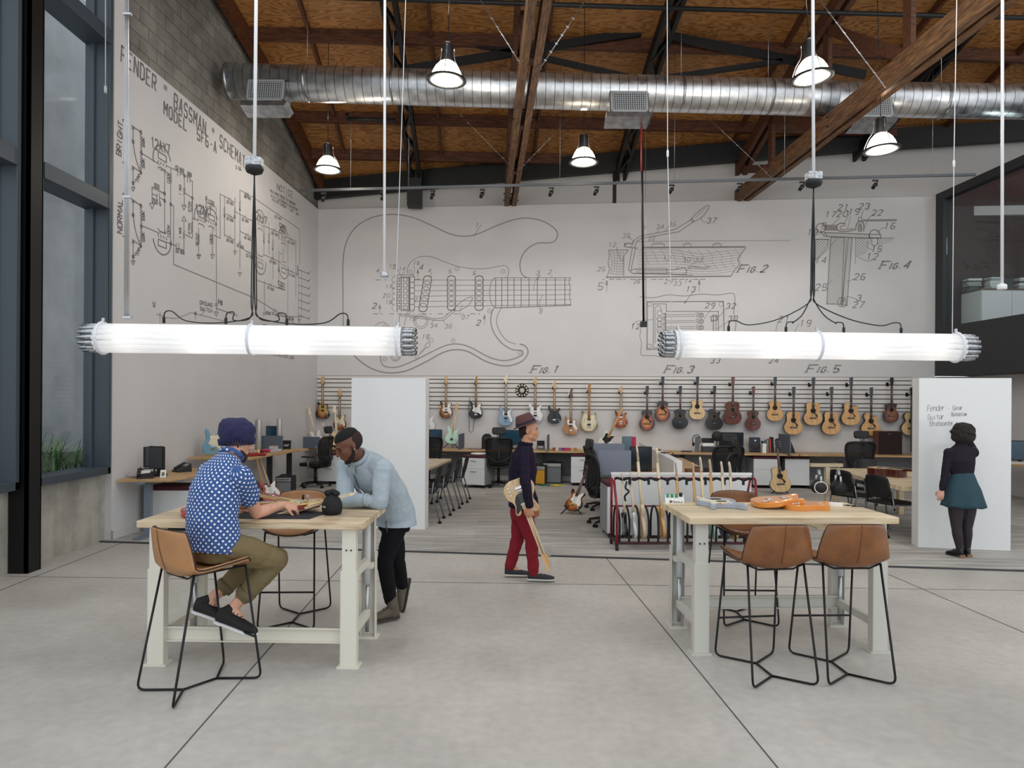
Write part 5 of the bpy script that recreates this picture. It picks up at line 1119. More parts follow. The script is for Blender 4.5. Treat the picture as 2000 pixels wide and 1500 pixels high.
# ---------------- office furniture
def cyl_caster(m,x,y,r=.03): m.cyl((x-.012,y,r),(x+.012,y,r),r,14)
def desk(name,label,cat,pts,z=.74,th=.03,legs=(),mat_=oak,leg='t'):
    c=V(pts[0]); t=thing(name,label,cat,(c.x,c.y,0)); m=MB(); ol=[(V(p)-V((c.x,c.y))) for p in [V((q[0],q[1])) for q in pts]]
    n=len(ol); vs=[(p.x,p.y,z-th) for p in ol]+[(p.x,p.y,z) for p in ol]
    m.add(vs,[tuple(range(n-1,-1,-1)),tuple(range(n,2*n))]+[(i,(i+1)%n,n+(i+1)%n,n+i) for i in range(n)]); m.done('desktop',mat_,t,bevel=.002,seg=1)
    for (x,y,lm) in legs:
        x-=c.x;y-=c.y; l=MB()
        if leg=='t': l.b(x-.045,x+.045,y-.03,y+.03,.04,z-th-.01); l.b(x-.05,x+.05,y-.28,y+.28,.012,.04); l.b(x-.05,x+.05,y-.25,y+.25,z-th-.02,z-th)
        else: l.tube([(x-.02,y,z-th),(x,y,.3),(x+.02,y,.012)],[.05,.035,.02],8)
        l.done('leg',lm,t)
    return t
def bw(u,d,z=0): return B0+UB*u+NB*d+V((0,0,z))   # back-wall coordinates: along, out from wall
dleg=M('dark desk leg','#26272a',.5); gleg=M('grey lifting column','#7d8894',.45,metal=.3)
def seg(u0,u1,label,dep=.78): 
    P=[bw(u0,.02),bw(u1,.02),bw(u1,dep),bw(u0,dep)]; ls=[(bw(u,.4).x,bw(u,.4).y,dleg) for u in (u0+.25,u1-.25)]
    return desk('long_desk',label,'desk',[(p.x,p.y) for p in P],.74,.035,ls)
ub=lambda px: hit(px,880,B0,UB)[0]
seg(2.35,5.1,'oak desk along the back wall behind the two row chairs'); seg(5.12,8.1,'oak desk along the back wall right of the walking man')
seg(8.12,10.7,'oak desk along the back wall under the black acoustic guitars'); seg(10.72,13.55,'oak desk along the back wall under the maroon cabinet')
kick_shade=M('painted desk shade grey','#8e9094',.7)  # grey sheets put the shade below the desks into colour
for a,b_,lb in ((.05,5.1,'grey painted shade on the wall under the left half of the back desk'),(5.15,10.6,'grey painted shade on the wall under the middle of the back desk'),(10.65,13.5,'grey painted shade on the wall under the right part of the back desk')):
    m=MB(); m.b(a,b_,-.03,-.016,.13,.70); tag(onwall(m.done('desk_shade_sheet',kick_shade),WB),lb,'panel')
def pedestal(loc,rz,label,w_=.42,d=.55,h=.56,cushion=True,drawers=(.2,.3),group='white pedestals',handle=True):
    t=thing('pedestal_cabinet',label,'cabinet',(loc[0],loc[1],0),rz,group)
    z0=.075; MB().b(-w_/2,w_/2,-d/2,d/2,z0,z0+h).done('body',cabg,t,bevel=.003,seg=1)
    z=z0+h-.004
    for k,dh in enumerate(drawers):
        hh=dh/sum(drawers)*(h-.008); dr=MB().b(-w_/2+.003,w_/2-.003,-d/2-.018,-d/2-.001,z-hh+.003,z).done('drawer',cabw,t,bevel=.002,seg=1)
        if handle: MB().b(-.06,.06,-d/2-.034,-d/2-.018,z-.06,z-.05).done('handle',steel,dr)
        z-=hh
    if cushion: MB().b(-w_/2,w_/2,-d/2-.01,d/2,z0+h,z0+h+.05).done('cushion',maroon,t,bevel=.014)
    for x in(-w_/2+.05,w_/2-.05):
        for y in(-d/2+.05,d/2-.05):
            m=MB(); m.cyl((x-.012,y,.03),(x+.012,y,.03),.03,12); m.b(x-.02,x+.02,y-.02,y+.02,.045,.075); m.done('caster',rubber,t)
    return t
def task_chair(loc,rz,label,headrest=True,arms=True):
    """faces +y"""
    t=thing('task_chair',label,'chair',(loc[0],loc[1],0),rz,'black mesh task chairs')
    for k in range(5):
        a=R_(90+72*k); u=V((math.cos(a),math.sin(a),0)); s_=V((-u.y,u.x,0)); m=MB(); m.tube([V((0,0,.11)),u*.15+V((0,0,.105)),u*.3+V((0,0,.075))],[.028,.022,.016],8)
        lg=m.done('base_leg',blackp,t); m=MB(); c=u*.3; 
        for k2 in(-.018,.018): m.cyl(c+s_*(k2-.008)+V((0,0,.03)),c+s_*(k2+.008)+V((0,0,.03)),.03,12)
        m.done('caster',rubber,lg)
    MB().cyl((0,0,.1),(0,0,.42),.03,12).done('gas_lift',blackp,t)
    MB().b(-.11,.11,-.13,.11,.40,.445).done('tilt_mechanism',blackp,t,bevel=.015)
    m=MB(); m.prism(rrect(.5,.48,.11),-.035,.035); st_=m.done('seat',M('black seat fabric','#121215',.85),t,loc=(0,.03,.485),rot=(R_(90),0,0),bevel=.02,seg=3)
    # curved mesh back
    pts=[(-.20,.46),(-.235,.60),(-.255,.75),(-.275,.90),(-.265,1.0),(-.2,1.045),(0,1.05),(.2,1.045),(.265,1.0),(.275,.90),(.255,.75),(.235,.60),(.20,.46),(0,.44)]
    def yy(x,z): return -.235-.06*((z-.6)/.45)**2*(1 if z>.6 else .3)-.02+.05*(x/.27)**2
    fr_=catmull([V((x,yy(x,z),z)) for x,z in pts],4); b_=MB().tube(fr_,.022,8,closed=True).done('back_frame',blackp,t)
    m=MB(); rows=[]; n=8
    for i in range(10):
        z=.47+i*.062; hw=.20+(.06 if z>.6 else .06*(z-.46)/.14)+.01*(z-.6)*2; hw=min(hw,.262)
        rows.append([V((u*hw,yy(u*hw,z)+.004,z)) for u in [j/n*2-1 for j in range(n+1)]])
    vs=[q for r in rows for q in r]; m.add(vs,[(i*(n+1)+j,i*(n+1)+j+1,(i+1)*(n+1)+j+1,(i+1)*(n+1)+j) for i in range(9) for j in range(n)],True); m.done('back_mesh',meshf,t,solid=.004)
    MB().tube(catmull([V((-.22,-.27,.66)),V((-.12,-.315,.585)),V((0,-.33,.56)),V((.12,-.315,.585)),V((.22,-.27,.66))],4,False),.014,6).done('lumbar_support',blackp,t)
    MB().tube([(0,-.08,.43),(0,-.25,.44),(0,-.335,.6),(0,-.315,.82)],[.03,.03,.026,.02],8).done('spine',blackp,t)
    if headrest:
        m=MB()
        for s_ in(-.03,.03): m.tube([(s_,-.32,.98),(s_,-.335,1.1),(s_*2,-.31,1.17)],.008,6)
        m.done('headrest_bracket',blackp,t)
        m=MB(); m.prism(rrect(.29,.15,.05),-.03,.03); m.done('headrest',blackp,t,loc=(0,-.29,1.2),rot=(R_(-8),0,0),bevel=.018,seg=2)
    if arms:
        for s_ in(-1,1):
            ar=MB().tube([(s_*.2,.0,.43),(s_*.31,.0,.45),(s_*.315,0,.62)],.022,8).done('arm_post',M('grey arm post','#85888d',.35,metal=.7),t)
            MB().b(s_*.315-.045,s_*.315+.045,-.12,.13,.64,.67).done('arm_pad',blackp,ar,bevel=.014)
    return t
def nest_chair(loc,rz,label,caster=True):
    """stacking chair facing +y"""
    t=thing('stacking_chair',label,'chair',(loc[0],loc[1],0),rz,'black stacking chairs')
    m=MB(); rows=[]
    for i,(y,z,w_) in enumerate(((-.17,.52,.16),(-.19,.60,.185),(-.215,.70,.2),(-.235,.80,.195),(-.245,.845,.165))): rows.append([V((u*w_,y-.035+.05*u*u,z-(.02*abs(u)**3 if i==4 else 0))) for u in [j/3-1 for j in range(7)]])
    m.add([q for r in rows for q in r],[(i*7+j,i*7+j+1,(i+1)*7+j+1,(i+1)*7+j) for i in range(4) for j in range(6)],True); m.done('backrest',blackp,t,solid=.014,sub=1)
    m=MB(); m.prism(rrect(.44,.42,.08),-.018,.018); m.done('seat',blackp,t,loc=(0,.03,.455),rot=(R_(90),0,0),bevel=.01)
    for s_ in(-1,1):
        lg=MB().tube([(s_*.2,-.17,.62),(s_*.215,-.15,.45),(s_*.225,-.27,.05)],.011,8).done('leg',M('grey tube leg','#8f949c',.3,metal=.8),t)
        fg=MB().tube([(s_*.215,-.13,.44),(s_*.225,.2,.43),(s_*.235,.27,.05)],.011,8).done('leg',MC['grey tube leg'],t)
        MB().tube([(s_*.2,-.16,.44),(s_*.19,-.19,.62),(s_*.19,-.235,.76)],.013,8).done('back_upright',blackp,t)
        for l_,(x,y) in ((lg,(.225,-.27)),(fg,(.235,.27))): 
            m=MB(); m.cyl((s_*x-.014,y,.028),(s_*x+.014,y,.028),.027,12); m.done('caster',rubber,l_)
    return t
def monitor(loc,rz,label,w_=.5,h=.32,z=.74,lift=.13,face=screen,back=False,name='computer_monitor',cat='monitor'):
    """screen faces -y"""
    t=thing(name,label,cat,(loc[0],loc[1],z),rz); m=MB().b(-w_/2,w_/2,-.012,.02,lift,lift+h); hs_=m.done('housing',blackp,t,bevel=.005)
    MB().b(-w_/2+.015,w_/2-.015,-.0145,-.0125,lift+.02,lift+h-.015).done('screen',face,hs_)
    MB().b(-.03,.03,.022,.045,.01,lift+h*.5).done('stand',blackp,t); MB().prism(rrect(.24,.17,.05),0,.012).done('base',blackp,t,rot=(R_(90),0,0),loc=(0,.02,.012))
    return t
def cyl_speaker(loc,z,h,label):
    t=thing('tower_speaker',label,'speaker',(loc[0],loc[1],z)); MB().lathe([(.05,0),(.052,.01),(.052,h-.01),(.048,h)],24).done('grille',M('silver speaker grille','#b5b3b1',.4,metal=.6,bump=(300,.5,.002)),t); MB().lathe([(.065,0),(.06,.012)],20).done('foot',blackp,t); return t
def box_speaker(loc,rz,z,label,w_=.18,h=.28,col=blackp):
    t=thing('desk_speaker',label,'speaker',(loc[0],loc[1],z),rz); MB().b(-w_/2,w_/2,0,.2,0.025,h).done('cabinet',col,t,bevel=.008)
    MB().lathe([(w_*.38,0),(w_*.36,.008),(w_*.2,.002),(w_*.08,.006),(.001,.008)],22,(0,-.001,h*.42),(0,-1,0)).done('woofer',M('speaker cone','#26282b',.6),t); MB().lathe([(w_*.14,0),(w_*.1,.006),(.001,.01)],16,(0,-.001,h*.78),(0,-1,0)).done('tweeter',steel,t)
    MB().b(-w_/2+.02,w_/2-.02,.01,.19,0,.025).done('stand',rubber,t); return t
def phone(loc,rz,z,label):
    t=thing('desk_phone',label,'telephone',(loc[0],loc[1],z),rz); m=MB(); m.add([(-.1,-.1,0),(.1,-.1,0),(.1,.1,0),(-.1,.1,0),(-.1,-.1,.02),(.1,-.1,.02),(.1,.09,.12),(-.1,.09,.12)],[(0,3,2,1),(4,5,6,7),(0,1,5,4),(1,2,6,5),(2,3,7,6),(3,0,4,7)]); m.done('base',blackp,t,bevel=.004)
    MB().b(-.095,-.055,-.08,.1,.0,.035).done('handset',blackp,t,loc=(0,0,.06),rot=(R_(26),0,0),bevel=.012); MB().b(-.03,.09,.02,.08,0,.004).done('display',M('phone display','#8a9294',.3),t,loc=(0,0,.071),rot=(R_(26),0,0)); return t
def amp(loc,rz,label,w_=.42,h=.42,d=.22,col=M('silver amp grille','#7c7f82',.6,bump=(300,.4,.002)),panel=True):
    t=thing('guitar_amplifier',label,'amplifier',(loc[0],loc[1],0.012),rz); MB().b(-w_/2,w_/2,0,d,0,h).done('cabinet',blackp,t,bevel=.008)
    MB().b(-w_/2+.02,w_/2-.02,-.006,.001,.03,h-.1).done('grille',col,t)
    c=MB().b(-w_/2+.02,w_/2-.02,-.008,.001,h-.085,h-.02).done('control_panel',M('amp control panel','#c9c9c9',.35,metal=.6),t)
    m=MB()
    for k in range(9): x=-w_/2+.05+k*(w_-.1)/8; m.cyl((x,-.02,h-.05),(x,-.008,h-.05),.009,8)
    m.done('knobs',rubber,c)
    MB().tube([(-.08,.11,h),(-.07,.11,h+.03),(.07,.11,h+.03),(.08,.11,h)],.01,6).done('handle',rubber,t); return t
# ---------------- furniture layout, far left corner
seg_=None
P=[bw(.06,.02),bw(2.3,.02),bw(2.3,.75),bw(.06,.75)]
desk('long_desk','oak desk in the far left corner under the two leftmost wall guitars','desk',[(p.x,p.y) for p in P],.74,.035,[(bw(1.2,.4).x,bw(1.2,.4).y,dleg)])
desk('standing_desk','oak sit-stand desk with grey column at the left edge of the room','desk',[(-5.08,8.80),(-4.43,8.80),(-4.32,9.5),(-4.3,10.3),(-4.95,10.32)],.775,.032,[(-4.77,8.97,gleg)])
desk('standing_desk','raised oak desk behind the seated man with the blue guitar on it','desk',[(-4.93,10.4),(-3.95,10.35),(-3.9,11.1),(-4.87,11.2)],.93,.032,[(-4.5,10.8,dleg)])
desk('standing_desk','oak desk holding red tools and clear boxes in front of the grey divider','desk',[(-4.8,12.15),(-4.12,12.1),(-4.1,12.9),(-4.75,12.95)],.86,.032,[(-4.45,12.55,dleg)])
desk('standing_desk','oak desk right of the grey divider in the far left corner','desk',[(-4.72,12.98),(-4.0,12.93),(-3.98,13.4),(-4.68,13.45)],.86,.032,[(-4.3,13.2,dleg)])
pedestal((-4.6,9.52),R_(0),'long low white cabinet with maroon cushion under the leftmost desk',w_=.76,d=.46,h=.5,drawers=(1,),handle=False)
p=bw(1.1,.45); pedestal((-3.86,14.85),-TH,'white two-drawer cabinet left of the leaning man',w_=.5,drawers=(.2,.3))
pt=M('grey divider fabric','#59616e',.85)
def divider(name,p,q,z0,z1,label,mat_=None,group='grey desk dividers'):
    p,q=V((p[0],p[1],0)),V((q[0],q[1],0)); d=(q-p); t=thing(name,label,'divider',(p+q)/2+V((0,0,z0)),math.atan2(d.y,d.x),group); L_=d.length
    MB().b(-L_/2,L_/2,-.012,.012,0,z1-z0).done('panel',mat_ or pt,t,bevel=.004)
    m=MB()
    for s_ in(-1,1): m.b(s_*L_*.38-.02,s_*L_*.38+.02,-.02,.02,-.0,.05)
    m.done('bracket',steel,t); return t
def at(px,py,Y): q=D(px,py,Y); return (q.x,q.y)
zf=lambda py,Y,px=1000: D(px,py,Y).z
divider('desk_divider',at(496,0,12.95),at(558,0,12.95),.78,zf(851,12.95,520),'grey desk divider in front of the two silver tower speakers')
divider('desk_divider',at(577,0,15.22),at(630,0,15.17),.74,zf(853,15.2,600),'grey desk divider behind the mesh chair in the left corner')
p=at(511,0,12.85); cyl_speaker(p,.86,zf(819,12.85,511)-.86,'left silver tower speaker behind the grey divider'); p=at(551,0,13.25); cyl_speaker(p,.86,zf(817,13.25,551)-.86,'right silver tower speaker behind the grey divider')
p=at(535,0,13.3); monitor(p,0,'blue monitor between the two silver tower speakers',w_=.33,h=.24,z=.86,lift=zf(832,13.3,535)-.86-.24,face=bluescr)
p=at(565,0,13.2); t=thing('black_sign','black leaning sign card beside the grey divider','sign',(p[0],p[1],.86)); MB().b(-.08,.08,-.006,.006,0,.17).done('card',blackp,t,rot=(R_(-12),0,0)); 
MB().b(-.05,.05,-.008,-.0065,.08,.09).b(-.05,.03,-.008,-.0065,.055,.065).done('lettering',whiteg,t,rot=(R_(-12),0,0))
# things on the leftmost desk
p=at(312,0,9.25); t=monitor(p,R_(-28),'black monitor on the leftmost desk',w_=.3,h=.31,z=.775,lift=.09)
p=at(303,0,9.5); monitor((p[0]+.02,p[1]),R_(50),'second dark monitor seen edge-on behind the leftmost monitor',w_=.26,h=.28,z=.775,lift=.1)
p=at(290,0,8.98); phone(p,R_(25),.775,'black desk phone at the front of the leftmost desk')
p=at(361,0,9.8); phone(p,R_(-40),.775,'black desk phone with grey display behind the seated man')
p=at(324,0,9.05); t=thing('photo_card','small white photo card standing on the leftmost desk','card',(p[0],p[1],.775),R_(12)); MB().b(-.035,.035,-.003,.003,0,.1).done('card',whiteg,t,rot=(R_(-15),0,0)); MB().b(-.018,.018,-.0045,-.003,.02,.07).done('picture',M('card picture','#6b6a52',.5),t,rot=(R_(-15),0,0))
p=(-4.93,9.02); t=thing('crumpled_bag','crumpled clear plastic bag on the left end of the desk','bag',(p[0],p[1],.775)); m=MB(); rr=random.Random(5)
for i in range(7): m.ell((rr.uniform(-.07,.07),rr.uniform(-.05,.05),.025+rr.uniform(0,.02)),(rr.uniform(.04,.07),.04,.025),n=7,m=5)
m.done('bag',M('clear plastic','#c6bfc4',.25,alpha=.6),t)
p=(-4.84,8.93); t=thing('tablet_stand','small white tablet leaning on a stand beside the phone','tablet',(p[0]+.05,p[1],.775),R_(30)); MB().b(-.06,.06,-.004,.004,0,.12).done('tablet',M('grey white plastic','#c8c8c4',.4),t,rot=(R_(-35),0,0)); MB().tube([(-.05,.09,.0),(-.05,.04,.09),(-.05,-.0,.16)],.004,6).done('arm',blackm,t)
# things on the raised desk
def lay(d,front=V((0,0,1))):
    z=V(d).normalized(); y=-V(front); y=(y-z*y.dot(z)).normalized(); x=y.cross(z); return Mx((x,y,z)).transposed().to_euler()
def lean(g,up,front):
    z=V(up).normalized(); y=-V(front); y=(y-z*y.dot(z)).normalized(); x=y.cross(z); g.rotation_euler=Mx((x,y,z)).transposed().to_euler(); return g
p=D(392,893,10.6); g=guitar('strat','light blue guitar body with cream guard leaning on the left wall',(-4.72,10.72,.95),sonic,guard=creamg,noneck=True,scale=1.0); lean(g,(.12,-.05,1),(.85,-.5,.2))
t=thing('magazine_stack','stack of black and white magazines behind the seated man','magazines',(-4.4,10.95,.93)); 
for i in range(4): MB().b(-.14,.14,-.1,.1,i*.012,i*.012+.011).done('magazine',[blackp,whiteg,M('red cloth','#7d1820',.8),blackp][i],t,rot=(0,0,.1*i))
t=thing('record_sleeve','black record sleeve with white lettering leaning behind the magazines','record',(-4.42,11.1,.98)); b_=MB().b(-.155,.155,-.004,.004,0,.25).done('sleeve',blackp,t,rot=(R_(-12),0,0))
m=MB(); rr=random.Random(2)
for i in range(5):
    for k in range(4): m.b(-.145+k*.03,-.125+k*.03,-.006,-.0045,.04+i*.035,.062+i*.035)
m.done('lettering',whiteg,t,rot=(R_(-12),0,0))
t=thing('red_cloth','crumpled red cloth on the raised desk','cloth',(-4.12,10.7,.93)); m=MB()
for i in range(8): m.ell((rr.uniform(-.18,.18),rr.uniform(-.08,.1),.02),(.09,.05,.028),n=8,m=5)
m.done('cloth',M('red folded cloth','#8c2020',.85),t,remesh=.012,smooth=3)
# red tools and boxes
p=at(519,0,12.35); t=thing('tool_roll','red tool roll on the oak desk','tool roll',(p[0],p[1],.86)); MB().b(-.12,.12,-.05,.05,0,.045).done('roll',M('red plastic','#b01c28',.4),t,bevel=.012); MB().b(-.1,.02,-.06,-.05,.01,.035).done('strip',blackp,t)
for i,(px,w_,h_) in enumerate(((530,.16,.05),(540,.13,.1),(548,.12,.035))):
    p=at(px,0,12.45+.1*i); t=thing('parts_box',['low clear parts box beside the red tool roll','taller clear parts box with coloured labels','white tray at the right end of the tool desk'][i],'box',(p[0],p[1],.86)); MB().b(-w_/2,w_/2,-.06,.06,0,h_).done('box',M('clear box plastic','#bfc4cc',.3),t,bevel=.006); MB().b(-w_/2,w_/2,-.063,.063,h_-.006,h_+.004).done('lid',[M('pink lid','#c06a8e',.5),M('yellow lid','#c9b67a',.5),whiteg][i],t)
# chair, amp, guitars
p=G(604,955); task_chair((p.x+.05,p.y+.25),R_(78),'black mesh task chair seen from the side in the left corner')
p=G(554,978); amp((p.x,p.y-.0),R_(3),'grey fronted amplifier with handle beside the standing guitars',w_=.29,h=.42,d=.3,panel=True)
def stand(loc,rz,label,h=.32,z=.012,tall=0):
    t=thing('guitar_stand',label,'stand',(loc[0],loc[1],z),rz); 
    for a in (210,330,90): m=MB(); u=V((math.cos(R_(a)),math.sin(R_(a)),0)); m.tube([V((0,0,.16)),u*.19+V((0,0,.01))],.009,6); m.done('leg',blackm,t)
    m=MB(); m.cyl((0,0,.14),(0,0,h),.008,6); m.tube([(-.11,-.10,.14),(-.11,0,.12),(.11,0,.12),(.11,-.10,.14)],.008,6); m.done('cradle',blackm,t)
    if tall: MB().tube([(0,0,h),(0,.03,tall)],.009,6).done('neck_post',blackm,t)
    return t
g=guitar('bass','sunburst bass guitar standing behind the workbench, left of the red one',(D(518,975,11.6).x,11.6,.35),sb3,head='big',guard=tort,neck=maple,fb=maple,pick='bass',bridge='bass',scale=.84); q=D(497,884,11.9)-D(518,980,11.6); lean(g,q,(.9,-.45,0)); g.location.z=.1
g2=guitar('strat','red guitar with white guard standing between the bass and the grey amplifier',(D(534,985,11.5).x,11.5,.2),fiesta,guard=whiteg,neck=maple,fb=rosew,scale=1.0); lean(g2,D(505,888,11.8)-D(534,982,11.5),(.55,-.85,0)); g2.location.z=.1
for g_,lb in ((g,'black stand under the standing bass guitar'),(g2,'black stand under the standing red guitar')): stand((g_.location.x,g_.location.y+.06),0,lb,h=.25)
p=at(628,0,15.38); g=guitar('tele','pale guitar with white body on a stand in the left corner, neck leaning left',(p[0],15.38,.8),ow,guard=whiteg,neck=pale_m,fb=pale_m,scale=.9,pick='tele'); lean(g,D(608,797,15.3)-D(628,872,15.38),(.1,-1,.1)); g.location.z=.79
stand((g.location.x,g.location.y+.1),0,'black stand holding the pale guitar in the left corner',z=.74,h=.2)
p=bw(.62,.35); g=guitar('offset','pale wooden guitar on the corner desk beside the leaning man',(p.x,p.y,.78),M('pale body wood','#d6bd95',.5),neck=pale_m,fb=pale_m,scale=.93,pick='jazz'); lean(g,V((-.10,.12,1)),(.3,-1,.1)); stand((p.x,p.y+.1),0,'black stand holding the pale wooden guitar on the corner desk',z=.74,h=.2)
p=bw(.3,.35); g=guitar('strat','small brown sunburst guitar on the corner desk behind a grey divider',(p.x,p.y,.80),sb3,neck=maple,scale=.5,head='six',guard=whiteg); lean(g,V((-.05,.15,1)),(.2,-1,.1)); stand((p.x,p.y+.1),0,'black stand holding the small sunburst guitar',z=.74,h=.15)
tag(MB().b(-.1,.1,-.14,.0,0,.17).done('black_case',blackp,loc=(bw(.5,.2).x,bw(.5,.2).y,.74),bevel=.01),'small black case on the corner desk between the guitars','case')
# ---------------- left-centre table and its row of chairs
desk('work_table','pale wooden table behind the left white board, with papers on it','table',[(-2.25,10.05),(-1.42,9.95),(-1.12,12.65),(-2.0,12.75)],.74,.04,[(-2.1,10.4,dleg),(-1.75,10.4,dleg),(-1.65,12.3,dleg),(-1.9,12.4,dleg)],mat_=bw2,leg='post')
for i,(x,y) in enumerate(((-1.31,10.24),(-1.22,10.94),(-1.13,11.64),(-1.04,12.3))): nest_chair((x,y),R_(88),['nearest black chair in the row beside the left white board','second nearest black chair in the row beside the left white board','third black chair in the row beside the left white board','farthest black chair in the row beside the left white board'][i])
for i,(x,y,r) in enumerate(((-1.75,10.6,.2),(-1.6,11.3,-.3),(-1.5,12.0,.1))): tag(MB().b(-.15,.15,-.11,.11,0,.004).done('paper_sheet',[M('lilac paper','#cfc8dc',.7),whiteg,M('pinkish paper','#d9c4c8',.7)][i],loc=(x,y,.742+.0),rot=(0,0,r)),['lilac paper sheet nearest on the pale table','white paper sheet in the middle of the pale table','pinkish paper sheet at the far end of the pale table'][i],'paper')
p=bw(4.05,.9); q=pedestal((p.x-.05,p.y-.35),-TH-.25,'white cabinet with maroon cushion under the mint green guitar',w_=.5,d=.6)
tag(MB().lathe([(.17,0),(.185,.012),(.17,.025),(.02,.03)],28).done('white_disc',whiteg,loc=(p.x-.05,p.y-.35,.69)),'white round lid lying on the maroon cushion','lid')
# ---------------- back desk objects (u along wall from pixel, d out from wall)
def bd(px,d): 
    u=hit(px,880,B0,UB,d*1.0)[0] if False else None
    # intersect the line at distance d from the wall with the view column
    n=V((-UB.y,UB.x,0)); dd=ray(px,880); P_=B0+NB*d; t=n.dot(P_-O3)/n.dot(dd); p=O3+dd*t; return V((p.x,p.y,0))
p=bd(842,.25); monitor((p.x,p.y),-TH,'blue tinted monitor just right of the left white board',w_=.5,h=.30,lift=.12,face=bluescr)
p=G(840,958); task_chair((bd(838,1.15).x,bd(838,1.15).y),R_(6),'black task chair half hidden by the left white board',headrest=False)
p=bd(881,.3); g=guitar('strat','mint green guitar on a black stand on the back desk',(p.x,p.y,.84),surf,neck=maple,fb=pale_m,head='six',pick='hh',scale=.97,pgm=M('pink cream pickup','#d8c9c4',.4),bridge=None); lean(g,V((.14,.14,1)),(-.12,-1,.1)); MB().b(-.03,.03,-.045,-.022,.085,.12).done('bridge',blackp,g)
stand((p.x,p.y+.09),-TH,'black stand holding the mint green guitar on the back desk',z=.74,h=.2)
p=bd(896,.75);q=bd(906,.18); divider('desk_divider',(p.x,p.y),(q.x,q.y),.72,1.08,'dark grey divider beside the mint green guitar')
t=thing('laptop','closed thin laptop on the back desk left of the round speaker','laptop',(bd(928,.4).x,bd(928,.4).y,.74),-TH); MB().b(-.15,.15,-.1,.1,0,.012).done('base',M('dark laptop','#333238',.4),t,bevel=.004); MB().b(-.14,.14,-.09,.09,.012,.02).done('lid',M('silver pink laptop lid','#a89aa0',.4),t)
t=thing('desk_speaker','dark round-topped speaker on the back desk left of the mesh chair','speaker',(bd(951,.35).x,bd(951,.35).y,.74),-TH); MB().prism([(-.11,0),(.11,0),(.11,.24),(.09,.3),(.04,.34),(-.04,.34),(-.09,.3),(-.11,.24)],-.08,.08).done('cabinet',blackp,t,bevel=.01); MB().lathe([(.08,0),(.07,.01),(.02,.004)],24,(0,-.081,.2),(0,-1,0)).done('woofer',M('speaker cone','#26282b',.6),t)
p=bd(998,.3); monitor((p.x,p.y),-TH,'large blue tinted monitor behind the walking man',w_=.56,h=.34,lift=.09,face=bluescr)
p=G(972,948); task_chair((bd(974,1.25).x,bd(974,1.25).y),R_(2),'black mesh task chair with headrest left of the walking man')
p=bd(1056,.35); t=thing('dock_station','small black and grey dock on the back desk right of the walking man','dock',(p.x,p.y,.74),-TH); MB().b(-.09,.09,-.05,.06,0,.09).done('base',M('grey dock','#6b6c70',.5),t,bevel=.01); MB().b(-.085,.085,-.0,.03,.09,.2).done('screen',blackp,t,bevel=.006); MB().b(-.05,.05,-.054,-.05,.05,.07).done('paper_tab',whiteg,t)
p=bd(1069,.8);q=bd(1072,.2); divider('desk_divider',(p.x,p.y),(q.x,q.y),.72,1.08,'grey divider seen edge-on right of the walking man')
cols=['#8a4a34','#d8cdb8','#5c79b8','#9c1f3e','#b0306a','#a83a5c','#b8a46a','#a87a44']
for i,c_ in enumerate(cols):
    p=bd(1082+i*6.0,.5); tag(MB().b(-.033,.033,-.09,.09,0,.055+.0).done('small_book',M('book '+c_,c_,.6),loc=(p.x,p.y,.74),rot=(0,0,-TH),bevel=.003,seg=1),['brown','cream','blue','dark red','magenta','rose','olive','tan'][i]+' small book in the coloured row on the back desk','book',group='coloured books on the back desk')
p=bd(1078,.5); amp((p.x,p.y-.05),-TH,'silver fronted guitar amplifier under the back desk',w_=.43,h=.46)
p=bd(1052,.75); t=amp((p.x,p.y-.1),-TH-.15,'narrow yellow fronted amplifier partly hidden behind the walking man',w_=.3,h=.42,d=.2,col=M('yellow amp cloth','#c8901e',.6))
for i,(px,cc) in enumerate(((1066,'#2e6b55'),(1088,'#c9b92e'))):
    p=bd(px,.95); m=MB(); m.tube([V((.13*math.cos(a)*(1+.08*math.sin(5*a)),.07*math.sin(a),.02+.006*math.sin(3*a))) for a in [6.283*k/24 for k in range(24)]],.008,6,closed=True); m.tube([V((.1*math.cos(a),.05*math.sin(a),.034)) for a in [6.283*k/24 for k in range(24)]],.008,6,closed=True)
    tag(m.done('coiled_cable',M('cable '+cc,cc,.5),loc=(p.x,p.y,0)),['coiled green cable on the carpet in front of the amplifier','coiled yellow cable on the carpet in front of the amplifier'][i],'cable')
for i,px in enumerate((1000,925)):
    m=MB(); p=bd(px,.3); m.tube(catmull([V((0,0,.7)),V((.05,-.05,.4)),V((-.04,-.08,.12)),V((.1,-.1,.03)),V((.3,-.05,.02))],6,False),.007,6); tag(m.done('hanging_cable',cablem,loc=p),['black cable hanging under the desk behind the mesh chair','black cable hanging under the desk left of the mesh chair'][i],'cable')
p=bd(1138,.6); pedestal((p.x,p.y),-TH,'white cabinet with maroon cushion behind the side-on task chair',w_=.5)
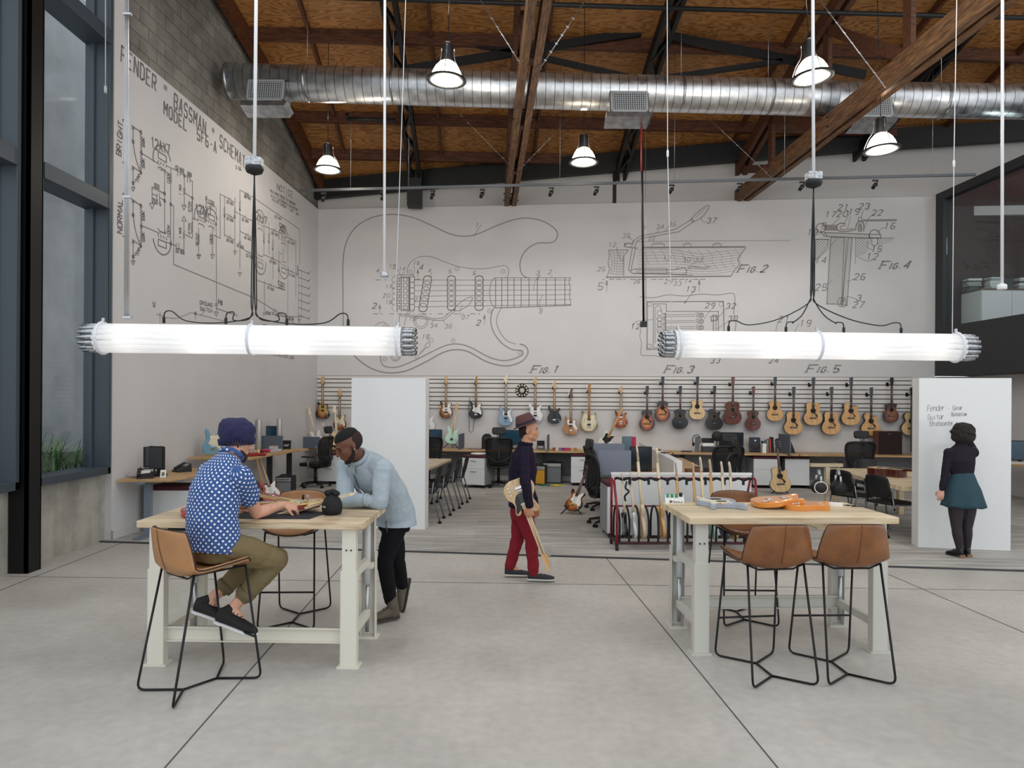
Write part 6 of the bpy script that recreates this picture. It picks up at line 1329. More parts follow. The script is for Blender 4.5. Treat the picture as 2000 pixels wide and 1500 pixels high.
# ---------------- centre pod
g=guitar('strat','sunburst guitar leaning beside the side-on task chair',(D(1116,950,10.9).x,10.9,.1),sb3,guard=whiteg,neck=mahog,hm=mahog,scale=.95); lean(g,D(1147,880,11.2)-D(1118,950,10.9),(-.6,-.8,.1)); g.location.z=.07
stand((g.location.x,g.location.y+.08),0,'black stand under the sunburst guitar beside the side-on chair',h=.22)
task_chair((1.42,10.0),R_(-82),'black task chair seen from the side at the centre desks, nearer one'); task_chair((1.55,11.5),R_(-80),'black task chair at the centre desks, farther one',headrest=False)
desk('centre_desk','oak desk left of the white partition, nearer half','desk',[(1.52,9.12),(2.15,9.12),(2.3,11.2),(1.67,11.2)],.74,.03,[(1.85,10.3,dleg)],leg='post'); desk('centre_desk','oak desk left of the white partition, farther half','desk',[(1.68,11.25),(2.31,11.25),(2.45,13.2),(1.82,13.2)],.74,.03,[(2.0,12.3,dleg)],leg='post')
desk('centre_desk','oak desk right of the white partition, nearer half','desk',[(2.3,9.15),(3.0,9.15),(3.15,11.2),(2.45,11.2)],.74,.03,[(2.6,10.3,dleg)],leg='post'); desk('centre_desk','oak desk right of the white partition, farther half','desk',[(2.46,11.25),(3.16,11.25),(3.3,13.2),(2.6,13.2)],.74,.03,[(2.9,12.3,dleg)],leg='post')
t=thing('white_partition','white waist-high partition running back between the centre desks','partition',(2.22,9.1,0)); m=MB(); m.bar((0,0,.518),(.3,4.1,.518),.11,1.035); m.done('core',cabw,t,bevel=.004)
t=thing('front_screen','long white panel across the front of the centre desks, behind the guitar rack','partition',(2.25,9.02,0),R_(1.5)); MB().b(-.93,.93,0,.045,.05,.862).done('panel',cabw,t,bevel=.004); MB().b(-.935,.935,-.006,.051,.855,.885).done('cap_rail',whiteg,t)
Y=9.9; divider('desk_divider',at(1173,0,Y),at(1238,0,Y+.05),.75,zf(880,Y,1200),'nearer grey divider on the centre desks, in front of the taller one',M('blue grey divider','#7b8291',.85))
Y=11.3; divider('desk_divider',at(1164,0,Y),at(1225,0,Y),.72,zf(866,Y,1190),'farther grey divider on the centre desks',M('blue grey divider','#7b8291',.85))
Y=10.6; p=at(1257,0,Y); monitor(p,R_(-10),'large black monitor between the rack guitar necks',w_=.34,h=.40,lift=zf(872,Y,1257)-.74-.40,z=.74)
Y=11.9; p=at(1229,0,Y); t=thing('tinted_screen','blue grey tinted screen standing behind the centre dividers','screen',(p[0],p[1],.74)); z1=zf(852,Y,1229)-.74; MB().b(-.08,.09,-.01,.01,z1-.38,z1).done('panel',M('tinted screen','#5d7480',.2),t,bevel=.004); MB().b(-.02,.02,-.02,.02,0,z1-.3).done('stand',blackp,t)
Y=12.1; p=at(1243,0,Y); tag(MB().b(-.035,.035,-.04,.04,0,zf(853,Y,1243)-.74-.0).done('pink_box',M('magenta box','#c01848',.4),loc=(p[0],p[1],.74),bevel=.004),'tall pink and red box behind the tinted screen','box')
t=pedestal((1.46,9.28),R_(3),'white cabinet with maroon cushion at the left end of the guitar rack',w_=.42,d=.5,h=.62,drawers=(1,),handle=False)
p=bd(1178,.4); g=guitar('tele','white guitar with pale neck leaning in front of the amber wall guitar',(p.x,p.y-.3,.82),ow,neck=maple,fb=maple,head='six',guard=blackp,pick='hh',scale=1.0,pgm=blackp); lean(g,D(1210,803,14.9)-bd(1176,.42)-V((0,0,.8)),(0,-1,.1)); g.location=(bd(1178,.42).x,bd(1178,.42).y,.80); stand((g.location.x,g.location.y+.1),0,'black stand on the back desk holding the white guitar',z=.74,h=.15)
# right side of the partition
task_chair((3.15,10.55),R_(60),'black task chair at the right of the white partition, nearer one',headrest=True); task_chair((3.75,12.15),R_(8),'black task chair with headrest in front of the dark monitor')
for i,(px,py,Y) in enumerate(((1300,878,11.0),(1312,884,10.4),(1356,912,10.3),(1375,916,10.6))):
    p=D(px,py,Y); z=1.036 if i<2 else .742; t=thing('small_tools',['small tools on top of the white partition, farther','small tools on top of the white partition, nearer','brown and black clutter on the right centre desk','black case on the right centre desk'][i],'tools',(2.22+.073*(Y-9.1) if i<2 else p.x,Y,z)); m=MB(); rr=random.Random(i)
    for k in range(4): a=rr.uniform(0,3); m.bar((rr.uniform(-.04,.04),rr.uniform(-.12,.12),.008),(rr.uniform(-.04,.04)+.03,rr.uniform(-.12,.12)+.02,.012),.014,.012)
    if i>1: m.b(-.12,.1,-.1,.1,0,.07)
    m.done('tools',blackp if i!=2 else M('brown leather case','#6b4326',.6),t)
# right part of back desk
p=bd(1341,.45); tag(MB().b(-.11,.11,-.06,.06,0,.022).done('flat_case',blackp,loc=(p.x,p.y,.74),rot=(0,0,-TH),bevel=.008),'flat black case on the back desk right of the partition','case')
p=bd(1361,.4); t=thing('headphone_stand','grey stand with black headphones on the back desk','headphones',(p.x,p.y,.74),-TH); MB().b(-.035,.05,-.03,.03,0,.33).done('post',M('grey stand','#5f656d',.5),t,bevel=.006); m=MB(); m.tube([V((-.015+.085*math.cos(a),-.035,.26+.11*math.sin(a))) for a in [R_(x) for x in range(-40,230,20)]],.01,6); m.ell((-.08,-.035,.17),(.03,.03,.045)); m.done('headphones',blackp,t)
p=bd(1382,.4); t=thing('printer','black desktop printer with white paper on the back desk','printer',(p.x,p.y,.74),-TH); MB().b(-.13,.13,-.12,.1,0,.13).done('body',M('dark grey printer','#3a3b3f',.5),t,bevel=.012); MB().b(-.12,.12,-.08,.08,.2,.3).done('scanner',blackp,t,bevel=.01); MB().b(-.12,.12,-.1,.05,.13,.2).done('paper_tray',whiteg,t)
p=bd(1400,.55); t=thing('ring_speaker','round dark speaker on a stem beside the dark monitor','speaker',(p.x,p.y,.74),-TH); MB().lathe([(.1,-.03),(.11,0),(.1,.03),(.02,.035)],28,(0,0,.35),(0,-1,0)).done('disc',M('dark cone','#1b1a1c',.6),t); MB().cyl((0,.0,0),(0,0,.25),.012,8).done('stem',blackp,t); MB().lathe([(.07,0),(.06,.012)],16).done('base',blackp,t)
p=bd(1428,.35); monitor((p.x,p.y),-TH,'dark monitor behind the task chair headrest on the back desk',w_=.52,h=.3,lift=.13)
p=bd(1475,.35); box_speaker((p.x,p.y),-TH-.1,.74,'small dark blue studio speaker on the back desk',w_=.21,h=.32,col=M('dark blue speaker','#252e3c',.45))
p=bd(1492,.45); tag(MB().b(-.04,.04,-.05,.05,0,.2).done('white_box',whiteg,loc=(p.x,p.y,.74),rot=(0,0,-TH),bevel=.004),'upright white box beside the small studio speaker','box')
for i,(px,h_,c_,w_) in enumerate(((1492,.24,'#5a6472',.05),(1498,.27,'#8a9098',.04),(1503,.29,'#b5482e',.04),(1508,.33,'#1a1b1e',.045),(1518,.3,'#202124',.03),(1521,.15,'#a51c1c',.04))):
    p=bd(px,.25); tag(MB().b(-w_/2,w_/2,-.09,.09,0,h_).done('upright_book',M('spine '+c_,c_,.6),loc=(p.x,p.y,.74),rot=(0,R_(-3 if i<4 else 0),-TH),bevel=.003,seg=1),['slate blue upright book behind the white box','pale grey upright book in the row on the back desk','orange red upright book in the row on the back desk','tall black upright book left of the standing guitar head','black upright book right of the standing guitar neck','short red upright book at the end of the row'][i],'book',group='upright books on the back desk')
p=bd(1521,.3);q=bd(1543,.85); divider('desk_divider',(p.x,p.y),(q.x,q.y),.70,1.15,'dark grey angled divider above the standing acoustic guitar')
t=thing('black_stand','thin black easel behind the angled grey divider','easel',(bd(1548,.35).x,bd(1548,.35).y,.74),-TH); MB().add([(-.03,0,0),(.06,0,0),(-.03,0,.24),(-.03,.02,0),(.06,.02,0),(-.03,.02,.24)],[(0,1,2),(3,5,4),(0,3,4,1),(1,4,5,2),(2,5,3,0)]).done('easel',blackp,t)
p=G(1525,966); g=guitar('dreadcut','pale acoustic guitar with cutaway standing on the carpet in front of the white cabinets',(p.x,p.y,.1),sprucep,guard=tort,hm=blackg,scale=1.0); lean(g,D(1514,852,p.y+.15)-D(1524,962,p.y),(-.18,-1,.05)); g.location.z=.05
stand((p.x,p.y+.12),0,'black stand holding the pale cutaway acoustic guitar',h=.3,tall=.88)
for px,lb in ((1503,'white drawer cabinet behind the standing acoustic guitar'),(1565,'white cabinet right of the standing acoustic guitar')):
    p=G(px,957); pedestal((p.x,p.y+.45),-TH,lb,w_=.50,d=.6,h=.56,drawers=(1,) if px>1530 else (.2,.3),handle=False)
p=bd(1671,1.25); task_chair((p.x,p.y),R_(-6),'black mesh task chair with headrest left of the maroon cabinet')
p=bd(1734,.35); t=thing('speaker_cabinet','dark maroon speaker cabinet with small silver script badge on the back desk','speaker',(p.x,p.y,.74),-TH); MB().b(-.25,.25,-.1,.14,0,.49).done('cabinet',M('reddish brown edge','#5a2a1e',.5),t,bevel=.01); MB().b(-.235,.235,-.108,-.1,.012,.478).done('grille_cloth',M('dark maroon cloth','#22100f',.8),t); MB().tube([(-.04,-.111,.43),(-.03,-.111,.442),(-.02,-.111,.428),(.0,-.111,.436),(.04,-.111,.432)],.004,6).done('badge',chrome,t)
p=bd(1684,.4); t=thing('desk_lamp_arm','thin black microphone arm behind the task chair headrest','microphone arm',(p.x,p.y,.74),-TH); MB().tube([(0,0,0),(.0,0,.28),(.04,0,.4),(-.02,0,.47)],.01,6).done('arm',blackp,t)
p=bd(1779,.35); t=thing('wall_screen','dark tall screen edge beside the right white board','screen',(p.x+.02,p.y,.74),-TH); MB().b(-.02,.35,-.02,.02,.05,.95).done('panel',M('slate screen','#3f4a55',.4),t); MB().b(.1,.2,0,.08,0,.3).done('stand',blackp,t)
# ---------------- right table, headphones, chairs
desk('display_table','pale wooden table beside the right white board with an acoustic guitar on it','table',[(5.07,8.86),(6.3,8.9),(6.45,11.3),(5.25,11.3)],.74,.06,[],mat_=bw2)
t_=bpy.data.objects['display_table']
for (x,y) in ((5.32,11.2),(6.35,11.15),(6.2,9.1),(5.75,9.1)): MB().b(x-5.07-.04,x-5.07+.04,y-8.86-.04,y-8.86+.04,.012,.68).done('leg',bw2,t_)
g=guitar('dread','acoustic guitar with glossy red brown sides lying on the pale table',(5.72,10.35,.80),sprucep,side=gloss('red brown guitar side','#4c1a10'),hm=blackg,scale=1.0,guard=None); g.rotation_euler=lay((.62,-.75,0))
g.location=(5.42,10.35,.74+.0585)
nest_chair((5.22,9.45),R_(-70),'black chair at the pale table nearer the right white board'); nest_chair((5.05,10.15),R_(-66),'black chair at the pale table beside the hanging headphones'); nest_chair((6.2,11.75),R_(180),'black chair on the far side of the pale table')
# headphone rack and headphones
Yh=9.9; p=D(1621,985,Yh); t=thing('headphone_rack','pale wooden post with crossbars carrying two headphones','rack',(D(1621,0,Yh).x,Yh,0)); zt=zf(912,Yh,1621); MB().b(-.03,.03,-.03,.03,.012,zt).done('post',bw2,t,bevel=.003); MB().b(-.24,.22,-.03,.03,zt-.0,zt+.05).done('crossbar',bw2,t,bevel=.003); MB().b(-.2,.2,-.15,.15,.012,.035).done('foot',bw2,t)
def phones(px,py,Y,label,ring,cup,r=.095):
    c=D(px,py,Y); t=thing('headphones',label,'headphones',c,0,'headphones on the rack'); ztop=zf(918,Y,px)-c.z
    m=MB(); m.tube([V((.0+.02*math.cos(a),.0,0))+V((-.02+.045*(1-math.cos(a)) if 0 else 0,.07*math.cos(a),ztop-.07+.07*math.sin(a))) for a in [R_(x) for x in range(0,181,20)]],[.02]*10,8,flat=.4); m.done('headband',M('silver headband','#a8a9ad',.4,metal=.5),t)
    for s_,nm in((-1,'ear_cup'),(1,'ear_cup')):
        e=MB().lathe([(r*.55,-.03),(r,-.02),(r,.012),(r*.8,.022),(.002,.024)],28,(0,s_*.07,0),(-.35,s_,0)).done(nm,cup,t)
        MB().tube([(0,s_*.07,ztop-.08),(0,s_*.09,r*.7)],.016,8,flat=.5).done('yoke',M('silver yoke','#c9cacd',.35,metal=.5),e)
        if s_<0:
            a,b_=frame_of(V((-.35,-1,0))); MB().tube([V((0,-.07,0))+V((-.35,-1,0)).normalized()*.02+a*math.cos(x)*r*.88+b_*math.sin(x)*r*.88 for x in [6.2832*k/28 for k in range(28)]],.008,6,closed=True).done('ring',ring,e)
    return t
phones(1599,951,9.72,'headphones with white ring on the ear cup, hanging on the wooden rack',whiteg,M('brown black cup','#231a18',.4)); phones(1637,953,9.72,'all black headphones hanging right of the white-ringed pair',blackp,blackp)
# right edge desk and computer
desk('side_desk','oak desk at the right edge of the photo beyond the white board','desk',[(9.0,11.2),(9.7,11.2),(9.62,13.7),(8.98,13.7)],.74,.035,[(9.4,11.7,dleg),(9.4,13.2,dleg)],leg='post')
t=monitor((9.2,12.35),R_(-25),'silver based computer screen on the desk at the right edge',w_=.52,h=.36,lift=.06,face=bluescr); MB().b(-.24,.24,-.14,-.05,.0,.045).done('silver_base',M('aluminium','#b9b6b0',.35,metal=.7),t)
tag(MB().b(-.15,.15,-.1,.1,0,.006).done('paper_sheet',whiteg,loc=(9.15,11.9,.74),rot=(0,0,.3)),'white paper in front of the computer at the right edge','paper')
# mezzanine cabinet with books
t=thing('mezzanine_cabinet','white low cabinet behind the mezzanine window','cabinet',(9.62,14.02,2.61)); zc=zf(566,14.02,1915)-2.61
MB().b(0,1.9,0,.62,0,zc).done('body',M('white cabinet body','#d5dedb',.4),t,bevel=.004);  # even greenish white, no emission
for k in range(3): 
    dr=MB().b(.01+k*.62,.62+k*.62,-.018,-.001,.02,zc*.5-.01).done('drawer',cabw,t); MB().b(.01+k*.62,.62+k*.62,-.018,-.001,zc*.5,zc-.02).done('drawer',cabw,t)
MB().b(-.02,1.92,-.03,.64,zc,zc+.03).done('top',M('walnut cabinet top','#5a4a3c',.5),t)
zb=2.61+zc+.03; rr=random.Random(9)
for s_,(x,y,n) in enumerate(((9.72,14.45,7),(10.05,14.25,8),(10.6,14.2,6))):
    z=zb
    for k in range(n):
        h_=rr.uniform(.025,.05); c_=rr.choice(['#cfd2cf','#8f9a98','#4b5554','#b9c4bd','#2c3332']); tag(MB().b(-.14,.14,-.1,.1,0,h_).done('stacked_book',M('spine '+c_,c_,.6),loc=(x+rr.uniform(-.015,.015),y,z),rot=(0,0,rr.uniform(-.12,.12)),bevel=.002,seg=1),['%s book in the left stack on the mezzanine cabinet','%s book in the middle stack on the mezzanine cabinet','%s book in the right stack on the mezzanine cabinet'][s_]%(['bottom','second lowest','third lowest','fourth lowest','fifth lowest','sixth lowest','seventh lowest','top'][k]),'book',group='book stacks on the mezzanine cabinet'); z+=h_
tag(MB().b(-.12,.12,-.1,.1,0,.22).done('grey_bin',M('dark glass bin','#3a4444',.3),loc=(10.25,13.98+.25,zb)),'dark bin between the book stacks on the mezzanine cabinet','bin')
for i,px in enumerate((10.9,11.15)): tag(MB().lathe([(.07,0),(.08,.18),(.075,.2)],18).done('steel_can',steel,loc=(px,14.2,zb)),['left steel can on the mezzanine cabinet','right steel can on the mezzanine cabinet'][i],'can')
l=lamp('POINT','lamp',(10.6,12.8,5.6),30,(.9,1,.97),.2)
# ---------------- guitar rack
red=M('chipped red paint','#8c1622',.5,noise=(14,.4)); pad=M('black foam pad','#141416',.85)
CX,CY=2.14,8.52; CR=R_(1.5); t=thing('guitar_rack','wheeled red and black guitar rack loaded with guitars in front of the white panel','rack',(CX,CY,0),CR)
w2=.86
for sx in(-1,1):
    for sy in(-1,1): MB().tube([(sx*w2,sy*.2,.08),(sx*w2,sy*.2,.5),(sx*(w2+.02),sy*.08,.86)],.016,8).done('post',red,t)
    for sy in(-1,1):
        m=MB(); m.cyl((sx*w2-.014,sy*.2,.042),(sx*w2+.014,sy*.2,.042),.04,14); m.b(sx*w2-.018,sx*w2+.018,sy*.2-.01,sy*.2+.01,.05,.1); m.done('caster',rubber,t)
m=MB()
for sy in(-1,1): m.b(-w2,w2,sy*.2-.014,sy*.2+.014,.085,.115)
for sx in(-1,1): m.b(sx*w2-.014,sx*w2+.014,-.2,.2,.085,.115)
m.done('base_frame',M('dark red steel','#3a1319',.5,noise=(20,.5)),t)
MB().cyl((-w2,-.0,.865),(w2+.05,-.0,.865),.014,8).done('top_rail',red,t)
m=MB(); pts=[V((-w2+2*w2*k/56,-.02,.86+.012*math.sin(k*1.4))) for k in range(57)]; m.tube(pts,.018,6); m.done('neck_pad',pad,t)
MB().b(-w2,w2,.19,.2,.48,.5).done('mid_rail',red,t)
for k in range(15):
    x=-w2+.03+k*(2*w2-.06)/14; m=MB(); m.tube(catmull([V((x,-.2,.11)),V((x+.005,-.19,.35)),V((x,-.12,.48)),V((x,0,.52)),V((x,.12,.48)),V((x,.19,.35)),V((x,.2,.11))],4,False),.013,6); m.done('padded_hoop',pad,t)
    if k%2: MB().b(x+.02,x+.05,-.045,-.03,.79,.86).done('strap_tab',rubber,t)
rg=[(1211,922,blackg,pale_m,'six','black bodied guitar leftmost in the rack','strat',.93),(1228,922,ow,pale_m,'six','white bodied guitar second from left in the rack','strat',.93),(1240,871,M('pale wood body','#d8bfa0',.5),pale_m,'big','pale bodied bass guitar third in the rack, its head tallest','bass',1.09),(1278,874,spruce,pale_m,'big','amber bodied bass guitar fourth in the rack','bass',1.08),(1316,902,M('grey body','#7d7878',.4),maple,'six','guitar fifth in the rack behind the white pedal','strat',.99),(1349,903,M('brown body','#6b4a35',.4),maple,'six','guitar sixth in the rack, left of the silver body','strat',.99),(1364,894,M('grey green body','#6f8a80',.4),pale_m,'big','guitar seventh in the rack, above the silver body','strat',1.02),(1382,897,surf,maple,'six','sea green bodied guitar eighth in the rack','strat',1.0),(1405,901,M('slate body','#4c5a68',.4),pale_m,'six','guitar ninth in the rack, second from right','strat',.99),(1421,903,gold,pale_m,'big','gold bodied guitar rightmost in the rack','offset',.99)]
for px,py,bm_,nk,hd_,lb,kd,sc1 in rg:
    i=rg.index((px,py,bm_,nk,hd_,lb,kd,sc1)); x=D(px,py,8.5).x+ (.075 if kd!='bass' else .11); z0=.12
    x=max(CX-w2+.06,x); g=guitar(kd,lb,(x,8.50,z0),bm_,neck=nk,fb=nk,head=hd_,pick='hh' if kd!='bass' else 'bass',scale=sc1,group='guitars standing in the wheeled rack',guard=None,name='rack_guitar',bridge='bass' if kd=='bass' else 'trem')
    top=D(px,py,8.5); L1=(top-V((x,8.5,z0)))
    lean(g,L1,(1,.02,0)); g.scale=(L1.length/(1.125 if kd=='bass' else .99),)*3
tag(MB().tube(catmull([V((1.42,8.4,.84)),V((1.40,8.38,.76)),V((1.44,8.37,.72)),V((1.39,8.37,.66)),V((1.40,8.37,.60))],4,False),.012,6).done('tie_strap',rubber),'black tie strap dangling from the rack rail','strap')
# ---------------- objects on the right workbench (top at .995)
ZT=.995
c=G(1319,983,ZT); t=thing('effects_pedal','white effects pedal with green knobs on the right workbench','pedal',(c.x,c.y+.03,ZT),R_(-12))
MB().add([(-.075,-.06,0),(.075,-.06,0),(.075,.06,0),(-.075,.06,0),(-.075,-.06,.035),(.075,-.06,.035),(.075,.06,.06),(-.075,.06,.06)],[(0,3,2,1),(4,5,6,7),(0,1,5,4),(1,2,6,5),(2,3,7,6),(3,0,4,7)]).done('housing',whiteg,t,bevel=.004)
for x in(-.055,-.02,.015): 
    for y in(-.01,.035): MB().cyl((x,y,.045),(x,y,.068),.011,12).done('knob',M('green knob','#2d8a62',.4),t)
MB().cyl((.05,.02,.05),(.05,.02,.08),.014,12).done('footswitch',rubber,t)
m=MB(); m.b(-.0,.062,-.0615,-.0602,.008,.024,) ; m2=MB(); m2.lathe([(.011,0),(.0105,.0015)],16,(-.03,-.0602,.017),(0,-1,0)); 
m2.done('round_logo',M('logo grey','#4a4a4c',.5),t)
A=Art(V((0,0,0)),V((1,0,0)),.0); A.hk=A.wk=1; A.text('Noceus',(-.014,.009),(.066,.009),.016,.003,px=False,fill=.8)
me=bpy.data.meshes.new('lettering'); me.from_pydata([(v[0],-.0612,v[2]) for v in A.v],[],A.f); me.materials.append(M('logo grey','#4a4a4c',.5)); o=bpy.data.objects.new('lettering',me); C.objects.link(o); o.parent=t
c=G(1398,988,ZT); g=guitar('strat','silver blue guitar body with pale guard on the right workbench',(c.x-.11,c.y+.02,ZT+.024),silver,guard=creamg,noneck=True,pick='p2',pgm=blackp,scale=.86); g.rotation_euler=lay((.1,-1,0)); g.location=(c.x+.0,c.y+.17,ZT+.022)
c=G(1465,990,ZT); g=guitar('strat','upper orange guitar body lying on the right workbench',(c.x,c.y,ZT+.068),orange,noneck=True,pick='p2',pgm=chrome,scale=1.12,bridge=None); g.rotation_euler=lay((1,-.02,.11),(-.11,0,1)); g.location=(c.x+.02,c.y+.0,ZT+.027)
g=guitar('offset','lower orange guitar body under the first one on the right workbench',(c.x+.08,c.y-.06,ZT+.024),orange,noneck=True,pick='',scale=.9,bridge=None); g.rotation_euler=lay((1,-.12,0)); g.location=(c.x+.24,c.y-.03,ZT+.021)
c=G(1619,988,ZT); t=thing('power_strip','white power strip with a black cable on the right workbench','power strip',(c.x,c.y,ZT),R_(-22)); MB().b(-.1,.1,-.025,.025,0,.03).done('housing',whiteg,t,bevel=.004); MB().tube(catmull([V((.1,0,.015)),V((.15,.03,.006)),V((.13,.08,.006)),V((.2,.05,.006)),V((.16,.0,.006)),V((.24,.02,.006))],5,False),.003,6).done('cable',cablem,t)
# ---------------- objects on the left workbench
c=G(545,1012,ZT); tag(MB().add([(-.32,-.17,0),(.27,-.18,0),(.33,.12,0),(-.26,.15,0),(-.32,-.17,.004),(.27,-.18,.004),(.33,.12,.004),(-.26,.15,.004)],[(0,3,2,1),(4,5,6,7),(0,1,5,4),(1,2,6,5),(2,3,7,6),(3,0,4,7)]).done('bench_mat',M('charcoal mat','#23242c',.8),loc=(c.x-.05,c.y+.14,ZT)),'dark mat on the left workbench under the hands','mat')
hd=D(691,962,5.04); t=thing('guitar_neck','loose pale guitar neck in the seated man\'s hand, passing behind the black bag','guitar neck',hd); tl_=D(566,999,4.93)-hd; tl_=tl_.normalized()*.68; t.rotation_euler=lay(-tl_,(0,0,1)); t.location=hd+tl_
MB().tube([(0,.006,0),(0,.006,.5)],[.027,.0215],12,flat=.7).done('neck',pale_m,t); MB().prism([(-.028,.0),(.028,.0),(.0215,.5),(-.0215,.5)],-.006,.002).done('fretboard',maple,t)
m=MB(); headst(m,.498,'six',0,-.002,.012); hq=m.done('headstock',pale_m,t); m=MB()
for i in range(6): m.cyl((-.03+.005*i,-.012,.54+i*.024),(-.03+.005*i,-.002,.54+i*.024),.004,6); m.b(-.058+.005*i,-.044+.005*i,.0,.01,.534+i*.024,.546+i*.024)
m.done('tuning_pegs',chrome,hq); m=MB()
for k in range(1,20): z=.64*(1-2**(-k/12))+.0; m.b(-.024,.024,-.0075,-.006,.5-z-.001,.5-z+.001)
m.done('frets',steel,t)
hd=D(632,984,5.25); tail=D(353,1004,4.78); hd.z=ZT+.035; tail.z=ZT+.026; g=guitar('strat','red guitar lying behind the seated man, its pale neck pointing right',tail,fiesta,neck=maple,fb=maple,head='six',guard=whiteg); d_=hd-tail; g.rotation_euler=lay(d_,(0,0,1)); g.scale=(d_.length/.99,)*3
g=guitar('tele','gold topped guitar with red sides lying across the left workbench',(D(612,0,5.0).x,5.0,ZT+.024),gold,side=None,neck=maple,fb=maple,head='six',pick='hh',scale=.8); g.rotation_euler=lay((-.75,.6,0)); g.location=(D(612,0,4.97).x,4.97,ZT+.05); g.location.x-=.0
bd_=MB().prism([(x*1.005,z*1.003-.001) for x,z in outline('tele')],-.018,.026).done('body_back',gloss('deep red side','#7a1410'),g)
c=G(645,1007,ZT); t=thing('neck_rest_bag','black bean bag neck rest with small white lettering on the left workbench','bag',(c.x,c.y+.05,ZT)); m=MB(); m.lathe([(.045,0),(.066,.01),(.073,.04),(.07,.08),(.055,.115),(.035,.135),(.022,.145)],22); m.tube([(-.02,0,.14),(-.03,0,.16),(0,.01,.165),(.03,0,.155)],.018,8); m.ell((-.03,0,.155),(.028,.03,.022)); m.ell((.03,.0,.15),(.026,.03,.02)); m.done('bag',M('black fabric','#0e0e10',.75,bump=(60,.3,.004)),t)
A=Art(V((0,0,0)),V((1,0,0)),.0); A.hk=A.wk=1; A.text('rack',(-.055,.06),(-.026,.057),.013,.0022,px=False); me=bpy.data.meshes.new('lettering'); me.from_pydata([(v[0],-math.sqrt(max(.0745**2-v[0]**2,0))-.002,v[2]) for v in A.v],[],A.f); me.materials.append(whiteg); o=bpy.data.objects.new('lettering',me); C.objects.link(o); o.parent=t
for i,px in enumerate((592,601)):
    c=D(px,980,5.2); t=thing('small_bottle',['left of two small black bottles behind the gold guitar','right of two small black bottles, its cap lilac'][i],'bottle',(c.x,c.y,ZT)); MB().lathe([(.015,0),(.016,.005),(.016,.05),(.008,.062),(.007,.068)],16).done('bottle',M('black glass','#141416',.2),t); MB().lathe([(.009,.066),(.009,.095),(.006,.1)],12).done('cap',blackp if i==0 else M('lilac cap','#a9a6c4',.4),t)
# ---------------- people
def skinm(n,c): 
    m=M(n,c,.5,noise=(30,.08)); m.node_tree.nodes['Principled BSDF'].inputs['Subsurface Weight'].default_value=.06; return m
class Fig:
    def __init__(s,root): s.r=root; s.o=V(root.location); s.m=MB(); s.m.T=Mx.Translation(-s.o)
    def new(s): m=MB(); m.T=Mx.Translation(-s.o); return m
def limb(m,pts,rs,n=12,flat=1):
    m.tube(pts,rs,n,flat=flat)
    for p,r in zip(pts,rs): m.ell(p,(r,r*.98,r),n=10,m=6)
def torso(m,rings): # rings: centre, lateral vec, half width, half depth ; axis from neighbours
    cs=[V(r[0]) for r in rings]; out=[]
    for i,(c,lat,hw,hd) in enumerate(rings):
        ax=(cs[min(i+1,len(cs)-1)]-cs[max(i-1,0)]).normalized(); lat=V(lat); lat=(lat-ax*lat.dot(ax)).normalized(); fr=ax.cross(lat).normalized(); out.append((c,lat*hw,fr*hd))
    m.loft(out,20)
def hand(m,w_,d,pn,side=1,curl=.35,k=1.0,spread=.0):
    """w_ wrist, d pointing direction, pn palm normal (towards the palm side), side = +1 puts the thumb on d x pn"""
    w_=V(w_); d=V(d).normalized(); pn=V(pn); pn=(pn-d*pn.dot(d)).normalized(); s_=d.cross(pn)*side
    m.loft([(w_-d*.02*k,s_*.026*k,pn*.019*k),(w_+d*.02*k,s_*.034*k,pn*.018*k),(w_+d*.06*k,s_*.041*k,pn*.016*k),(w_+d*.088*k,s_*.040*k,pn*.012*k)],14)
    for i,(off,L_) in enumerate(((.030,.072),(.010,.080),(-.010,.075),(-.029,.058))):
        p=w_+d*.082*k+s_*off*k; a=0; P=[p-d*.01*k,p]; dd=d
        for j,f in enumerate((.45,.3,.25)):
            a+=curl*(1+.25*i if j<2 else .8); dd=(d*math.cos(a)+pn*math.sin(a)+s_*off*spread*4).normalized(); p=p+dd*L_*f*k; P.append(p)
        m.tube(P,[.0092*k,.0095*k,.0088*k,.0082*k,.0068*k],8); m.ell(P[-1],(.0068*k,)*3,n=8,m=5)
    b_=w_+d*.022*k+s_*.028*k; t1=b_+(s_*.7+d*.7+pn*.35).normalized()*.035*k; t2=t1+(s_*.25+d*.9+pn*.5).normalized()*.028*k; t3=t2+(d*.85+pn*.6-s_*.1).normalized()*.022*k
    m.tube([b_-d*.01*k,b_,t1,t2,t3],[.014*k,.0135*k,.011*k,.010*k,.0078*k],8); m.ell(t3,(.0078*k,)*3,n=8,m=5)
def basis(fwd,up):
    f=V(fwd).normalized(); u=V(up); u=(u-f*u.dot(f)).normalized(); r=f.cross(u); return f,u,r,Mx((r,f,u)).transposed()
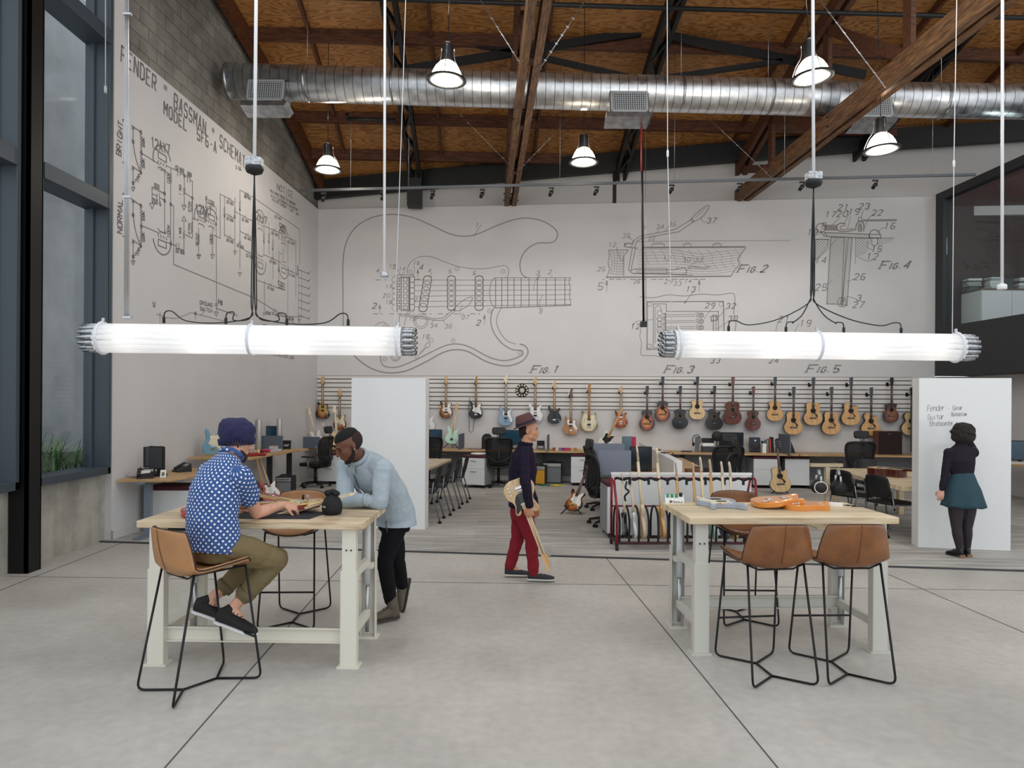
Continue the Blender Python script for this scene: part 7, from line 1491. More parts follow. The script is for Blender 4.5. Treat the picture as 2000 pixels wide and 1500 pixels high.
def head(m,c,fwd,up,k=1.0):
    f,u,r,R=basis(fwd,up); c=V(c); e=lambda a,b_,d,rad: m.ell(c+(r*a+f*b_+u*d)*k,tuple(x*k for x in rad),R,16,12)
    e(0,-.012,.025,(.074,.093,.083)); e(0,.028,-.022,(.061,.060,.083)); e(0,.045,-.072,(.043,.042,.035)); e(0,.067,-.096,(.019,.018,.016))
    e(0,.073,.021,(.046,.016,.010)); 
    for s_ in(-1,1):
        e(s_*.035,.058,-.026,(.020,.019,.022)); e(s_*.042,.012,-.064,(.020,.04,.03)); e(s_*.073,-.012,-.008,(.0075,.017,.028)); e(s_*.0745,-.006,-.028,(.006,.010,.012)); e(s_*.009,.092,-.033,(.0075,.008,.006))
    m.tube([c+(f*.082+u*.018)*k,c+(f*.095-u*.008)*k,c+(f*.105-u*.028)*k],[.0075*k,.0085*k,.0098*k],8); m.ell(c+(f*.103-u*.03)*k,(.0105*k,)*3)
    e(0,.083,-.055,(.021,.012,.006)); e(0,.081,-.067,(.018,.012,.007)); e(0,.08,-.044,(.013,.011,.011))
def face_bits(F_,c,fwd,up,k,brow='#1b1310',lip='#a8625a',iris='#2a1a12',closed=False):
    f,u,r,R=basis(fwd,up); c=V(c)
    for s_ in(-1,1):
        m=F_.new(); m.ell(c+(r*s_*.030+f*.0765+u*.000)*k,(.0115*k,.0085*k,.006*k if not closed else .0042*k),R,12,8); e=m.done('eye',M('eye white','#b5aaa2',.3) if not closed else M('eyelid '+brow,brow,.6),F_.r)
        if not closed: m=F_.new(); m.ell(c+(r*s_*.030+f*.0835+u*.000)*k,(.005*k,.0026*k,.005*k),R,10,6); m.done('iris',M('iris '+iris,iris,.2),e)
        m=F_.new(); m.tube([c+(r*s_*.013+f*.087+u*.022)*k,c+(r*s_*.030+f*.086+u*.027)*k,c+(r*s_*.047+f*.073+u*.021)*k],[.0026*k,.0034*k,.0018*k],6); m.done('eyebrow',M('brow hair '+brow,brow,.8),F_.r)
    m=F_.new(); m.ell(c+(f*.0925-u*.055)*k,(.020*k,.0045*k,.0036*k),R,12,6); m.ell(c+(f*.0915-u*.0635)*k,(.017*k,.0048*k,.0045*k),R,12,6); m.done('lips',M('lip '+lip,lip,.45),F_.r)
def shoe(F_,heel,toe,up,mu,ms,h=.075,k=1.0,name='shoe',boot=0,ankle=None,lace=whiteg):
    heel,toe=V(heel),V(toe); d=(toe-heel).normalized(); u=V(up); u=(u-d*u.dot(d)).normalized(); s_=d.cross(u); L_=(toe-heel).length
    m=F_.new(); rg=[]
    for t,w_,hh in ((.0,.018,.03),(.03,.030,.05),(.12,.036,h*.62),(.3,.038,h*.6),(.5,.042,h*.5),(.7,.048,h*.38),(.88,.042,h*.30),(.97,.026,h*.22),(1.0,.012,h*.12)):
        rg.append((heel+d*L_*t+u*(.015+hh*.95),s_*w_*k,u*hh))
    m.loft(rg,16)
    A_=heel+d*.055*k+u*(h+.01) if ankle is None else V(ankle)
    m.tube([heel+d*.06*k+u*.05,heel+d*.055*k+u*(h+.02),A_],[.042*k,(.038 if not boot else .05)*k,(.038 if not boot else .052)*k],12,flat=.95)
    if boot: m.ell(heel+d*.05+u*.05,(.044,.044,.045))
    sh=m.done(name,mu,F_.r,remesh=.005,smooth=2)
    m=F_.new(); m.loft([(heel+d*L_*t+u*zz,s_*w_*k,d*0+u*.0001+u*.013) for t,w_,zz in ((-.02,.012,.014),(.0,.028,.012),(.1,.038,.012),(.35,.037,.012),(.7,.051,.012),(.9,.044,.013),(1.0,.024,.015),(1.03,.008,.018))],12); m.done('sole',ms,sh)
    m=F_.new()
    for i in range(4):
        t=.30+.085*i; c=heel+d*L_*t+u*(.021+h*(1.19-1.1*(t-.3))); 
        m.tube([c-s_*.022*k-u*.006,c+u*.004,c+s_*.022*k-u*.006],.0028,5)
    m.done('laces',lace,sh); return sh
def cloth(name,c,**k): return M(name,c,.85,bump=(14,.35,.012),spec=.2,**k)
# polka dot cloth: dots laid on a cylinder around the object's own z axis
def dots(name,ca,cb,pitch=.04,R=.19):
    m,N,b,L,tc,mk=nodes(name); b.inputs['Roughness'].default_value=.85; b.inputs['Specular IOR Level'].default_value=.2
    sp_=mk('SeparateXYZ'); L.new(tc.outputs['Object'],sp_.inputs[0]); at_=mk('Math',operation='ARCTAN2'); L.new(sp_.outputs[1],at_.inputs[0]); L.new(sp_.outputs[0],at_.inputs[1])
    def mth(op,a,b_=None):
        n=mk('Math',operation=op); 
        if isinstance(a,(int,float)): n.inputs[0].default_value=a
        else: L.new(a,n.inputs[0])
        if b_ is not None:
            if isinstance(b_,(int,float)): n.inputs[1].default_value=b_
            else: L.new(b_,n.inputs[1])
        return n.outputs[0]
    uu=mth('MULTIPLY',at_.outputs[0],round(2*math.pi*R/pitch/1.0)/(2*math.pi)); vv=mth('DIVIDE',sp_.outputs[2],pitch*.5)
    row=mth('FLOOR',vv); odd=mth('MULTIPLY',mth('MODULO',mth('ABSOLUTE',row),2),.5); fu=mth('SUBTRACT',mth('FRACT',mth('ADD',uu,odd)),.5); fv=mth('MULTIPLY',mth('SUBTRACT',mth('FRACT',vv),.5),.5)
    r2=mth('SQRT',mth('ADD',mth('MULTIPLY',fu,fu),mth('MULTIPLY',fv,fv))); lt=mth('LESS_THAN',r2,.165)
    nz=mk('TexNoise'); nz.inputs['Scale'].default_value=90; L.new(tc.outputs['Object'],nz.inputs[0]); r=ramp(mk,[(.3,ca),(.7,'#4a679c')],L,nz.outputs[0])
    mx=mk('MixRGB'); L.new(lt,mx.inputs[0]); L.new(r.outputs[0],mx.inputs[1]); mx.inputs[2].default_value=lin(cb); L.new(mx.outputs[0],b.inputs['Base Color'])
    n2=mk('TexNoise'); n2.inputs['Scale'].default_value=11; L.new(tc.outputs['Object'],n2.inputs[0]); bp=mk('Bump'); bp.inputs['Strength'].default_value=.4; bp.inputs['Distance'].default_value=.015; L.new(n2.outputs[0],bp.inputs['Height']); L.new(bp.outputs[0],b.inputs['Normal'])
    MC[name]=m; return m
def axis_done(m,name,mat_,par,org,axis,ref,voxel,sm_,wr=0):
    """finish a mesh whose own z axis follows the body axis (mesh given in parent coordinates)"""
    z=V(axis).normalized(); x=V(ref); x=(x-z*x.dot(z)).normalized(); y=z.cross(x); R=Mx((x,y,z)).transposed().to_4x4(); T=Mx.Translation(V(org))@R; Ti=T.inverted()
    m.v=[Ti@p for p in m.v]; m.T=Mx(); o=m.done(name,mat_,par,remesh=voxel,smooth=sm_); o.matrix_local=T
    if wr: 
        tx=bpy.data.textures.get('folds') or bpy.data.textures.new('folds','CLOUDS'); tx.noise_scale=.09; k=o.modifiers.new('folds','DISPLACE'); k.texture=tx; k.strength=wr; k.mid_level=.5; k.texture_coords='LOCAL'
    return o
def folds(o,s_,sc_=.09):
    tx=bpy.data.textures.new('folds','CLOUDS'); tx.noise_scale=sc_; k=o.modifiers.new('folds','DISPLACE'); k.texture=tx; k.strength=s_; k.mid_level=.5; k.texture_coords='LOCAL'; return o
# ==== seated man
t=thing('person','bearded person in navy beanie and blue dotted shirt seated at the left workbench','person',(-1.88,4.4,0)); Fg=Fig(t); m=Fg.m
f=V((.57,.82,0)); r=V((.82,-.57,0)); skin1=skinm('light skin','#d3a088')
H=D(418,1062,4.43); Wt=D(414,1012,4.42); Ch=D(422,958,4.46); Uc=D(438,918,4.51); Nb=D(452,893,4.55); Hc=D(464,859,4.62); fw=V((.86,.42,-.28))
torso(m,[(H-V((0,0,.05)),r,.13,.09),(H,r,.16,.11),(Wt,r,.14,.10),(Ch,r,.165,.115),(Uc,r,.15,.09),(Nb-V((0,0,.01)),r,.06,.055)])
limb(m,[Nb-V((0,0,.04)),Nb+(Hc-Nb)*.6],[.062,.058]); head(m,Hc,fw,(0,0,1),1.02)
RS=Uc+r*.175-V((0,0,.035)); LS=Uc-r*.175-V((0,0,.035)); RE=D(501,1003,4.66); RW=D(556,1001,4.86); LE=D(440,1000,4.95); LW=D(476,996,5.0)
RE.z=1.045; RW.z=1.072
limb(m,[Uc+r*.08,RS,RS*.5+RE*.5,RE],[.06,.056,.047,.041]); limb(m,[RE,RE*.65+RW*.35,RW],[.042,.042,.027])
limb(m,[Uc-r*.08,LS,LS*.5+LE*.5,LE],[.06,.056,.047,.041]); limb(m,[LE,LE*.65+LW*.35,LW],[.042,.042,.027])
hd_=(D(577,994,4.92)-RW).normalized(); hand(m,RW,(.9,.25,-.28),(-.1,.45,-.85),side=-1,curl=.75); hand(m,LW,(.9,-.1,-.05),(-.1,.1,-1),side=1,curl=.5)
RH=H+r*.09; LH=H-r*.09; RK=D(541,1092,4.62); RA=D(455,1187,4.56); LK=D(503,1090,4.86); LA=D(412,1170,4.70)
limb(m,[RH,RH*.5+RK*.5,RK],[.085,.08,.06]); limb(m,[RK,RK*.65+RA*.35,RA],[.056,.056,.036]); limb(m,[LH,LH*.5+LK*.5,LK],[.085,.08,.06]); limb(m,[LK,LK*.65+LA*.35,LA],[.056,.056,.036])
for A_,tp in ((RA,D(488,1230,4.52)),(LA,D(427,1206,4.68))): limb(m,[A_,A_*.45+tp*.55-V((0,0,.018)),tp],[.035,.026,.016])
m.done('body',skin1,t,remesh=.0055,smooth=3)
face_bits(Fg,Hc,fw,(0,0,1),1.02,brow='#2a1d17')
# shirt
m=Fg.new(); torso(m,[(H-V((0,0,.045))-f*.01,r,.195,.155),(H+V((0,0,.02)),r,.20,.155),(Wt,r,.185,.145),(Ch,r,.20,.15),(Ch*.4+Uc*.6,r,.2,.135),(Uc+V((0,0,.02)),r,.16,.1),(Nb+V((0,0,.004)),r,.076,.07)])
m.ell(Uc+r*.14-V((0,0,.03)),(.075,.075,.07)); m.ell(Uc-r*.14-V((0,0,.03)),(.075,.075,.07))
pol=dots('blue dotted cotton','#2f4a80','#e8ebf2'); ax_=(Uc-H); axis_done(m,'shirt',pol,t,H-Fg.o,ax_,f,.008,4,.012)
sh_=[o for o in t.children if o.name.startswith('shirt')][0]
def sleeve(S,E,k0,k1,r0,r1,mt,nm='sleeve',wr=.01):
    m=Fg.new(); limb(m,[S*(1-k0)+E*k0,S*.6+E*.4,S*(1-k1)+E*k1],[r0,(r0+r1)/2,r1]); return axis_done(m,nm,mt,t,S-Fg.o,E-S,f,.007,2,wr)
pol2=dots('blue dotted cotton sleeve','#2f4a80','#e8ebf2',R=.07); sleeve(RS,RE,-.02,.5,.079,.078,pol2); sleeve(LS,LE,-.02,.5,.079,.078,pol2)
m=Fg.new(); c=Nb+V((0,0,.012)); a,b_=frame_of(Hc-Nb); m.tube([c+a*math.cos(x)*.07+b_*math.sin(x)*.07+V((0,0,.012*math.sin(x))) for x in [6.2832*i/20 for i in range(20)]],.011,8,closed=True,flat=1.6); m.done('collar',pol2,t,smooth=1)
# trousers
kh=cloth('olive khaki','#77694c'); m=Fg.new(); torso(m,[(H-V((0,0,.10)),r,.16,.12),(H-V((0,0,.04)),r,.175,.14),(H+V((0,0,.03)),r,.17,.13)])
limb(m,[RH,RH*.5+RK*.5,RK-V((0,0,.005))],[.105,.098,.08]); limb(m,[RK,RK*.5+RA*.5,RK*.26+RA*.74],[.08,.07,.058]); limb(m,[LH,LH*.5+LK*.5,LK],[.105,.098,.08]); limb(m,[LK,LK*.5+LA*.5,LK*.28+LA*.72],[.08,.07,.058])
tr1=folds(m.done('trousers',kh,t,remesh=.008,smooth=3),.018,.08)
for K_,A_ in ((RK,RA),(LK,LA)):
    m=Fg.new(); p,q=K_*.36+A_*.64,K_*.22+A_*.78; m.tube([p,q],[.069,.066],16); m.done('cuff',M('khaki cuff','#6c6146',.85),tr1,smooth=1)
blk_sh=M('black knit shoe','#141315',.75); wsole=M('white sole','#dcdcde',.5)
up1=(V((0,0,1))+V((.35,0,0))).normalized(); shoe(Fg,D(420,1217,4.55),D(500,1244,4.5),(.3,0,1),blk_sh,wsole,h=.082,ankle=RA-V((0,0,.0)),lace=rubber); shoe(Fg,D(377,1197,4.70),D(444,1217,4.66),(.3,0,1),blk_sh,wsole,h=.082,ankle=LA-V((0,0,.0)),lace=rubber)
# beanie and beard
fr_,u_,rr_,R3=basis(fw,(0,0,1)); m=Fg.new(); c=Hc+u_*.045-fr_*.02
tu=(u_*.95-fr_*.3).normalized(); a=(rr_-tu*rr_.dot(tu)).normalized(); b_=tu.cross(a)
m.loft([(c-tu*.065,a*.088,b_*.106),(c-tu*.03,a*.094,b_*.112),(c+tu*.0,a*.1,b_*.118),(c+tu*.035,a*.101,b_*.118),(c+tu*.065-fr_*.01,a*.09,b_*.102),(c+tu*.085-fr_*.02,a*.06,b_*.07),(c+tu*.094-fr_*.02,a*.02,b_*.025)],24)
navy=M('navy knit','#23244a',.9,bump=(26,.5,.012)); bn=folds(m.done('beanie',navy,t,remesh=.006,smooth=3),.035,.09)
m=Fg.new()
for i in range(44): x=6.2832*i/44; k0=c-tu*.082; m.tube([k0+a*math.cos(x)*.091+b_*math.sin(x)*.109,k0+tu*.042+a*math.cos(x)*.097+b_*math.sin(x)*.115],.0062,5)
m.done('ribbed_band',navy,bn)
m=Fg.new(); e=lambda x,y,z,rad: m.ell(Hc+rr_*x+fr_*y+u_*z,rad,R3,12,8)
jaw=[(.069,-.002,-.03),(.064,.012,-.058),(.050,.036,-.082),(.028,.058,-.098),(0,.068,-.104),(-.028,.058,-.098),(-.050,.036,-.082),(-.064,.012,-.058),(-.069,-.002,-.03)]
m.tube([Hc+rr_*x+fr_*y+u_*z for x,y,z in jaw],[.012,.02,.027,.03,.031,.03,.027,.02,.012],12); e(0,.066,-.125,(.028,.024,.02)); e(0,.088,-.0465,(.024,.008,.005))
m.done('beard',M('dark brown beard','#2c1d18',.9,bump=(200,.6,.004)),t,remesh=.005,smooth=2)
# ==== leaning man
t=thing('person','person in pale blue shirt and black jeans leaning on the left workbench','person',(-1.0,5.6,0)); Fg=Fig(t); m=Fg.m
f=V((-.82,-.57,0)); r=V((-.57,.82,0)); skin2=skinm('dark brown skin','#6b4232')
H=D(770,1002,5.66); Wt=D(760,965,5.56); Ch=D(732,927,5.42); Uc=D(716,908,5.34); Nb=D(701,895,5.27); Hc=D(680,868,5.15); fw=V((-.72,-.42,-.50)); hu=V((-.3,-.2,1))
torso(m,[(H-V((0,0,.06)),r,.14,.10),(H,r,.155,.11),(Wt,r,.14,.10),(Ch,r,.17,.12),(Uc,r,.16,.10),(Nb,r,.07,.06)])
limb(m,[Nb,Nb+(Hc-Nb)*.6],[.062,.058]); head(m,Hc,fw,hu,1.08)
LS=D(748,915,5.22); RS=D(676,912,5.42); LE=D(743,984,5.16); LE.z=1.045; RE=D(673,983,5.22); RE.z=1.045; RW=D(722,976,5.16); RW.z=1.065; LW=D(697,984,5.28); LW.z=1.05
limb(m,[Uc*.6+LS*.4,LS,LS*.5+LE*.5,LE],[.07,.062,.052,.044]); limb(m,[LE,LE*.65+LW*.35,LW],[.036,.034,.026]); limb(m,[Uc*.6+RS*.4,RS,RS*.5+RE*.5,RE],[.07,.058,.045,.038]); limb(m,[RE,RE*.65+RW*.35,RW],[.037,.034,.026])
hand(m,RW,(.75,.35,.35),(-.3,.6,-.5),side=1,curl=.4); hand(m,LW,(-.85,.3,-.02),(.1,.2,-1),side=1,curl=.3)
LH=H-r*.09; RH=H+r*.09; LK=D(751,1098,5.55); LA=D(764,1180,5.66); RK=D(776,1096,5.74); RA=D(787,1150,5.95)
limb(m,[LH,LH*.5+LK*.5,LK],[.088,.08,.058]); limb(m,[LK,LK*.65+LA*.35,LA],[.055,.055,.036]); limb(m,[RH,RH*.5+RK*.5,RK],[.088,.08,.058]); limb(m,[RK,RK*.65+RA*.35,RA],[.055,.055,.036])
limb(m,[LA,LA+V((-.03,0,-.09))],[.034,.02]); limb(m,[RA,D(790,1170,5.93)],[.034,.02])
m.done('body',skin2,t,remesh=.0055,smooth=3)
face_bits(Fg,Hc,fw,hu,1.08,brow='#120b09',lip='#8a4a48',closed=True)
f3,u3,r3,R3=basis(fw,hu); m=Fg.new(); e=lambda x,y,z,rad: m.ell(Hc+(r3*x+f3*y+u3*z)*1.08,tuple(q*1.08 for q in rad),R3,18,12)
e(0,-.014,.056,(.0705,.089,.055)); m.done('hair',M('short black hair','#0d0b0b',.9,bump=(260,.5,.003)),t)
m=Fg.new(); e(0,-.036,.014,(.0762,.078,.078)); m.done('faded_sides',M('faded hair','#2b1b16',.85),t)
m=Fg.new(); m.tube([Hc+(r3*x+f3*y+u3*z)*1.08 for x,y,z in jaw],[.007,.0145,.020,.0215,.022,.0215,.020,.0145,.007],12); e(0,.0875,-.0465,(.018,.005,.003)); m.done('short_beard',M('short beard','#1c100d',.9),t,remesh=.005,smooth=2)
m=Fg.new(); m.ell(Hc+(r3*-.084+f3*-.002-u3*.034)*1.08,(.004,.004,.004)); m.done('ear_stud',M('bright stud','#f0f0f0',.1,metal=.6),t)
den=M('pale denim cotton','#a6b3bc',.85,bump=(9,.7,.03),spec=.2,noise=(5,.06)); m=Fg.new(); torso(m,[(H-V((0,0,.09)),r,.222,.178),(H+V((0,0,.0)),r,.205,.168),(Wt,r,.178,.145),(Ch,r,.205,.155),(Uc,r,.185,.125),(Nb-V((0,0,.0)),r,.09,.08)])
limb(m,[Uc*.6+LS*.4,LS,LS*.5+LE*.5,LE],[.085,.083,.07,.06]); limb(m,[LE,LE*.5+LW*.5,LE*.15+LW*.85],[.06,.056,.048]); limb(m,[Uc*.6+RS*.4,RS,RS*.5+RE*.5,RE],[.085,.083,.07,.06]); limb(m,[RE,RE*.5+RW*.5,RE*.1+RW*.9],[.06,.056,.047])
s2=folds(m.done('shirt',den,t,remesh=.0075,smooth=4),.014,.11)
m=Fg.new(); c=Nb+(Hc-Nb)*.12; a,b_=frame_of(Hc-Nb); m.tube([c+a*math.cos(x)*.073+b_*math.sin(x)*.073 for x in [6.2832*i/22 for i in range(22)]],.013,8,closed=True,flat=1.6); m.done('collar',den,s2)
m=Fg.new(); m.tube([RE*.16+RW*.84,RE*.02+RW*.98],[.052,.05],14); m.done('cuff',den,s2)
m=Fg.new()
ax=(Nb-Wt).normalized(); nf_=(f-ax*f.dot(ax)).normalized(); pk=[]
for k in range(9):
    q=k/8; c=Nb*(1-q)+Wt*q; dd={0:.085,1:.112,2:.132,3:.148,4:.158,5:.160,6:.158,7:.153,8:.15}[k]; pk.append(c+nf_*(dd+.006))
    if k%2==0: m.ell(c+nf_*(dd+.012),(.0075,)*3,n=8,m=5)
mp_=Fg.new(); mp_.tube(pk,.017,6,flat=.35); mp_.done('placket',den,s2)
for s3 in (-1,1):
    mq=Fg.new(); c0_=Nb+nf_*.09-ax*.0; mq.add([c0_,c0_+r*s3*.075-ax*.0-nf_*.02,c0_+r*s3*.05-ax*.075+nf_*.025,c0_+nf_*.008,c0_+r*s3*.075-nf_*.012,c0_+r*s3*.05-ax*.075+nf_*.033],[(0,1,2),(3,5,4),(0,3,4,1),(1,4,5,2),(2,5,3,0)]); mq.done('collar_flap',den,s2)
m.done('buttons',M('dark buttons','#2c3440',.4),s2)
bj=cloth('black denim','#131317'); m=Fg.new(); torso(m,[(H-V((0,0,.14)),r,.165,.12),(H-V((0,0,.06)),r,.17,.13),(H+V((0,0,.02)),r,.16,.12)])
limb(m,[LH,LH*.5+LK*.5,LK],[.1,.09,.068]); limb(m,[LK,LK*.5+LA*.5,LA+V((0,0,.03))],[.068,.06,.053]); limb(m,[RH,RH*.5+RK*.5,RK],[.1,.09,.068]); limb(m,[RK,RK*.5+RA*.5,RK*.2+RA*.8],[.068,.06,.056])
folds(m.done('jeans',bj,t,remesh=.008,smooth=3),.014,.07)
m=Fg.new(); p=D(754,1018,5.46); m.bar(p,p+V((.01,0,-.09)),.022,.004); m.done('belt_end',M('grey belt','#4a4b50',.6),t)
bo=M('olive grey boot','#5a5246',.75); bs=M('dark boot sole','#3a2f2a',.7)
hL=G(779,1210); tL=G(724,1220); b1=shoe(Fg,(hL.x,hL.y,.012),(tL.x,tL.y,.012),(0,0,1),bo,bs,h=.085,boot=1,ankle=LA+V((.0,0,.07)),lace=M('brown laces','#3b3028',.8),name='boot')
b2_=shoe(Fg,D(803,1131,5.98),D(790,1196,5.86),(-1,-.4,.1),bo,bs,h=.085,boot=1,ankle=RA*.8+RK*.2,lace=MC['brown laces'],name='boot')
# ==== walking man
t=thing('person','person in a brown hat, dark plaid shirt and red trousers walking past with a guitar','person',(.2,6.92,0)); Fg=Fig(t); m=Fg.m
f=V((1,0,0)); r=V((0,-1,0)); skin3=skinm('warm skin','#c28c6c'); Y=6.94
H=D(1019,990,Y); Wt=D(1019,956,Y); Ch=D(1021,917,Y); Uc=D(1023,888,Y); Nb=D(1027,868,Y); Hc=D(1033,840,Y); fw=V((1,-.08,-.05))
torso(m,[(H-V((0,0,.06)),r,.14,.1),(H,r,.15,.105),(Wt,r,.13,.095),(Ch,r,.165,.115),(Uc,r,.15,.095),(Nb,r,.06,.055)])
limb(m,[Nb-V((0,0,.03)),Nb+(Hc-Nb)*.6],[.058,.054]); head(m,Hc,fw,(0,0,1),1.0)
RS=D(1022,893,6.755); LS=D(1024,893,7.12); RE=D(1027,945,6.63); RW=D(1034,990,6.64); LE=D(1032,945,7.17); LW=D(1046,985,7.12)
for S,E_,W_ in ((RS,RE,RW),(LS,LE,LW)): limb(m,[Uc*.5+S*.5,S,S*.5+E_*.5,E_],[.06,.055,.045,.04]); limb(m,[E_,E_*.65+W_*.35,W_],[.04,.04,.026])
hand(m,RW,(.1,.12,-1),(.15,1,0),side=-1,curl=.75); hand(m,LW,(.2,0,-1),(-.3,-1,0),side=1,curl=.4)
RH=H+r*.085; LH=H-r*.085; RK=D(1037,1050,6.86); RA=D(1042,1117,6.88); LK=D(1011,1052,7.03); LA=D(996,1110,7.05)
RA.z=.1; LA.z=.12
for a,b_,c in ((RH,RK,RA),(LH,LK,LA)): limb(m,[a,a*.5+b_*.5,b_],[.085,.078,.056]); limb(m,[b_,b_*.65+c*.35,c],[.053,.052,.035]); limb(m,[c,c+V((.09,0,-.06)),c+V((.14,0,-.07))],[.034,.026,.014])
m.done('body',skin3,t,remesh=.0055,smooth=3)
face_bits(Fg,Hc,fw,(0,0,1),1.0,brow='#20150f')
def plaid():
    m,N,b,L,tc,mk=nodes('dark plaid'); b.inputs['Roughness'].default_value=.9; b.inputs['Specular IOR Level'].default_value=.15
    w1=mk('TexWave',bands_direction='Z'); w1.inputs['Scale'].default_value=5; w2=mk('TexWave',bands_direction='X'); w2.inputs['Scale'].default_value=5
    L.new(tc.outputs['Object'],w1.inputs[0]); L.new(tc.outputs['Object'],w2.inputs[0]); a=mk('Math',operation='MAXIMUM'); L.new(w1.outputs[0],a.inputs[0]); L.new(w2.outputs[0],a.inputs[1])
    r_=ramp(mk,[(.8,'#1b1a2b'),(.95,'#201a2c'),(1,'#2f1c2c')],L,a.outputs[0]); L.new(r_.outputs[0],b.inputs['Base Color']); return m
pl_=plaid(); m=Fg.new(); torso(m,[(H+V((0,0,-.0)),r,.165,.135),(H+V((0,0,.04)),r,.165,.135),(Wt,r,.16,.13),(Ch,r,.185,.145),(Uc,r,.165,.12),(Nb,r,.072,.066)])
for S,E_,W_ in ((RS,RE,RW),(LS,LE,LW)): limb(m,[Uc*.5+S*.5,S,S*.5+E_*.5,E_],[.072,.07,.06,.053]); limb(m,[E_,E_*.5+W_*.5,E_*.08+W_*.92],[.053,.048,.04])
folds(m.done('shirt',pl_,t,remesh=.0075,smooth=3),.018,.08)
m=Fg.new(); c=Nb+V((0,0,.012)); m.tube([c+V((math.cos(x)*.066,math.sin(x)*.066,-.01*math.cos(x))) for x in [6.2832*i/20 for i in range(20)]],.009,8,closed=True,flat=1.7); m.done('collar',pl_,t)
rd=cloth('brick red denim','#7f1f2a'); m=Fg.new(); torso(m,[(H-V((0,0,.12)),r,.155,.11),(H-V((0,0,.04)),r,.16,.118),(H+V((0,0,.03)),r,.15,.11)])
for a,b_,c in ((RH,RK,RA),(LH,LK,LA)): limb(m,[a,a*.5+b_*.5,b_],[.096,.088,.07]); limb(m,[b_,b_*.5+c*.5,c+V((0,0,-.005))],[.07,.062,.058])
folds(m.done('trousers',rd,t,remesh=.008,smooth=3),.018,.07)
chs=M('charcoal canvas','#2b2d33',.8); shoe(Fg,(RA.x-.06,RA.y,.012),(RA.x+.215,RA.y-.01,.012),(0,0,1),chs,M('off white sole','#c9c5bd',.6),h=.06,ankle=RA); shoe(Fg,(LA.x-.055,LA.y,.012),(LA.x+.215,LA.y,.012),(0,0,1),chs,MC['off white sole'],h=.06,ankle=LA)
hb=M('brown felt','#5a3b38',.9); m=Fg.new(); c=Hc+V((-.028,0,.055)); tu=V((-.34,0,.94)).normalized(); a=V((0,1,0)); b_=tu.cross(a)
m.loft([(c+tu*.0,a*.088,b_*.105),(c+tu*.03,a*.088,b_*.104),(c+tu*.08,a*.078,b_*.09),(c+tu*.11,a*.06,b_*.075),(c+tu*.112,a*.03,b_*.05)],24); hh=m.done('hat',hb,t,smooth=1)
m=Fg.new(); m.loft([(c-tu*.004,a*.118,b_*.135),(c+tu*.004,a*.121,b_*.14),(c+tu*.008,a*.09,b_*.107)],28); m.done('hat_brim',hb,hh); m=Fg.new(); m.loft([(c+tu*.006,a*.0905,b_*.1075),(c+tu*.034,a*.090,b_*.106)],24,cap=False); m.done('hat_band',M('dark hat band','#241a2c',.7),hh)
m=Fg.new(); m.ell(Hc+V((-.045,0,.012)),(.062,.0775,.07)); m.ell(Hc+V((-.075,0,-.04)),(.03,.052,.045)); m.done('hair',M('dark brown hair','#1f1511',.9,bump=(120,.5,.004)),t,remesh=.006,smooth=2)
g=guitar('tele','natural wooden guitar with black guard carried upside down by the walking man',(0,0,0),wood('blond ash body','#dcc095','#cfb082','#b99766',(12,12,1.2),.3,coat=.4),neck=maple,fb=pale_m,guard=blackg,pick='tele',head='six'); 
hd2=D(1073,1114,6.70); tl=D(1006,936,6.735); lean(g,hd2-tl,(0,-1,0)); g.location=tl; g.scale=((hd2-tl).length/.99,)*3
# ==== woman writing on the board
t=thing('person','person with curly dark bob, dark sweater and teal skirt writing on a board','person',(5.29,8.0,0)); Fg=Fig(t); m=Fg.m
Y=8.02; f=V((0,1,0)); r=V((1,0,0)); H=D(1880,962,Y); Wt=D(1879,925,Y); Ch=D(1877,900,Y); Uc=D(1877,880,Y+.01); Nb=D(1878,868,Y+.01); Hc=D(1878,845,Y+.04); fw=V((-.1,1,-.02))
torso(m,[(H-V((0,0,.06)),r,.155,.11),(H,r,.165,.115),(Wt,r,.115,.085),(Ch,r,.14,.105),(Uc,r,.14,.08),(Nb,r,.05,.05)])
limb(m,[Nb-V((0,0,.03)),Nb+(Hc-Nb)*.6],[.05,.048]); head(m,Hc,fw,(0,0,1),.94)
LS=D(1853,884,Y); LE=D(1846,926,Y); LW=D(1839,957,Y-.0); RS=D(1902,884,Y); RE=D(1902,879,Y+.25); RW=D(1884,848,Y+.36)
for S,E_,W_ in ((LS,LE,LW),(RS,RE,RW)): limb(m,[Uc*.5+S*.5,S,S*.5+E_*.5,E_],[.048,.045,.038,.034]); limb(m,[E_,E_*.65+W_*.35,W_],[.034,.034,.022])
hand(m,LW,(-.12,.05,-1),(.6,.7,0),side=-1,curl=.3,k=.92); hand(m,RW,(-.35,.25,.6),(-.5,.3,-.2),side=1,curl=.7,k=.92)
LH=H-r*.08-V((0,0,.05)); RH=H+r*.08-V((0,0,.05)); LK=D(1868,1030,Y); LA=D(1875,1078,Y+.02); RK=D(1889,1030,Y+.02); RA=D(1889,1074,Y+.06)
LA.z=.09; RA.z=.1
legs=((LH,LK,LA),(RH,RK,RA))
for a,b_,c in legs: limb(m,[a,a*.5+b_*.5,b_],[.085,.075,.052]); limb(m,[b_,b_*.68+c*.32,c],[.05,.052,.031]); limb(m,[c,c+V((-.02,.09,-.05)),c+V((-.02,.14,-.06))],[.03,.027,.018])
m.done('body',skinm('fair skin','#d8a692'),t,remesh=.0055,smooth=3)
m=Fg.new()
for a,b_,c in legs: limb(m,[a,a*.5+b_*.5,b_],[.09,.08,.056]); limb(m,[b_,b_*.68+c*.32,c],[.054,.056,.035])
m.done('tights',M('sheer black tights','#2a2229',.6),t,remesh=.007,smooth=3)
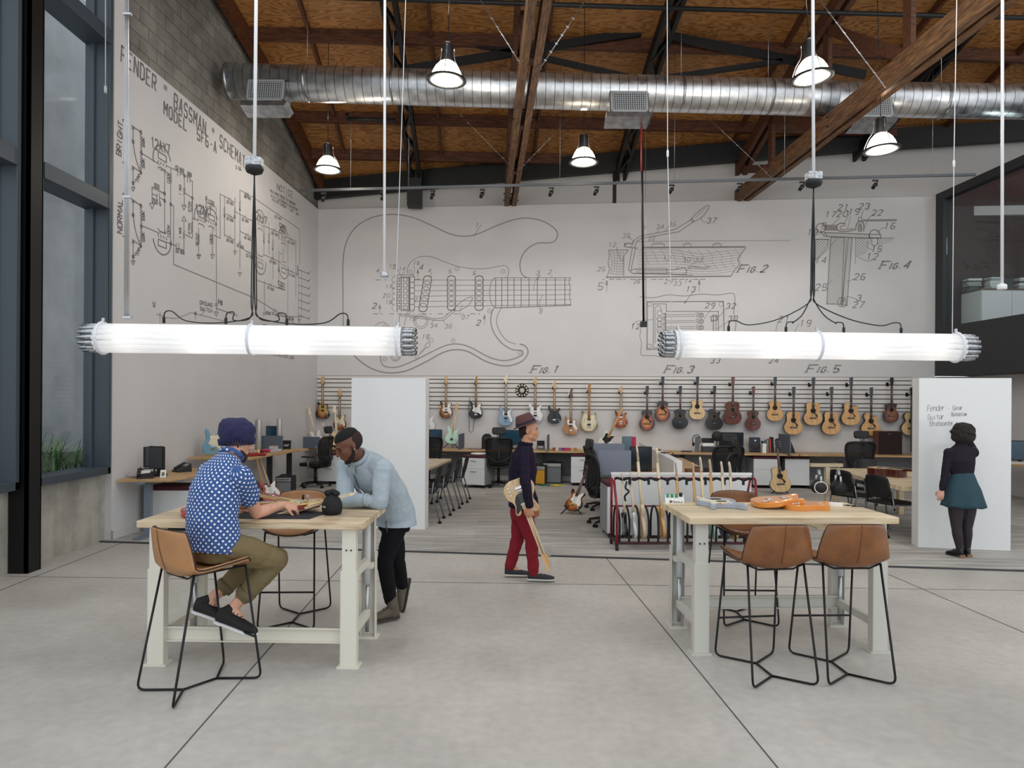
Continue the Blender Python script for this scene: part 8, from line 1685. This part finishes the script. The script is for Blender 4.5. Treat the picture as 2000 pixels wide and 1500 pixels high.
sw=cloth('dark plum knit','#242029'); m=Fg.new(); torso(m,[(Wt-V((0,0,.03)),r,.13,.1),(Wt,r,.127,.1),(Ch,r,.155,.12),(Uc,r,.15,.095),(Nb+V((0,0,.0)),r,.06,.06),(Nb+V((0,0,.045)),r,.056,.056)])
for S,E_,W_ in ((LS,LE,LW),(RS,RE,RW)): limb(m,[Uc*.5+S*.5,S,S*.5+E_*.5,E_],[.06,.057,.049,.043]); limb(m,[E_,E_*.5+W_*.5,E_*.06+W_*.94],[.043,.04,.031])
folds(m.done('sweater',sw,t,remesh=.0075,smooth=3),.012,.07)
m=MB(); rings=[]; n=48; zt,zb_=Wt.z+.015,Wt.z-.385; vs=[]
for k in range(13):
    q=k/12; z=zt+(zb_-zt)*q; hw=.118+.06*min(q*2.2,1)+.085*max(0,q-.35)**1.1; hdp=.098+.05*min(q*2.2,1)+.07*max(0,q-.35)
    for i in range(n):
        a=6.2832*i/n; w_=1+.10*max(0,q-.3)*math.sin(7*a+.6); vs.append((Wt.x-Fg.o.x+.02*q+math.cos(a)*hw*w_,Wt.y-Fg.o.y+math.sin(a)*hdp*w_,z+.012*max(0,q-.3)*math.sin(7*a)))
m.add(vs,[(k*n+i,k*n+(i+1)%n,(k+1)*n+(i+1)%n,(k+1)*n+i) for k in range(12) for i in range(n)],True); m.done('skirt',M('teal wool','#26444f',.85,bump=(200,.2,.002)),t,solid=.006)
m=Fg.new(); rr=random.Random(4); c=Hc+V((0,-.02,-.005)); m.ell(c,(.12,.118,.13)); m.ell(c+V((0,-.01,-.05)),(.132,.11,.075))
for i in range(150):
    th_=rr.uniform(0,6.28); ph=rr.uniform(-1,1.2); rad=.112; p=c+V((math.cos(th_)*math.cos(ph)*rad*1.05,-abs(math.sin(th_))*math.cos(ph)*rad if rr.random()<.7 else math.sin(th_)*math.cos(ph)*rad,-math.sin(ph)*rad*(1.05 if ph<0 else .98))); m.ell(p,(rr.uniform(.015,.026),)*3,n=7,m=5)
m.done('curly_hair',M('curly dark hair','#221a19',.85,bump=(90,.8,.006)),t,remesh=.006,smooth=2)
bsh=M('black leather shoe','#121214',.35); hl=M('stacked tan heel','#8a6a4e',.6)
for A_,dx in ((LA,-.02),(RA,-.02)):
    s_=shoe(Fg,(A_.x+.0,A_.y-.05,.03),(A_.x+dx-.03,A_.y+.17,.012),(0,0,1),bsh,bsh,h=.055,k=.85,ankle=A_+V((0,0,.01)),lace=bsh); m=Fg.new(); m.b(A_.x-.028,A_.x+.028,A_.y-.055,A_.y+.005,.0125,.05); m.done('heel',hl,s_,bevel=.004)
c=RW+V((-.03,.07,.09)); t2=thing('marker_pen','marker pen in the hand of the person at the white board','marker',c); m=MB(); m.cyl((0,-.0,-.04),(-.01,.02,.05),.008,10); m.done('barrel',blackp,t2)
